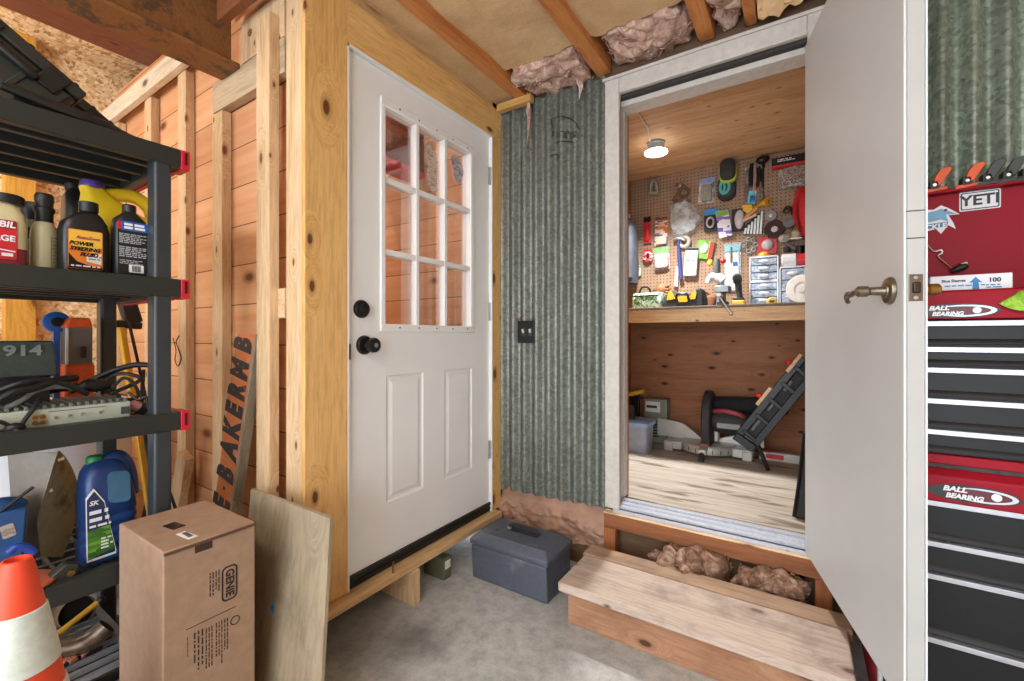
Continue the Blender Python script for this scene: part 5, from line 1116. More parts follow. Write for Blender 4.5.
fo = MB().sheet(fen2, 14, 18, (-.002, -.001, 0)).build('olive_flange', M_fen, t)
hl = MB()
for u, v in ((61, 459), (49, 491)):
    p = onX(u, v, -1.765); hl.obox(p, (.004, .014, .008), rotm(rx=.3))
hl.build('slots', plain('pale_hole', (206, 200, 184), .6), fo)
M_bb = worn('blue_bin', (40, 84, 140), (70, 110, 150), .5, 0, .6, 10)
t = thing('parts_bin', 'blue plastic parts bin at the left end of the fourth shelf', 'bin', (-1.74, .03, T4)); a, b = ycol(-20, -1.70), ycol(28, -1.70); z1 = zrow(5, 512, -1.70)
MB().prism([(-1.70, a, T4), (-1.70, b-.012, T4), (-1.70, b, z1), (-1.70, a, z1)], (-.12, 0, 0)).build('bin_body', M_bb, t, .006)
MB().ball((-1.76, (a+b)/2, z1), (.05, .05, .022), 14).build('blue_rag', plain('blue_rag', (40, 92, 160), .8, 0, .4, 40, bump=.5), t); MB().cyl((-1.71, b-.06, z1-.01), (-1.70, b+.01, z1+.05), .004, n=8).build('pen', M_blk, t)
quad('label', M_paper, t, (-1.6995, ycol(8, -1.70), zrow(8, 531, -1.70)), (0, 1, .2), (0, -.2, 1), .024, .034)
t = thing('reflector_disc', 'flat orange-brown plastic disc lying at the front of the fourth shelf', 'disc', (-1.68, .06, T4))
MB().lathe((-1.70, ycol(10, -1.68), T4+.012), [(.085, 0), (.088, .004), (.085, .008), (.02, .012)], (.1, 0, 1), 32).build('disc', plain('orange_brown', (190, 96, 62), .5), t); MB().cyl((-1.70, ycol(10, -1.68), T4), (-1.70, ycol(10, -1.68), T4+.02), .03).build('foot', M_blackp, t)
tag(MB().ring(smooth([onX(8, 553, -1.655), onX(16, 547, -1.655), onX(27, 548, -1.655), onX(34, 553, -1.655)]), [.010]*13, 10).build('hose_piece', plain('bright_blue', (34, 70, 160), .4)), 'short bright blue hose behind the tip of the traffic cone', 'hose')
t = thing('metal_bracket', 'small dark cast bracket with a brass bolt on the fourth shelf rim', 'bracket', (-1.68, .2, T4))
MB().prism([(-1.66, ycol(44, -1.66), T4), (-1.66, ycol(79, -1.66), T4), (-1.66, ycol(80, -1.66), T4+.035), (-1.66, ycol(66, -1.66), T4+.045), (-1.66, ycol(52, -1.66), T4+.025)], (-.035, 0, 0)).build('bracket_body', plain('cast_iron', (66, 66, 58), .6, .4, .3, 30, bump=.2), t, .004)
MB().cyl((-1.655, ycol(70, -1.66), T4+.02), (-1.648, ycol(70, -1.66), T4+.02), .009, n=6).build('bolt', M_brass, t)
# ---------------------------------------------------------------- bottom tier
GZ = .205; M_gr = plain('grey_grate', (150, 156, 162), .4, .4, .1, 20)
t = thing('metal_grate', 'light grey slatted metal grate raised on the bottom shelf', 'grate', (-1.85, .36, T5)); m = MB(); gx0, gx1, gy0, gy1 = -2.08, -1.655, .16, .50
m.box(gx0, gx1, gy0, gy0+.02, GZ-.02, GZ).box(gx0, gx1, gy1-.02, gy1, GZ-.02, GZ).box(gx0, gx1, (gy0+gy1)/2-.01, (gy0+gy1)/2+.01, GZ-.02, GZ)
for k in range(10): x = gx0 + (gx1-gx0-.014)*k/9; m.box(x, x+.014, gy0+.001, gy1-.001, GZ-.014, GZ-.001)
m.build('grate_bars', M_gr, t)
for x in (gx0+.01, gx1-.03):
    for y in (gy0+.002, gy1-.02): MB().box(x, x+.018, y, y+.018, T5, GZ-.02).build('leg', M_gr, t)
t = thing('exhaust_pipe', 'bent tarnished exhaust pipe lying on the slatted grate', 'pipe', onZ(85, 640, GZ)); M_ex = worn('tarnished_pipe', (150, 138, 124), (96, 78, 62), .35, .7, .5, 7)
c0 = smooth([onZ(50, 646, GZ+.03), onZ(66, 647, GZ+.03), onZ(82, 644, GZ+.034), onZ(96, 636, GZ+.044), onZ(107, 626, GZ+.062)])
MB().ring(c0, .028, 20, caps=False).build('pipe', M_ex, t); MB().ring([c0[-1], c0[-1]+(c0[-2]-c0[-1])*.4], [.0255, .024], 20).build('pipe_mouth', plain('near_black', (24, 20, 18), .9), t)  # near-black plug closes the pipe end
nb = MB()
t = thing('copper_fittings', 'strip of copper-coloured fittings in front of the exhaust pipe', 'fittings', onZ(80, 655, GZ))
for k in range(6): nb.obox(onZ(66+6*k, 661-3.2*k+2*(k % 2), GZ+.008), (.018, .020, .014), rotm(.2, .1*k, .3))
nb.build('fitting_row', plain('copper', (200, 138, 106), .4, .5), t, .002); MB().tube([onZ(62, 667, GZ+.005), onZ(80, 657, GZ+.005), onZ(102, 647, GZ+.005)], .005, 8).build('fitting_rail', M_blackp, t)
t = thing('yellow_rod', 'yellow rod poking up through the bottom shelf clutter', 'rod', onZ(60, 632, T5)); r0, r1 = onZ(50, 640, GZ+.012), onX(101, 600, -1.93)
MB().cyl(r0, r1, .009, n=12).build('rod', plain('yellow_rod', (214, 164, 40), .4), t); MB().ball(r1, .013, 10).build('rod_end', M_blackp, t)
t = thing('muffler', 'dark rusty can with an open end behind the exhaust pipe', 'can', onX(74, 614, -2.06)); ca, cb = onX(66, 610, -2.10), onX(78, 612, -2.0)
MB().ring([ca, cb], .048, 24, caps=False).box(ca.x-.01, cb.x, ca.y, cb.y, T5, ca.z-.045).build('can', worn('can_rust', (140, 110, 86), (80, 64, 54), .6, .4, .5, 9), t); MB().ring([cb + (ca-cb)*.15, cb + (ca-cb)*.2], .046, 24).build('can_hole', plain('near_black', (24, 20, 18), .9), t)  # near-black disc set just inside the can's end
# ---------------------------------------------------------------- behind the shelves
struct(MB().box(-3.45, -3.37, .46, .57, 0, 2.72).build('trim_21', wood('yellow_post', (220, 166, 72), (196, 138, 50), 'z', (110, 70, 30)), None, .003), 'yellow pine post on the flake board wall', 'post')
for y_ in (-.2, -.9): struct(MB().box(-3.45, -3.37, y_, y_+.04, 0, 2.72).build('trim_22', M_stud, None, .003), 'pine post on the flake board wall', 'post')
t = thing('pole_tool', 'yellow pole tool with a black head leaning behind the shelves', 'pole tool', (-2.28, .62, 0))
pt, pb_ = onX(120, 320, -2.45), onX(152, 520, -2.22); dz = (pb_-pt)/(pt.z-pb_.z); pf = pb_ + dz*pb_.z
MB().bar(pt, pf, .034, .022, (0, 1, 0)).build('pole', plain('yellow_rod', (214, 164, 40), .4), t, .004)
MB().obox(pt + Vector((0, .03, .05)), (.05, .06, .13), rotm(rx=.25)).build('motor_head', M_blackp, t, .008); MB().obox(pt + Vector((.0, .02, -.02)), (.06, .10, .03), rotm(rx=-.1)).build('grip', M_blackp, t, .006)
MB().tube([pt + Vector((.03, .02, .0)), pt + Vector((.05, .05, -.2)), pt*.5+pf*.5 + Vector((.03, .05, 0)), pf + Vector((.02, .05, .3)), pf + Vector((.0, .03, .03))], .006, 8).build('power_cord', M_cable, t)
M_drum = plain('white_drum', (224, 226, 228), .4, 0, .04, 6)
def drum(label, x, y, r, h, mat, rim):
    t = thing('drum', label, 'drum', (x, y, 0), 'drums behind the shelves')
    MB().lathe((x, y, 0), [(r*.96, 0), (r, .02), (r, h*.3), (r*1.02, h*.31), (r*1.02, h*.34), (r, h*.35), (r, h*.94), (r*.97, h)], n=36).build('drum_body', mat, t)
    MB().ring([(x + r*1.0*math.cos(q), y + r*1.0*math.sin(q), h-.01) for q in [2*PI*k/36 for k in range(36)]], .018, 8, True).build('drum_rim', rim, t)
drum('white drum with a black rim standing behind the shelves', -2.72, .50, .27, .86, M_drum, M_blackp)
drum('shorter white drum behind the left half of the shelves', -2.78, -.14, .27, .80, M_drum, M_drum)
drum('brown drum right of the white one behind the shelves', -2.42, .64, .17, .70, plain('brown_drum', (132, 104, 90), .5), M_blackp) if False else None
tag(MB().ring(smooth([(-2.42, .70, .02), (-2.40, .72, .3), (-2.36, .74, .55), (-2.39, .72, .8), (-2.44, .74, 1.0)]), .008, 8).build('hanging_cord', M_cable), 'black cord hanging down behind the right shelf post', 'cord')
tag(MB().ring(smooth([onY(u, v, YC-.0025) for u, v in [(173,338),(176,350),(175,360),(178,366),(181,358),(178,348),(176,342),(179,336)]]), .0022, 6).build('wire_scrap', M_blk), 'small tangle of thin black wire on the stud beside the shelf', 'wire')
# ================================================================ workshop: bench, lamp
YF = 2.98; BZ = 1.326; PY = SY - .004
bn = thing('workbench', 'long wooden workbench with a pine fascia under the pegboard', 'workbench', (-.3, 3.3, SZ))
MB().box(SX0+.002, SX1-.002, YF-.018, SY-.002, BZ, BZ+.014).build('worktop', worn('worktop_edge', (120, 104, 88), (80, 66, 54), .7, 0, .55, 8), bn, .002)
MB().box(SX0+.002, SX1-.002, YF, YF+.038, BZ-.086, BZ).build('fascia', M_bench, bn, .002)
for x in (SX0+.02, SX1-.06): MB().box(x, x+.04, YF+.05, YF+.13, SZ, BZ-.002).build('leg', M_ply_back, bn, .002)
lp = onZ(656, 154, 2.335)
M_emit = NT('lamp_lens'); M_emit.b.inputs['Emission Color'].default_value = (1, .97, .92, 1); M_emit.b.inputs['Emission Strength'].default_value = 9; M_emit = M_emit.fin((.9, .9, .9, 1), .4)
cl = thing('ceiling_lamp', 'round glowing white lamp on the plywood ceiling of the workshop', 'lamp', (lp.x, lp.y, SCZ))
MB().lathe((lp.x, lp.y, SCZ), [(.058, 0), (.058, -.012), (.05, -.02), (.046, -.05), (.062, -.056)], n=32).build('lamp_base', plain('lamp_grey', (150, 150, 150), .5), cl)
MB().lathe((lp.x, lp.y, SCZ-.056), [(.062, 0), (.072, -.006), (.072, -.014), (.05, -.022), (.01, -.024)], n=32).build('lamp_lens', M_emit, cl)
MB().tube([(lp.x-.03, lp.y-.03, SCZ-.004), onZ(648, 128, SCZ-.006), onZ(645, 124, SCZ-.006), onZ(638, 112, SCZ-.006)], .005, 8).build('lamp_cord', plain('white_cord', (214, 204, 190), .5), cl)
# ---------------------------------------------------------------- pegboard helpers
def pp_(u, v, off=.0): return onY(u, v, PY-off)
def rect(u0, v0, u1, v1, off=0):
    um = (u0+u1)/2; return pp_(u0, v1, off).x, pp_(u1, v0, off).x, pp_(um, v1, off).z, pp_(um, v0, off).z
def hook(t, x, z, y0=None):
    MB().tube([(x, PY, z), (x, PY-.02, z), (x, PY-.035, z+.004), (x, PY-.04, z+.012)], .0022, 6, 3).build('peg_hook', M_steel, t)
def pack(label, cat, r, card, header=None, bubble=None, rot=0, off=.012, name='blister_pack', hfrac=.25, bub=(.12, .08, .88, .66), group='packages hanging on the pegboard', bd=.018, shape='box', extra=None):
    x0, x1, z0, z1 = rect(*r); cx, cz = (x0+x1)/2, (z0+z1)/2; w, h = x1-x0, z1-z0
    t = thing(name, label, cat, (cx, PY-off, z0), group); m = rotm(ry=rot); C = Vector((cx, PY-off, cz))
    def Q(a, b, d=0): return C + m @ Vector(((a-.5)*w, -d, (b-.5)*h))
    n = Vector((0, -1, 0))
    pts = [C + m @ Vector((a, 0, b)) for a, b in rrect(w, h, min(w, h)*.08)]
    cd = MB().prism(pts, n*.003).build('card', card, t, smooth_=False)
    if header: MB().prism([Q(.02, 1-hfrac, .0032), Q(.98, 1-hfrac, .0032), Q(.98, .985, .0032), Q(.02, .985, .0032)], n*.0006).build('header', header, cd)
    if bubble:
        a0, b0, a1, b1 = bub; bc_ = Q((a0+a1)/2, (b0+b1)/2, .003); hw, hh = (a1-a0)*w/2, (b1-b0)*h/2
        b = MB()
        if shape == 'box':
            secs = []
            for k, d in ((1, 0), (1, bd*.6), (.92, bd*.9), (.78, bd)): secs.append([bc_ + m @ Vector((a*k, -d, c*k)) for a, c in rrect(hw*2, hh*2, min(hw, hh)*.35)])
            b.sections(secs)
        elif shape == 'ball': b.ball(bc_, (hw, bd, hh), 18, m)
        elif shape == 'ring': b.ring([bc_ + m @ Vector((hw*.75*math.cos(q), -bd*.5, hh*.75*math.sin(q))) for q in [2*PI*k/24 for k in range(24)]], min(hw, hh)*.25, 8, True)
        b.build('product', bubble, t)
    if extra: extra(t, Q, m, w, h)
    hook(t, *(lambda q: (q.x, q.z))(Q(.5, .95)))
    return t
c_ = lambda n, c, r=.5, **k: plain(n, c, r, **k)
M_crd = c_('card_white', (216, 212, 206)); M_crdg = c_('card_grey', (150, 152, 150), .5, var=.2, scale=60); M_clear = film_mat('clear_bag', (220, 226, 228), .36, .15, 16)
M_brown = worn('brown_metal', (122, 92, 70), (70, 54, 44), .5, .4, .5, 25)
M_teal = c_('teal', (86, 190, 186)); M_lime = c_('lime', (178, 194, 44)); M_dk = c_('dark_charcoal', (46, 46, 46), .7, var=.2, scale=60); M_zinc = worn('zinc_plated', (170, 170, 162), (110, 106, 98), .38, .7, .5, 30)
M_pur = c_('purple_print', (104, 72, 178)); M_yell = c_('yellow_plastic', (228, 178, 44), .4); M_redp = c_('red_plastic', (202, 40, 44), .4); M_bluep = c_('blue_plastic', (44, 92, 176), .4)
# ---------------------------------------------------------------- hardware on the pegboard, left half
t = thing('shackle', 'grey steel bow shackle high on the left of the pegboard', 'shackle', pp_(653.5, 194, .02))
p = [pp_(u, v, .022) for u, v in ((650.5, 192), (651, 186), (652.4, 182), (654, 181), (655.5, 182), (656.6, 186), (657, 192))]
MB().ring(smooth(p), .0165, 12).build('bow', c_('shackle_grey', (150, 148, 140), .4), t)
MB().cyl(pp_(648.2, 192.8, .022), pp_(658.8, 192.8, .022), .015, n=14).build('pin', c_('shackle_grey', (150, 148, 140), .4), t); hook(t, pp_(653.7, 181, 0).x, pp_(653.7, 181, 0).z)
t = thing('pulley_block', 'brown metal pulley and strap hardware above the clear bag', 'hardware', pp_(682, 201, .02))
MB().bar(pp_(673, 201, .02), pp_(684, 184, .02), .028, .012, (0, 1, 0)).build('strap', M_brown, t, .003); MB().bar(pp_(676, 184, .018), pp_(690, 190, .018), .022, .010, (0, 1, 0)).build('arm', M_brown, t, .002)
MB().ring([pp_(684, 192, .026) + Vector((.034*math.cos(q), 0, .034*math.sin(q))) for q in [2*PI*k/24 for k in range(24)]], .010, 10, True).build('ring', M_brown, t); MB().bar(pp_(673, 200, .014), pp_(691, 201, .014), .022, .012, (0, 1, 0)).build('foot_bar', M_brown, t, .002); MB().lathe(pp_(680, 186, .02), [(.014, 0), (.012, .012), (.004, .014)], (0, -1, 0), 12).build('bolt', M_zinc, t); hook(t, pp_(681, 182, 0).x, pp_(681, 182, 0).z)
# clear plastic bag with loops inside
t = thing('plastic_bag', 'bulging clear plastic bag of grey parts hanging on the pegboard', 'bag', pp_(686, 238, .03))
bo = [(670, 207), (679, 201), (686, 199), (693, 204), (703, 218), (698, 226), (690, 236), (681, 238), (673, 236), (670, 226)]
ctr = pp_(686, 220, .0)
def bagsec(k, off): return [ctr + (pp_(u, v, 0)-ctr)*k + Vector((0, -off, 0)) for u, v in bo]
b_ = MB().sections([bagsec(1, .004), bagsec(1.0, .015), bagsec(.86, .045), bagsec(.5, .06)]); b_.build('bag_film', M_clear, t)
inn = MB()
for q in range(4): inn.ring([pp_(683+q*2, 223+q, .012+.008*q) + Vector((.04*math.cos(a), 0, .034*math.sin(a))) for a in [2*PI*k/20 for k in range(20)]], .007, 8, True)
inn.build('coiled_parts', c_('light_grey_parts', (196, 198, 198), .4), t); MB().ball(pp_(676, 210, .02), (.022, .012, .03), 12).build('pale_green_part', c_('pale_green', (170, 186, 130)), t); hook(t, pp_(686, 200, 0).x, pp_(686, 200, 0).z)
pack('narrow red blister pack hanging leftmost on the pegboard', 'package', (644, 217, 651.5, 243.5), c_('red_card', (214, 58, 66)), M_blk, M_redp, hfrac=.2, bub=(.2, .08, .8, .7), bd=.02)
pack('orange, blue and white package right of the narrow red one', 'package', (655.5, 217, 668, 246), printed('orange_blue_card', [(222, 120, 60), (70, 90, 150), (226, 214, 196), (206, 100, 50), (226, 214, 196)], 26), M_brown, c_('cream_pouch', (214, 196, 170)), .03, hfrac=.12, bub=(.1, .04, .95, .28))
pack('clear packet with a blue top and grey contents near the lime-rimmed pads', 'package', (699, 178.5, 715, 204), M_clear, c_('pale_blue_card', (130, 150, 206)), c_('grey_green_contents', (150, 150, 130), var=.2), .05, hfrac=.18, bub=(.2, .08, .86, .72), bd=.03)
pack('package with a bright blue header and dark product', 'package', (704.5, 209, 717.5, 232), M_dk, c_('sky_blue_card', (46, 144, 210)), c_('silver_ring', (186, 182, 182), .3, metal=.4), 0, hfrac=.28, bub=(.15, .1, .85, .66), shape='ring', bd=.03)
pack('white and purple carton with green stripe, tilted on its hook', 'package', (718, 211, 731, 238), printed('white_purple_card', [(226, 224, 224), (108, 78, 186), (226, 224, 224), (120, 90, 196), (236, 234, 232)], 14), c_('green_stripe', (130, 176, 60)), None, -.13, hfrac=.22, off=.03)
pack('round clear clamshell with dark backing beside the purple carton', 'package', (732, 209, 745, 232), M_dk, None, c_('clear_dome', (206, 200, 200), .2), 0, bub=(.2, .1, 1.0, .95), shape='ball', bd=.03)
pack('green card with a white flower-shaped product and red end', 'package', (697, 241, 714, 259), c_('green_card', (116, 186, 56)), None, c_('white_plastic', (226, 222, 214), .4), .2, bub=(.2, .25, .7, .85), shape='ball', extra=lambda t, Q, m, w, h: MB().prism([Q(.74, .04, .004), Q(.98, .04, .004), Q(.98, .96, .004), Q(.74, .96, .004)], (0, -.006, 0)).build('red_end', M_redp, t))
def whitelabel(t, Q, m, w, h):
    small_print(t, Q(.48, .66, .0245), m @ Vector((1, 0, 0)), m @ Vector((0, 0, 1)), w*.7, h*.30, 4, c_('purple_grey_ink', (96, 92, 120)), 51, .5)
pack('white carton with small print hanging below the clear bag', 'package', (685, 248, 698.5, 277), M_crdg, M_dk, M_stw, .07, hfrac=.1, bub=(.02, .02, .98, .88), bd=.02, off=.02, extra=whitelabel)
t = thing('tape_roll', 'small red and white roll hanging low on the left', 'tape roll', pp_(648, 264, .02)); MB().ring([pp_(648, 257, .02) + Vector((.026*math.cos(q), 0, .034*math.sin(q))) for q in [2*PI*k/22 for k in range(22)]], .014, 10, True).build('roll', printed('red_white_wrap', [(204, 40, 50), (226, 220, 214), (190, 36, 44)], 40), t); MB().box(*[pp_(644.5, 252, 0).x, pp_(652, 252, 0).x], PY-.03, PY-.004, pp_(648, 254, 0).z, pp_(648, 250, 0).z).build('roll_card', M_redp, t); hook(t, pp_(648, 250, 0).x, pp_(648, 250, 0).z)
pack('clear packet with a green top and pink contents', 'package', (654.5, 247, 670, 270), M_clear, c_('green_header', (130, 176, 110)), c_('pink_contents', (218, 176, 172), var=.15), -.06, hfrac=.26, bub=(.06, .06, .94, .66), bd=.028)
# hammer with blue handle
t = thing('hammer', 'hammer with a long blue handle hanging head up under the clear bag', 'hammer', pp_(679, 280, .03))
MB().ring(smooth([pp_(678.5, 240, .03), pp_(679, 252, .03), pp_(680, 268, .03), pp_(681, 279, .03)]), [.011]*5+[.013]*6+[.015]*2, 12).build('handle', c_('navy_handle', (52, 68, 136), .45), t); MB().ring([pp_(673, 240, .03), pp_(677, 238.5, .03), pp_(681, 238.5, .03), pp_(685, 241, .03)], [.012, .016, .016, .013], 12).build('hammer_head', M_zinc, t); hook(t, pp_(679, 243, 0).x, pp_(679, 243, 0).z)
t = thing('tape_roll', 'grey roll of tape hanging behind the hammer head', 'tape roll', pp_(684, 248, .02)); MB().ring([pp_(684, 242, .014) + Vector((.036*math.cos(q), 0, .036*math.sin(q))) for q in [2*PI*k/24 for k in range(24)]], .016, 10, True).build('roll', c_('tape_beige', (176, 166, 152)), t); hook(t, pp_(684, 238, 0).x, pp_(684, 238, 0).z)
tag(MB().prism([pp_(u, v, .01) for u, v in ((676, 266), (679, 268), (678, 287), (674, 286))], (0, -.012, 0)).build('small_packet', c_('pale_packet', (196, 178, 172))), 'thin pale packet hanging beside the blue hammer handle', 'package', 'packages hanging on the pegboard')
tag(MB().prism([pp_(u, v, .008) for u, v in ((637, 266), (641, 265), (641, 276), (637, 277))], (0, -.01, 0)).build('small_packet', printed('white_green_card', [(220, 220, 214), (120, 150, 110), (226, 226, 222)], 40)), 'tiny white and green packet at the left edge of the pegboard', 'package', 'packages hanging on the pegboard')
# jacket on the side wall
t = thing('jacket', 'dark grey work jacket hanging on the left workshop wall', 'jacket', (SX0+.06, 3.40, 1.55)); jm_ = MB()
for (y_, z0, z1, r) in ((3.40, 1.56, 2.02, .05),):
    jm_.sections([sect((SX0+.05, y_), .045, .10+.03*math.sin(6*k), z0+(z1-z0)*k, 2.4, 20) for k in [i/8 for i in range(8)]] + [sect((SX0+.05, y_), .03, .05, z1+.02, 2.4, 20)])
jm_.build('jacket_body', c_('slate_cloth', (78, 82, 92), .8, var=.3, scale=18), t); MB().ring(smooth([(SX0+.06, 3.32, 1.98), (SX0+.07, 3.30, 1.8), (SX0+.06, 3.31, 1.6)]), [.035]*9, 12).build('sleeve', c_('slate_cloth', (78, 82, 92), .8), t); MB().tube([(SX0, 3.40, 2.06), (SX0+.05, 3.40, 2.05)], .006).build('hook', M_steel, t)
tag(MB().box(SX0, SX0+.012, 3.30, 3.50, 2.10, 2.13).build('wall_batten', c_('white_plastic', (226, 222, 214), .4)), 'short white batten on the left workshop wall', 'batten')
# lime rimmed pads
def pad(label, u0, v0, u1, v1, off, rim, core, inset=None):
    x0, x1, z0, z1 = rect(u0, v0, u1, v1, off); cx, cz, w, h = (x0+x1)/2, (z0+z1)/2, x1-x0, z1-z0
    t = thing('knee_pad', label, 'knee pad', (cx, PY-off, z0), 'padded pair on one hook')
    def o_(k, d, s=0): return [(cx+a*k, PY-off-d, cz+b*k+s) for a, b in rrect(w, h, w*.42, 7)]
    MB().sections([o_(1, 0), o_(1.02, .02), o_(.97, .035)]).build('pad_rim', rim, t); MB().sections([o_(.93, .03, .010), o_(.88, .055, .012), o_(.7, .066, .012), o_(.3, .07, .012)]).build('pad_face', core, t)
    if inset: MB().ring([(cx-.006+w*.25*math.cos(q), PY-off-.073, cz+h*.27*math.sin(q)) for q in [2*PI*k/24 for k in range(24)]], .010, 8, True).build('oval_mark', inset, t); MB().tube([(cx-.01, PY-off-.073, cz-h*.2), (cx-.006, PY-off-.073, cz), (cx-.012, PY-off-.073, cz+h*.2)], .007, 6).build('centre_mark', inset, t)
    hook(t, cx, z1-.01)
pad('black padded pad with a teal oval mark, lower of the pair', 718, 178, 736, 201, .005, M_dk, c_('charcoal_pad', (70, 72, 74), .7, var=.2, scale=50), M_teal); pad('black pad with a lime green rim, upper of the pair', 720, 161.5, 737, 184, .055, M_lime, M_dk)
# ---------------------------------------------------------------- right half: hand tools
def handtool(label, cat, name, pts, rad, mat, grips=None, head=None):
    P_ = [pp_(u, v, o) for u, v, o in pts]; t = thing(name, label, cat, P_[-1], 'hand tools on the pegboard')
    MB().ring(smooth(P_), [rad]*(4*(len(P_)-1)+1), 10).build('shaft', mat, t)
    if grips: MB().ring(smooth([pp_(u, v, o) for u, v, o in grips[0]]), [grips[1]]*(4*(len(grips[0])-1)+1), 10).build('grip', grips[2], t)
    if head: MB().bar(pp_(*head[0]), pp_(*head[1]), head[2], .012, (0, 1, 0)).build('head', head[3], t, .002)
    hook(t, P_[0].x, P_[0].z-.01); return t
handtool('black handled pliers at the left of the hand tool cluster', 'pliers', 'pliers', [(748, 168, .02), (747, 180, .02), (747.5, 190, .02)], .011, M_zinc, ([(747.5, 184, .02), (746.5, 192, .02), (748, 202, .02)], .014, c_('mauve_grip', (120, 92, 104))), ((745, 170, .02), (751.5, 166.5, .02), .020, c_('pale_metal', (206, 204, 196), .3)))
handtool('long black pry tool hanging upright in the middle of the tool cluster', 'pry tool', 'pry_bar', [(752, 163.5, .025), (751, 172, .025), (751.5, 186, .025)], .014, M_blk, ([(755, 165, .03), (755, 178, .03), (754, 194, .03)], .010, c_('pink_grey_bar', (160, 132, 130))))
handtool('black snips hanging at the right of the tool cluster', 'snips', 'snips', [(758, 167, .02), (759.5, 176, .02), (758, 187, .02)], .014, M_blk, ([(759, 180, .022), (761.5, 190, .022), (763, 199, .022)], .010, M_zinc))
handtool('dark screwdriver hanging behind the snips', 'screwdriver', 'screwdriver', [(762, 168, .01), (762, 178, .01), (762, 188, .01)], .012, M_blk, ([(764, 183, .012), (759, 186.5, .012), (756, 190, .012)], .006, M_or))
pack('teal and blue package in front of the hanging pliers', 'package', (748.5, 192, 756.5, 205), M_teal, c_('light_cyan', (120, 206, 216)), M_bluep, .1, bub=(.3, .1, .9, .6), off=.035, bd=.012)
t = thing('caulk_nozzle', 'yellow funnel-shaped nozzle sticking out of the tool cluster', 'nozzle', pp_(768, 207, .05)); q = pp_(767.5, 201.5, .05)
MB().lathe(q, [(.012, -.09), (.014, -.05), (.022, -.02), (.032, 0), (.030, .003), (.018, -.008)], (.75, -.65, .05), 22).build('funnel', M_yell, t); MB().lathe(q + Vector((.012, -.010, 0)), [(.012, -.004), (.010, .002)], (.75, -.65, .05), 14).build('nozzle_hole', c_('amber', (170, 120, 40)), t); MB().cyl(pp_(768, 203, .05), pp_(774, 208, .05), .004, n=8).build('nozzle_tip', M_zinc, t); hook(t, pp_(762, 200, 0).x, pp_(762, 200, 0).z)
t = thing('scraper', 'yellow and orange plastic scraper under the hand tools', 'scraper', pp_(747, 212, .03)); MB().prism([pp_(u, v, .025) for u, v in ((742, 206), (752, 204.5), (753, 210), (748, 214), (743, 211))], (0, -.014, 0)).build('scraper_head', M_yell, t, .002); MB().bar(pp_(744, 219, .024), pp_(757, 208, .024), .024, .012, (0, 1, 0)).build('scraper_handle', c_('orange_wood', (220, 150, 70)), t, .003); hook(t, pp_(747, 205, 0).x, pp_(747, 205, 0).z)
t = thing('wood_spatula', 'pale pinkish wooden spatula in front of the drill bit card', 'spatula', pp_(750, 221, .04)); MB().bar(pp_(743, 221, .04), pp_(755, 215, .04), .016, .008, (0, 1, 0)).build('blade', c_('pink_wood', (226, 186, 160)), t, .002); MB().ball(pp_(755, 215, .04), .011, 10).build('end', c_('pink_wood', (226, 186, 160)), t); hook(t, pp_(750, 218, 0).x, pp_(750, 218, 0).z)
t = thing('drill_bit_card', 'card of silver saw blades fanned out below the scraper', 'blade card', pp_(752, 235, .02)); MB().prism([pp_(u, v, .006) for u, v in ((743, 228), (762, 210), (763, 233), (744, 235))], (0, -.004, 0)).build('card', M_dk, t)
for k in range(6): MB().bar(pp_(744.5+3.2*k, 234, .013), pp_(746+3.2*k, 228-3.2*k if k < 5 else 211, .013), .014, .004, (0, 1, 0)).build('blade', c_('blade_silver', (204, 208, 204), .3, metal=.5), t, .001)
hook(t, pp_(760, 213, 0).x, pp_(760, 213, 0).z)
t = thing('long_box', 'long black and red cardboard box across the top right of the pegboard', 'box', pp_(790, 168, .04)); x0, x1, z0, z1 = rect(772, 157.5, 812, 165); MB().box(x0, x1, PY-.05, PY-.002, z0, z1).build('box_body', M_blk, t, .002); MB().box(x0, x1, PY-.051, PY-.002, z0-.018, z0-.0005).build('red_strip', M_redp, t, .001); small_print(t, (x0+.085, PY-.0508, z1-.022), XA_, ZA_, .10, .022, 2, M_stw, 52, .6); hook(t, (x0+x1)/2, z0+.01)
t = thing('bagged_rope', 'clear bag of brown cord hanging under the long box', 'bag', pp_(792, 189, .03)); x0, x1, z0, z1 = rect(777, 167, 812, 189); cx, cz = (x0+x1)/2, (z0+z1)/2
MB().sections([[(cx+a, PY-d, cz+b) for a, b in rrect((x1-x0)*k, (z1-z0)*k, .03)] for k, d in ((1, .003), (1, .02), (.9, .05), (.6, .06))]).build('bag_film', film_mat('brown_tint_bag', (190, 176, 164), .4, .25), t)
rp = MB()
for k in range(7): rp.tube([(x0+.03+.02*k, PY-.022, z0+.025), (x0+.045+.022*k, PY-.034, z0+.05), (x0+.055+.024*k, PY-.022, z0+.075)], .011, 8)
rp.build('cord', c_('brown_cord', (104, 82, 70), .8), t); hook(t, cx, z1-.01)
t = thing('black_knob', 'black round handle mounted at the top of the pegboard', 'knob', pp_(762, 163, .02)); MB().ball(pp_(762, 160, .03), (.04, .026, .026), 16).ball(pp_(766, 158.5, .03), (.024, .02, .02), 14).build('knob_body', M_blk, t); MB().cyl(pp_(763, 163, .02), pp_(763.5, 168, .02), .010, n=12).build('stem', M_blk, t); MB().cyl(pp_(762, 160.5, 0), pp_(762, 160.5, .03), .008, n=10).build('mount', M_blk, t)
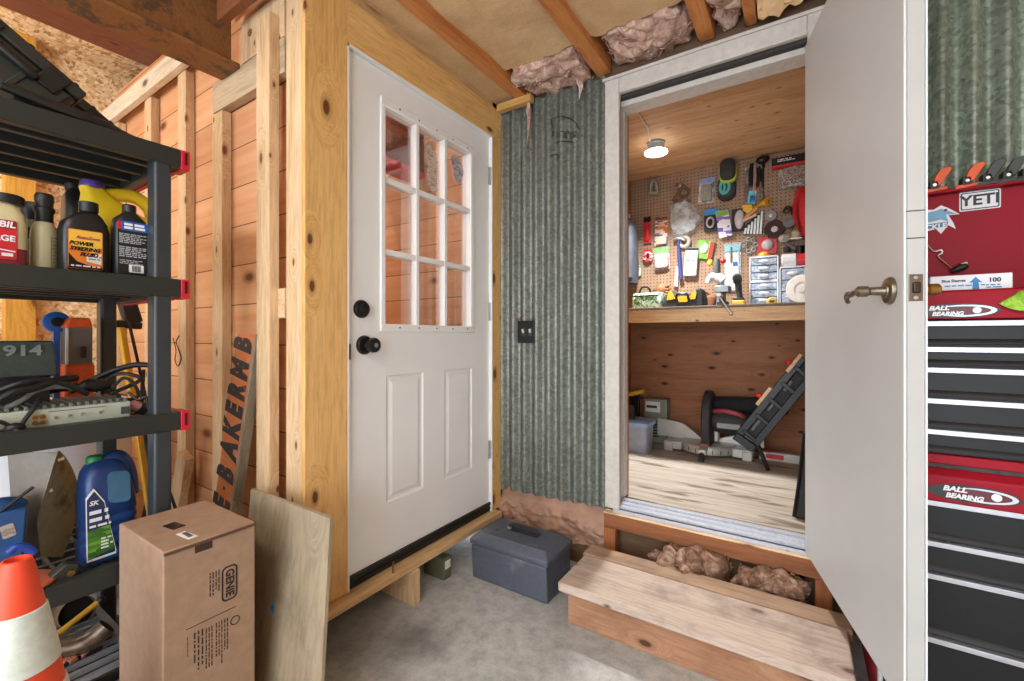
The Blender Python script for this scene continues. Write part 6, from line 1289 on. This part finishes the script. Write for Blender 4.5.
def disc(label, cat, name, u, v, r, mats, off=.012, th_=.012):
    p = pp_(u, v, off); t = thing(name, label, cat, (p.x, p.y, p.z-r), 'grinding discs on the pegboard')
    MB().lathe(p, [(r*.97, 0), (r, .002), (r, th_-.002), (r*.97, th_)], (0, -1, 0), 32).build('disc', mats[0], t); MB().lathe(p + Vector((0, -th_, 0)), [(r*.34, -.001), (r*.32, .004), (r*.15, .006)], (0, -1, 0), 22).build('hub', mats[1], t); MB().cyl((p.x, PY, p.z), (p.x, p.y-th_-.012, p.z), .004, n=8).build('peg', M_steel, t)
disc('dark brown grinding wheel with a white hub', 'grinding wheel', 'grinding_wheel', 774.5, 229.5, .062, (c_('abrasive', (74, 54, 52), .9, var=.25, scale=80), c_('hub_white', (222, 216, 206)))); disc('smaller pale grey disc above the grinding wheel', 'sanding disc', 'sanding_disc', 771, 216, .036, (c_('disc_grey', (140, 136, 136)), c_('hub_white', (222, 216, 206))), .02)
t = thing('hook_pair', 'dark double hook hanging right of the pale disc', 'hook', pp_(788, 212, .02)); MB().tube([pp_(784, 213, .03), pp_(786, 208, .03), pp_(789, 207, .03), pp_(792, 211, .03), pp_(793, 215, .03)], .010, 10).build('hook_body', M_blk, t); MB().ball(pp_(787, 211, .03), .016, 12).build('hook_eye', M_brown, t); hook(t, pp_(788, 207, 0).x, pp_(788, 207, 0).z)
t = thing('wire_brush', 'grey wire cup brush right of the grinding wheel', 'wire brush', pp_(789, 229, .02)); MB().lathe(pp_(789, 224, .005), [(.012, 0), (.03, .012), (.036, .04), (.034, .05)], (0, -1, 0), 24).build('brush_cup', c_('wire_grey', (112, 112, 104), .5, var=.4, scale=90), t); MB().cyl(pp_(789, 224, 0), pp_(789, 224, .01), .008, n=10).build('arbor', M_steel, t)
t = thing('spray_can', 'small can with a pale green top right of the wire brush', 'can', pp_(795, 240, .03)); MB().lathe(pp_(796, 240, .04), [(.03, 0), (.03, .05), (.02, .062)], n=24).build('can_body', c_('cream_can', (196, 186, 150)), t); MB().lathe(pp_(796, 240, .04) + Vector((0, 0, .062)), [(.02, 0), (.02, .02), (.016, .024)], n=20).build('can_top', c_('green_top', (70, 120, 80)), t); MB().box(pp_(796, 240, .04).x-.035, pp_(796, 240, .04).x+.035, PY-.08, PY, pp_(796, 240).z-.006, pp_(796, 240).z).build('can_holder', M_steel, t)
t = thing('hard_hat', 'glossy red hard shell hanging at the right edge of the pegboard', 'hard hat', pp_(803, 238, .06)); MB().ball(pp_(806, 214, .03), (.075, .11, .17), 24, rotm(ry=-.12)).build('shell', M_redp, t); MB().ball(pp_(803, 193.5, .03), (.05, .05, .045), 16).build('crown', M_redp, t); MB().tube([pp_(799, 200, .11), pp_(797, 214, .12), pp_(800, 232, .10)], .008, 8).build('edge_bead', c_('deep_red', (150, 24, 32), .4), t); hook(t, pp_(805, 193, 0).x, pp_(805, 193, 0).z)
t = thing('key_ring', 'ring of silver sockets hanging below the blade card', 'ring of sockets', pp_(750, 254, .02))
for k in range(7):
    q = 2*PI*k/7; p = pp_(750, 245, .014) + Vector((.036*math.cos(q), 0, .042*math.sin(q))); MB().ring([p + Vector((.014*math.cos(a), -.004*math.sin(q), .014*math.sin(a))) for a in [2*PI*j/14 for j in range(14)]], .005, 8, True).build('socket_ring', M_zinc, t)
hook(t, pp_(750, 239, 0).x, pp_(750, 239, 0).z)
pack('red card with a round clear window right of the socket ring', 'package', (757.5, 237, 777, 254), M_redp, None, c_('window_grey', (206, 190, 186), .25), .05, bub=(.2, .2, .85, .85), shape='ball', bd=.024)
t = thing('hose_fitting', 'cream cylinder with grey tubes hanging above the right drawers', 'fitting', pp_(785, 244, .03)); MB().ring([pp_(782, 238.5, .03), pp_(786, 238, .06)], .026, 20).build('cream_cylinder', c_('cream_plastic', (206, 200, 188), .4), t); MB().tube([pp_(782, 240, .03), pp_(790, 246, .03), pp_(798, 250, .03)], .016, 10).build('tube_body', c_('brown_grey_tube', (110, 96, 86)), t); MB().ring([pp_(787, 252, .03), pp_(787, 247, .03)], .022, 16).build('dark_cup', M_dk, t); MB().ring([pp_(800, 254, .03), pp_(800, 246, .03)], .03, 16).build('black_cup', M_blk, t); hook(t, pp_(785, 238, 0).x, pp_(785, 238, 0).z)
t = thing('zip_tie_pack', 'tall clear pack of white cable ties', 'package', pp_(733, 292, .01)); x0, x1, z0, z1 = rect(724.5, 243, 741, 292); MB().box(x0, x1, PY-.008, PY-.004, z0, z1).build('pack_film', film_mat('pack_film', (206, 216, 216), .45, .2), t); sp_ = MB()
for k in range(7): sp_.box(x0+.012+k*(x1-x0-.024)/7, x0+.022+k*(x1-x0-.024)/7, PY-.014, PY-.0085, z0+.01, z1-.07)
sp_.build('cable_ties', c_('tie_white', (222, 222, 216), .4), t, .001); MB().box(x0+.004, x1-.004, PY-.0155, PY-.0145, z1-.06, z1-.02).build('pack_header', c_('pale_teal_card', (130, 190, 206)), t); MB().box(x1-.05, x1-.02, PY-.0157, PY-.0145, z1-.17, z1-.14).build('price_sticker', M_bluep, t); hook(t, pp_(731, 244, 0).x, pp_(731, 244, 0).z); MB().cyl(pp_(731, 247, .02), pp_(731, 262, .02), .006, n=8).build('hanging_rod', M_zinc, t)
# ================================================================ things standing on the bench
BT = BZ + .014
def bp(u, v, y): return onY(u, v, y)
def brect(u0, v0, u1, v1, y): return bp(u0, v1, y).x, bp(u1, v0, y).x, BT, bp((u0+u1)/2, v0, y).z
# patterned bag
x0, x1, z0, z1 = brect(633, 292.5, 662.5, 308, 3.14); t = thing('tool_bag', 'green and white patterned soft bag at the left end of the bench', 'bag', ((x0+x1)/2, 3.14, BT)); M_fl = camo('green_pattern', [(40, 80, 60), (96, 150, 80), (200, 212, 190), (74, 110, 150), (170, 196, 120)], 38)
MB().sections([sect(((x0+x1)/2, 3.18), (x1-x0)/2*k, .09*k2, BT+(z1-BT)*h, 5, 32) for k, k2, h in ((.96, .95, 0), (1, 1, .1), (1, 1, .75), (.96, .8, .95), (.9, .4, 1.0))]).build('bag_body', M_fl, t); MB().ring(smooth([(x0+.05, 3.12, z1-.02), (x0+.07, 3.11, z1+.03), (x1-.09, 3.11, z1+.03), (x1-.07, 3.12, z1-.02)]), .007, 8).build('bag_handle', M_blk, t); MB().box(x0+.01, x1-.01, 3.085, 3.09, z1-.03, z1-.022).build('zip', M_blk, t)
# yellow and black tool bag
x0, x1, z0, z1 = brect(664, 289, 705, 308, 3.10); t = thing('tool_bag', 'black tool bag with yellow panels in the middle of the bench', 'bag', ((x0+x1)/2, 3.10, BT)); cx = (x0+x1)/2; W = (x1-x0)/2; H = z1-BT
pr = [(-1, 0), (1, 0), (.98, .45), (.86, 1.0), (.62, .98), (.45, .72), (-.35, .72), (-.60, 1.0), (-.80, .80), (-.95, .35)]
MB().prism([(cx+a*W, 3.06, BT+b*H) for a, b in pr], (0, .16, 0)).build('bag_body', c_('bag_black', (40, 40, 42), .75, var=.15), t, .012); yl = MB()
for P_ in ([(-.72, .78), (-.58, .94), (-.42, .62), (-.48, .44), (-.78, .42)], [(.40, .66), (.60, .92), (.66, .72), (.60, .42), (.36, .40)], [(-.22, .46), (.26, .46), (.22, .28), (-.18, .28)], [(-.44, .58), (.40, .60), (.36, .48), (-.44, .46)]): yl.prism([(cx+a*W, 3.059, BT+b*H) for a, b in P_], (0, -.004, 0))
yl.build('yellow_panels', M_yell, t); MB().ring(smooth([(cx-.3*W, 3.05, BT+.40*H), (cx-.22*W, 3.04, BT+.68*H), (cx+.22*W, 3.04, BT+.68*H), (cx+.3*W, 3.05, BT+.40*H)]), .008, 8).build('bag_strap', M_blk, t)
# brown leather gloves
def glove(label, u, v, y, s, rz):
    p = bp(u, v, y); t = thing('leather_glove', label, 'glove', (p.x, y, BT), 'brown leather gloves on the bench'); m = rotm(0, rz, 0); g = MB(); C = Vector((p.x, y, p.z))
    g.ball(C, (.05*s, .03*s, .05*s), 14, m)
    for k in range(4): d = m @ Vector((-.036+.024*k, -.006, .06+.012*(1-abs(k-1.5)))); g.ring([C + m @ Vector((-.03+.02*k, 0, .02))*s, C + d*s, C + (d*1.25 + Vector((0, -.012, .0)))*s], [.014*s, .013*s, .009*s], 8)
    g.ring([C + m @ Vector((.03, -.006, -.01))*s, C + m @ Vector((.066, -.012, .012))*s, C + m @ Vector((.078, -.016, .034))*s], [.014*s, .013*s, .009*s], 8); g.build('glove_hand', c_('tan_leather', (136, 84, 50), .7, var=.25, scale=20, bump=.2), t)
    MB().ring([C + m @ Vector((0, 0, -.03))*s, Vector((C.x, y, BT+.002))], [.042*s, .046*s], 14).build('cuff', c_('tan_leather_dark', (110, 68, 42), .8), t)
glove('brown leather glove standing behind the patterned bag', 661, 290, 3.30, .85, 1.75); glove('brown leather glove slumped right of the black and yellow bag', 711, 299, 3.30, .8, -1.9)
# bench vise
t = thing('bench_vise', 'grey bench vise with a long bar handle near the bench front', 'vise', bp(719, 306, 3.02)); M_vise = c_('vise_grey', (140, 146, 150), .4, metal=.4, var=.2); M_vdk = c_('vise_dark', (62, 64, 62), .5, metal=.3, var=.3)
x0, x1, z0, z1 = brect(715.5, 286, 728, 308, 3.06); MB().box(x0+.01, x1-.004, 3.05, 3.16, BT, BT+.03).build('vise_base', M_vdk, t, .004); MB().box(x0+.02, x1-.022, 3.06, 3.15, BT+.03, z1-.02).build('vise_body', M_vdk, t, .006); MB().box(x0-.002, x1+.004, 3.035, 3.075, z1-.04, z1).build('front_jaw', M_vise, t, .003); MB().box(x0+.002, x1+.010, 3.085, 3.15, z1-.04, z1).build('rear_jaw', M_vdk, t, .003)
MB().cyl(((x0+x1)/2, 2.94, z1-.065), ((x0+x1)/2, 3.06, z1-.065), .013, n=14).build('screw', M_zinc, t); hb0, hb1 = bp(719.5, 296.5, 2.945), bp(731, 314, 2.945); MB().cyl(hb0, hb1, .0055, n=10).ball(hb0, .009, 10).ball(hb1, .009, 10).build('bar_handle', M_zinc, t)
# glue gun / spray head above the vise
t = thing('polisher', 'white and grey hand tool with a red switch standing behind the vise', 'hand tool', bp(716, 286, 3.2)); q = lambda u, v, y=3.2: bp(u, v, y)
MB().ring(smooth([q(708, 283), q(710, 278), q(716, 277), q(723, 281)]), [.02]*5+[.03]*4+[.034]*4, 14).build('tool_body', c_('tool_white', (206, 204, 200), .4), t); MB().ring([q(717, 278), q(716.5, 266), q(717, 259)], [.022, .024, .016], 14).build('tool_neck', c_('tool_grey', (82, 82, 80), .5), t); MB().ball(q(723, 261), (.02, .018, .018), 12).build('red_switch', M_redp, t); MB().ball(q(710, 263), (.018, .016, .024), 12).build('yellow_guard', M_yell, t); MB().ring([q(721, 282), (q(721, 282).x, 3.2, BT)], [.02, .03], 12).build('stand', M_vise, t)
# cordless driver
t = thing('cordless_driver', 'black handled cordless driver standing on its yellow battery', 'power tool', bp(738, 304, 3.08)); x0, x1, z0, z1 = brect(734, 276, 744, 305, 3.08); cx = (x0+x1)/2
MB().box(cx-.035, cx+.035, 3.04, 3.13, BT, BT+.032).build('battery', M_yell, t, .008); MB().box(cx-.03, cx+.03, 3.045, 3.125, BT+.032, BT+.05).build('battery_clip', M_blk, t, .006); MB().ring(smooth([(cx+.006, 3.085, BT+.045), (cx, 3.085, BT+.09), (cx-.006, 3.08, BT+.14), (cx-.010, 3.07, z1-.02)]), [.017]*5+[.019]*4+[.024]*4, 14).build('grip', M_dk, t); MB().ring([(cx-.012, 3.14, z1-.015), (cx-.010, 3.06, z1-.012), (cx-.010, 3.01, z1-.016)], [.024, .026, .014], 16).build('motor_housing', M_dk, t)
# drawer cabinets
M_cabw = c_('cabinet_white', (216, 220, 226), .4); M_drc = film_mat('drawer_clear', (178, 190, 206), .8, .2)
def drawers(label, u0, u1, vt, y, n, blocks):
    x0, x1, _, zt = brect(u0, vt, u1, 306, y); t = thing('drawer_cabinet', label, 'drawer cabinet', ((x0+x1)/2, y+.09, BT), 'small plastic drawer cabinets')
    H = (zt-BT)/blocks
    for b in range(blocks):
        z0 = BT+H*b; m = MB().box(x0, x0+.007, y, y+.18, z0, z0+H).box(x1-.007, x1, y, y+.18, z0, z0+H).box(x0, x1, y, y+.18, z0+H-.010, z0+H).box(x0, x1, y, y+.18, z0, z0+.006).box(x0, x1, y+.17, y+.18, z0, z0+H)
        m.build('cabinet_frame', M_cabw, t, .002); h = (H-.018)/n
        for k in range(n):
            za = z0+.007+h*k; d = MB().box(x0+.009, x1-.009, y+.002, y+.16, za+.002, za+h-.003).build('drawer', M_drc, t, .003)
            MB().ball(((x0+x1)/2, y-.003, za+h*.55), (.030, .010, .009), 14).build('drawer_pull', c_('pull_clear', (226, 230, 236), .25), d)
drawers('taller white cabinet of six clear drawers on the bench', 749.5, 778.5, 256, 3.16, 3, 2); drawers('white cabinet of three larger clear drawers at the right of the bench', 779.5, 806, 266, 3.10, 3, 1)
t = thing('tape_measure', 'yellow tape measure lying in front of the six-drawer cabinet', 'tape measure', bp(771, 305, 3.02)); x0, x1, z0, z1 = brect(766.5, 297, 777, 305, 3.02); MB().prism([(x0, 3.01, BT), (x1, 3.01, BT), (x1, 3.01, z1-.016), (x1-.02, 3.01, z1), (x0+.02, 3.01, z1), (x0, 3.01, z1-.02)], (0, .05, 0)).build('tape_body', M_yell, t, .006); MB().box(x0+.015, x1-.012, 3.006, 3.012, BT+.008, z1-.02).build('tape_label', M_blk, t, .003)
t = thing('orange_cap', 'small orange dome on top of the six-drawer cabinet', 'cap', bp(763, 256, 3.2)); zt_ = bp(760, 256, 3.16).z; xx = bp(764, 254, 3.2).x; MB().lathe((xx, 3.24, zt_), [(.036, 0), (.036, .01), (.03, .028), (.012, .036)], n=22).build('dome', c_('amber_cap', (226, 142, 40)), t); MB().lathe((xx, 3.24, zt_), [(.038, 0), (.038, .005)], n=22).build('cap_rim', M_blk, t)
zt2 = bp(792, 266, 3.10).z; t = thing('white_jar', 'translucent white jar with a red lid lying on the right drawer cabinet', 'jar', bp(790, 266, 3.2)); MB().ring([(bp(781.5, 262, 3.2).x, 3.2, zt2+.045), (bp(783, 262, 3.2).x, 3.2, zt2+.045), (bp(796, 262, 3.2).x, 3.2, zt2+.045), (bp(797, 262, 3.2).x, 3.2, zt2+.045)], [.036, .044, .044, .036], 24).build('jar_body', c_('milky', (206, 204, 200), .3), t); MB().ring([(bp(797, 262, 3.2).x, 3.2, zt2+.045), (bp(806, 262, 3.2).x, 3.2, zt2+.045)], .04, 24).build('red_lid', M_redp, t)
t = thing('spool', 'large white disc-shaped spool at the right end of the bench', 'spool', bp(800, 304, 3.0)); p = bp(802, 288.5, 3.02); r = p.z-BT; MB().lathe((p.x, 3.04, p.z), [(r*.96, -.03), (r, -.026), (r, .0), (r*.96, .004), (r*.5, .006), (r*.5, .002), (.02, .002)], (-.25, -1, 0), 36).build('spool_disc', c_('spool_white', (224, 218, 208), .45), t); MB().lathe((p.x, 3.04, p.z), [(.02, 0), (.018, .012)], (-.25, -1, 0), 18).build('spool_hub', M_crd, t)
# ================================================================ things on the workshop floor
ms_ = thing('miter_saw', 'silver and black miter saw standing on the plywood floor under the bench', 'miter saw', (-.56, 3.28, SZ)); M_cast = c_('cast_aluminium', (186, 184, 176), .4, metal=.4, var=.12, scale=20)
mx = -.545; my = 3.35
sb_ = MB().lathe((mx, my, SZ+.02), [(.17, 0), (.178, .008), (.178, .05), (.17, .058), (.12, .06)], n=40)
sb_.build('turntable', M_cast, ms_); 
for sx in (-1, 1): MB().box(mx+sx*.16, mx+sx*.285, my-.09, my+.07, SZ+.012, SZ+.072).build('base_wing', M_cast, ms_, .008)
for sx in (-1, 1):
    for yy in (my-.10, my+.05): MB().box(mx+sx*.25-.03, mx+sx*.25+.03, yy, yy+.05, SZ, SZ+.06).build('foot', M_cast, ms_, .006)
MB().prism([(mx-.36, my+.03, SZ+.072), (mx-.04, my+.03, SZ+.072), (mx-.06, my+.03, SZ+.10), (mx-.18, my+.03, SZ+.185), (mx-.36, my+.03, SZ+.205)], (0, .03, 0)).build('fence', M_cast, ms_, .003); MB().prism([(mx+.04, my+.03, SZ+.072), (mx+.34, my+.03, SZ+.072), (mx+.34, my+.03, SZ+.15), (mx+.2, my+.03, SZ+.15), (mx+.06, my+.03, SZ+.10)], (0, .03, 0)).build('fence', M_cast, ms_, .003)
sc2 = MB()
for k in range(9): q = PI*(1.12+.095*k); sc2.box(mx+.180*math.cos(q)-.002, mx+.180*math.cos(q)+.002, my+.180*math.sin(q)-.002, my+.180*math.sin(q)+.002, SZ+.03, SZ+.058)
sc2.build('scale_marks', M_dk, ms_)
MB().bar((mx+.0, my-.12, SZ+.075), (mx-.0, my-.25, SZ+.055), .05, .035).build('miter_arm', M_cast, ms_, .006); MB().ring([(mx, my-.23, SZ+.05), (mx, my-.27, SZ+.02), (mx, my-.28, SZ+.004)], [.018, .016, .020], 12).build('miter_lock', M_dk, ms_); MB().box(mx-.03, mx+.03, my-.16, my-.11, SZ+.075, SZ+.10).build('kerf_plate', c_('deep_red', (150, 24, 32), .4), ms_, .004)
bl_c = Vector((mx+.01, my-.03, SZ+.225)); 
grd = MB(); gp = [(bl_c.y + .165*math.cos(q), bl_c.z + .215*math.sin(q)) for q in [PI*(-.35) + PI*1.7*k/22 for k in range(23)]]
grd.prism([(bl_c.x-.028, y, z) for y, z in gp], (.056, 0, 0)).build('blade_guard', M_dk, ms_, .012); MB().lathe((bl_c.x-.030, bl_c.y, bl_c.z), [(.13, -.001), (.13, .001), (.02, .002)], (-1, 0, 0), 36).build('saw_blade', M_zinc, ms_); MB().lathe((bl_c.x-.031, bl_c.y, bl_c.z), [(.028, 0), (.024, .012)], (-1, 0, 0), 18).build('arbor_nut', M_cast, ms_)
MB().box(bl_c.x+.03, bl_c.x+.06, my-.04, my+.04, SZ+.09, SZ+.28).build('pivot_arm', M_cast, ms_, .008)
MB().ring([(bl_c.x+.03, my-.02, SZ+.235), (bl_c.x+.10, my-.02, SZ+.235), (bl_c.x+.22, my-.02, SZ+.225), (bl_c.x+.26, my-.02, SZ+.22)], [.075, .082, .078, .06], 24).build('motor', M_dk, ms_); MB().box(bl_c.x+.06, bl_c.x+.20, my-.105, my-.09, SZ+.20, SZ+.235).build('name_plate', c_('plate_grey', (140, 138, 134), .4), ms_, .002)
MB().ring(smooth([(bl_c.x+.03, my-.05, SZ+.30), (bl_c.x+.10, my-.08, SZ+.315), (bl_c.x+.19, my-.08, SZ+.30), (bl_c.x+.22, my-.05, SZ+.27)]), .018, 12).build('handle', c_('red_grip', (150, 60, 66), .5), ms_)
def dust(a, b):
    th_ = 2*PI*a; k = b; r = .052 + .03*k + .006*math.sin(5*th_+7*k); return (bl_c.x+.02+.44*k, my+.03 + r*.8*math.cos(th_), SZ+.335 + .030*k + r*math.sin(th_)*(1-.25*k))
MB().sheet(dust, 26, 12).build('dust_bag', c_('dust_bag_black', (28, 27, 28), .9, var=.25, scale=14), ms_); MB().ball((bl_c.x+.46, my+.03, SZ+.365), (.012, .066, .06), 16).build('dust_bag_end', c_('dust_bag_black', (28, 27, 28), .9), ms_)
# grey case behind the saw
x0, x1 = onY(644, 400, 3.42).x, onY(667, 400, 3.42).x; t = thing('grey_case', 'pale grey and green appliance case behind the left end of the miter saw', 'case', ((x0+x1)/2, 3.47, SZ)); z1 = onY(655, 399, 3.42).z
MB().box(x0, x1, 3.42, 3.53, SZ, z1).build('case_body', c_('grey_green_case', (124, 128, 112), .5, var=.1), t, .006); MB().box(x0+.012, x1-.05, 3.416, 3.421, z1-.10, z1-.02).build('case_panel', M_crd, t, .002); mm = MB()
for k in range(6): mm.box(x0+.02, x1-.06, 3.414, 3.421, SZ+.05+.022*k, SZ+.06+.022*k)
mm.build('vent_slots', M_dk, t); MB().box(x0+.02, x0+.10, 3.4155, 3.4165, z1-.07, z1-.05).build('case_mark', M_dk, t)
# storage tote
x0, x1 = onY(624, 440, 3.08).x, onY(649, 440, 3.08).x; z1 = onY(640, 421, 3.08).z; t = thing('storage_tote', 'grey-blue storage tote with a pale blue lid beside the saw', 'tote', ((x0+x1)/2, 3.3, SZ)); M_tote = film_mat('tote_grey', (170, 178, 192), .93, .35)
MB().sections([[(cx_+a, 3.15+b, z) for a, b in rrect(w_, d_, .03)] for z, w_, d_, cx_ in ((SZ, (x1-x0)*.84, .17, (x0+x1)/2), (SZ+.01, (x1-x0)*.86, .175, (x0+x1)/2), (z1-.03, x1-x0-.02, .20, (x0+x1)/2))]).build('tote_body', c_('tote_body', (160, 168, 184), .35), t); MB().sections([[((x0+x1)/2+a, 3.15+b, z) for a, b in rrect(w_, d_, .03)] for z, w_, d_ in ((z1-.035, x1-x0+.01, .225), (z1-.012, x1-x0+.01, .225), (z1, x1-x0-.03, .19))]).build('tote_lid', c_('tote_lid', (150, 182, 222), .35), t)
t = thing('yellow_sawhorse', 'yellow topped black stand at the left end of the workshop floor', 'stand', onY(636, 440, 3.40)); x1 = onY(643, 395, 3.36).x; zt = onY(640, 392, 3.36).z
MB().prism([(x1-.22, 3.36, zt-.075), (x1, 3.36, zt-.01), (x1, 3.36, zt+.02), (x1-.22, 3.36, zt-.035)], (0, .06, 0)).build('yellow_top', M_yell, t, .004); MB().box(x1-.10, x1-.04, 3.38, 3.42, SZ, zt-.02).box(x1-.20, x1-.15, 3.38, 3.42, SZ, zt-.06).build('leg_panel', M_blk, t, .003)
tag(MB().prism([onY(u, v, 3.10) for u, v in ((629, 405), (633.5, 406), (636, 439), (629, 441))], (0, .02, 0)).build('dark_board', M_dk), 'narrow dark board leaning just inside the left jamb', 'board')
# folding stand leaning at the right
t = thing('folding_stand', 'black folding work stand with red and wood clamp ends leaning right of the saw', 'folding stand', onY(745, 447, 3.08)); yq = 3.06
def fq(u, v, dy=0): return onY(u, v, yq+dy)
for (a, b, dy) in (((738, 436), (803, 357), 0), ((753, 447), (822, 364), .01)): MB().bar(fq(a[0], a[1], dy), fq(b[0], b[1], dy), .042, .03, (0, 1, 0)).build('rail', M_blk, t, .004)
MB().bar(fq(748, 438, .02), fq(811, 362, .02), .10, .012, (0, 1, 0)).build('panel', M_dk, t, .003)
for k in range(5):
    a = fq(743+13*k, 430-15.8*k, -.012); b = fq(755+13*k, 440-15.8*k, -.012); MB().bar(a, b, .022, .016, (0, 1, 0)).build('cross_bar', M_blk, t, .003)
for k in range(3): a = fq(752+16*k, 430-19.5*k, -.003); b = fq(760+16*k, 420-19.5*k, -.003); MB().bar(a, b, .018, .01, (0, 1, 0)).build('slot_plate', c_('slot_grey', (86, 86, 88), .5), t, .002)
MB().bar(fq(735, 435, -.01), fq(755, 449, -.01), .05, .04, (0, 1, 0)).build('foot', M_blk, t, .006)
for (u, v) in ((764, 396), (794, 363)):
    MB().bar(fq(u-7, v+8.5, -.02), fq(u+7, v-8.5, -.02), .020, .04, (0, 1, 0)).build('wood_jaw', M_stud_x, t, .003); MB().ball(fq(u-5, v-1, -.035), (.019, .016, .016), 14).build('red_knob', M_redp, t)
MB().cyl(fq(756, 441, .03), (fq(768, 452).x, yq+.05, SZ), .012, n=10).build('brace_leg', M_blk, t)
a, b = onY(766, 440, 3.36), onY(800, 446, 3.36); t = thing('metal_rail', 'silver rail with a red label lying against the back of the workshop floor', 'rail', ((a.x+b.x)/2, 3.37, SZ)); MB().box(a.x-.04, b.x+.02, 3.36, 3.41, SZ, SZ+.055).build('rail_body', M_cast, t, .003); MB().box(a.x+.0, a.x+.10, 3.3585, 3.3605, SZ+.014, SZ+.044).build('red_label', M_redp, t)
t = thing('dark_shop_item', 'tall dark folded plastic piece standing just inside the right side of the doorway', 'folded plastic', onZ(800, 518, SZ)); p = onZ(797, 519, SZ); 
MB().prism([(p.x-.012, p.y, SZ), (p.x+.06, p.y, SZ), (p.x+.075, p.y+.0, SZ+.40), (p.x+.03, p.y, SZ+.40)], (0, .05, 0)).build('panel', M_dk, t, .012); MB().tube([(p.x-.012, p.y-.004, SZ+.01), (p.x+.006, p.y-.004, SZ+.16), (p.x+.028, p.y-.004, SZ+.39)], .007, 8).build('piping', M_blk, t)
# ================================================================ light and camera
wd = bpy.data.worlds.new('sky'); SC.world = wd; wd.use_nodes = True
bg = wd.node_tree.nodes['Background']; bg.inputs[0].default_value = (.88, .95, 1.05, 1); bg.inputs[1].default_value = 5.2
def lamp(name, kind, loc, energy, color=(1, 1, 1), rot=(0, 0, 0), **kw):
    l = bpy.data.lights.new(name, kind); l.energy = energy; l.color = color
    for k, v in kw.items(): setattr(l, k, v)
    o = bpy.data.objects.new(name, l); COL.objects.link(o); o.location = loc; o.rotation_euler = rot; return o
def sun_dir(d): return Vector(d).to_track_quat('-Z', 'Y').to_euler()
# added area fills near the camera, the workshop's ceiling lamp, then more added fills
for x, y, e in ((-.5, -.7, 18), (.9, -.9, 12), (-1.3, -1.7, 20)): lamp('garage_fill', 'AREA', (x, y, 2.42), e, (1, .99, .97), (0, 0, 0), shape='RECTANGLE', size=1.3, size_y=.5)
lamp('shop_lamp', 'AREA', (lp.x, lp.y, SCZ-.084), 27, (1, 1, 1), (0, 0, 0), shape='DISK', size=.13, spread=math.radians(122))
lamp('vestibule_fill', 'AREA', (-1.74, 1.40, 2.49), 9, (1, .97, .93), (0, 0, 0), shape='SQUARE', size=.35)  # added fill light; the small room's own source is unseen
lamp('vestibule_fill', 'AREA', (-2.7, 1.40, 2.49), 9, (1, .97, .93), (0, 0, 0), shape='SQUARE', size=.35)  # second added fill for the planks behind the glass
lamp('left_bay_fill', 'POINT', (-2.75, -.5, 2.25), 34, (1, .97, .93), shadow_soft_size=.12)  # added point light that brightens the shelves and roof deck
cam = bpy.data.cameras.new('camera'); co = bpy.data.objects.new('camera', cam); COL.objects.link(co)
co.location = (0, 0, CAMZ); co.rotation_euler = (PI/2, 0, TH); cam.sensor_fit = 'HORIZONTAL'; cam.sensor_width = 36; cam.lens = 36*FPX/1024
cam.shift_y = (HY - 340.5)/1024; cam.clip_start = .02; SC.camera = co
vs_ = SC.view_settings; vs_.view_transform = 'Standard'; vs_.look = 'None'; vs_.gamma = 1; vs_.exposure = .18; vs_.use_curve_mapping = False
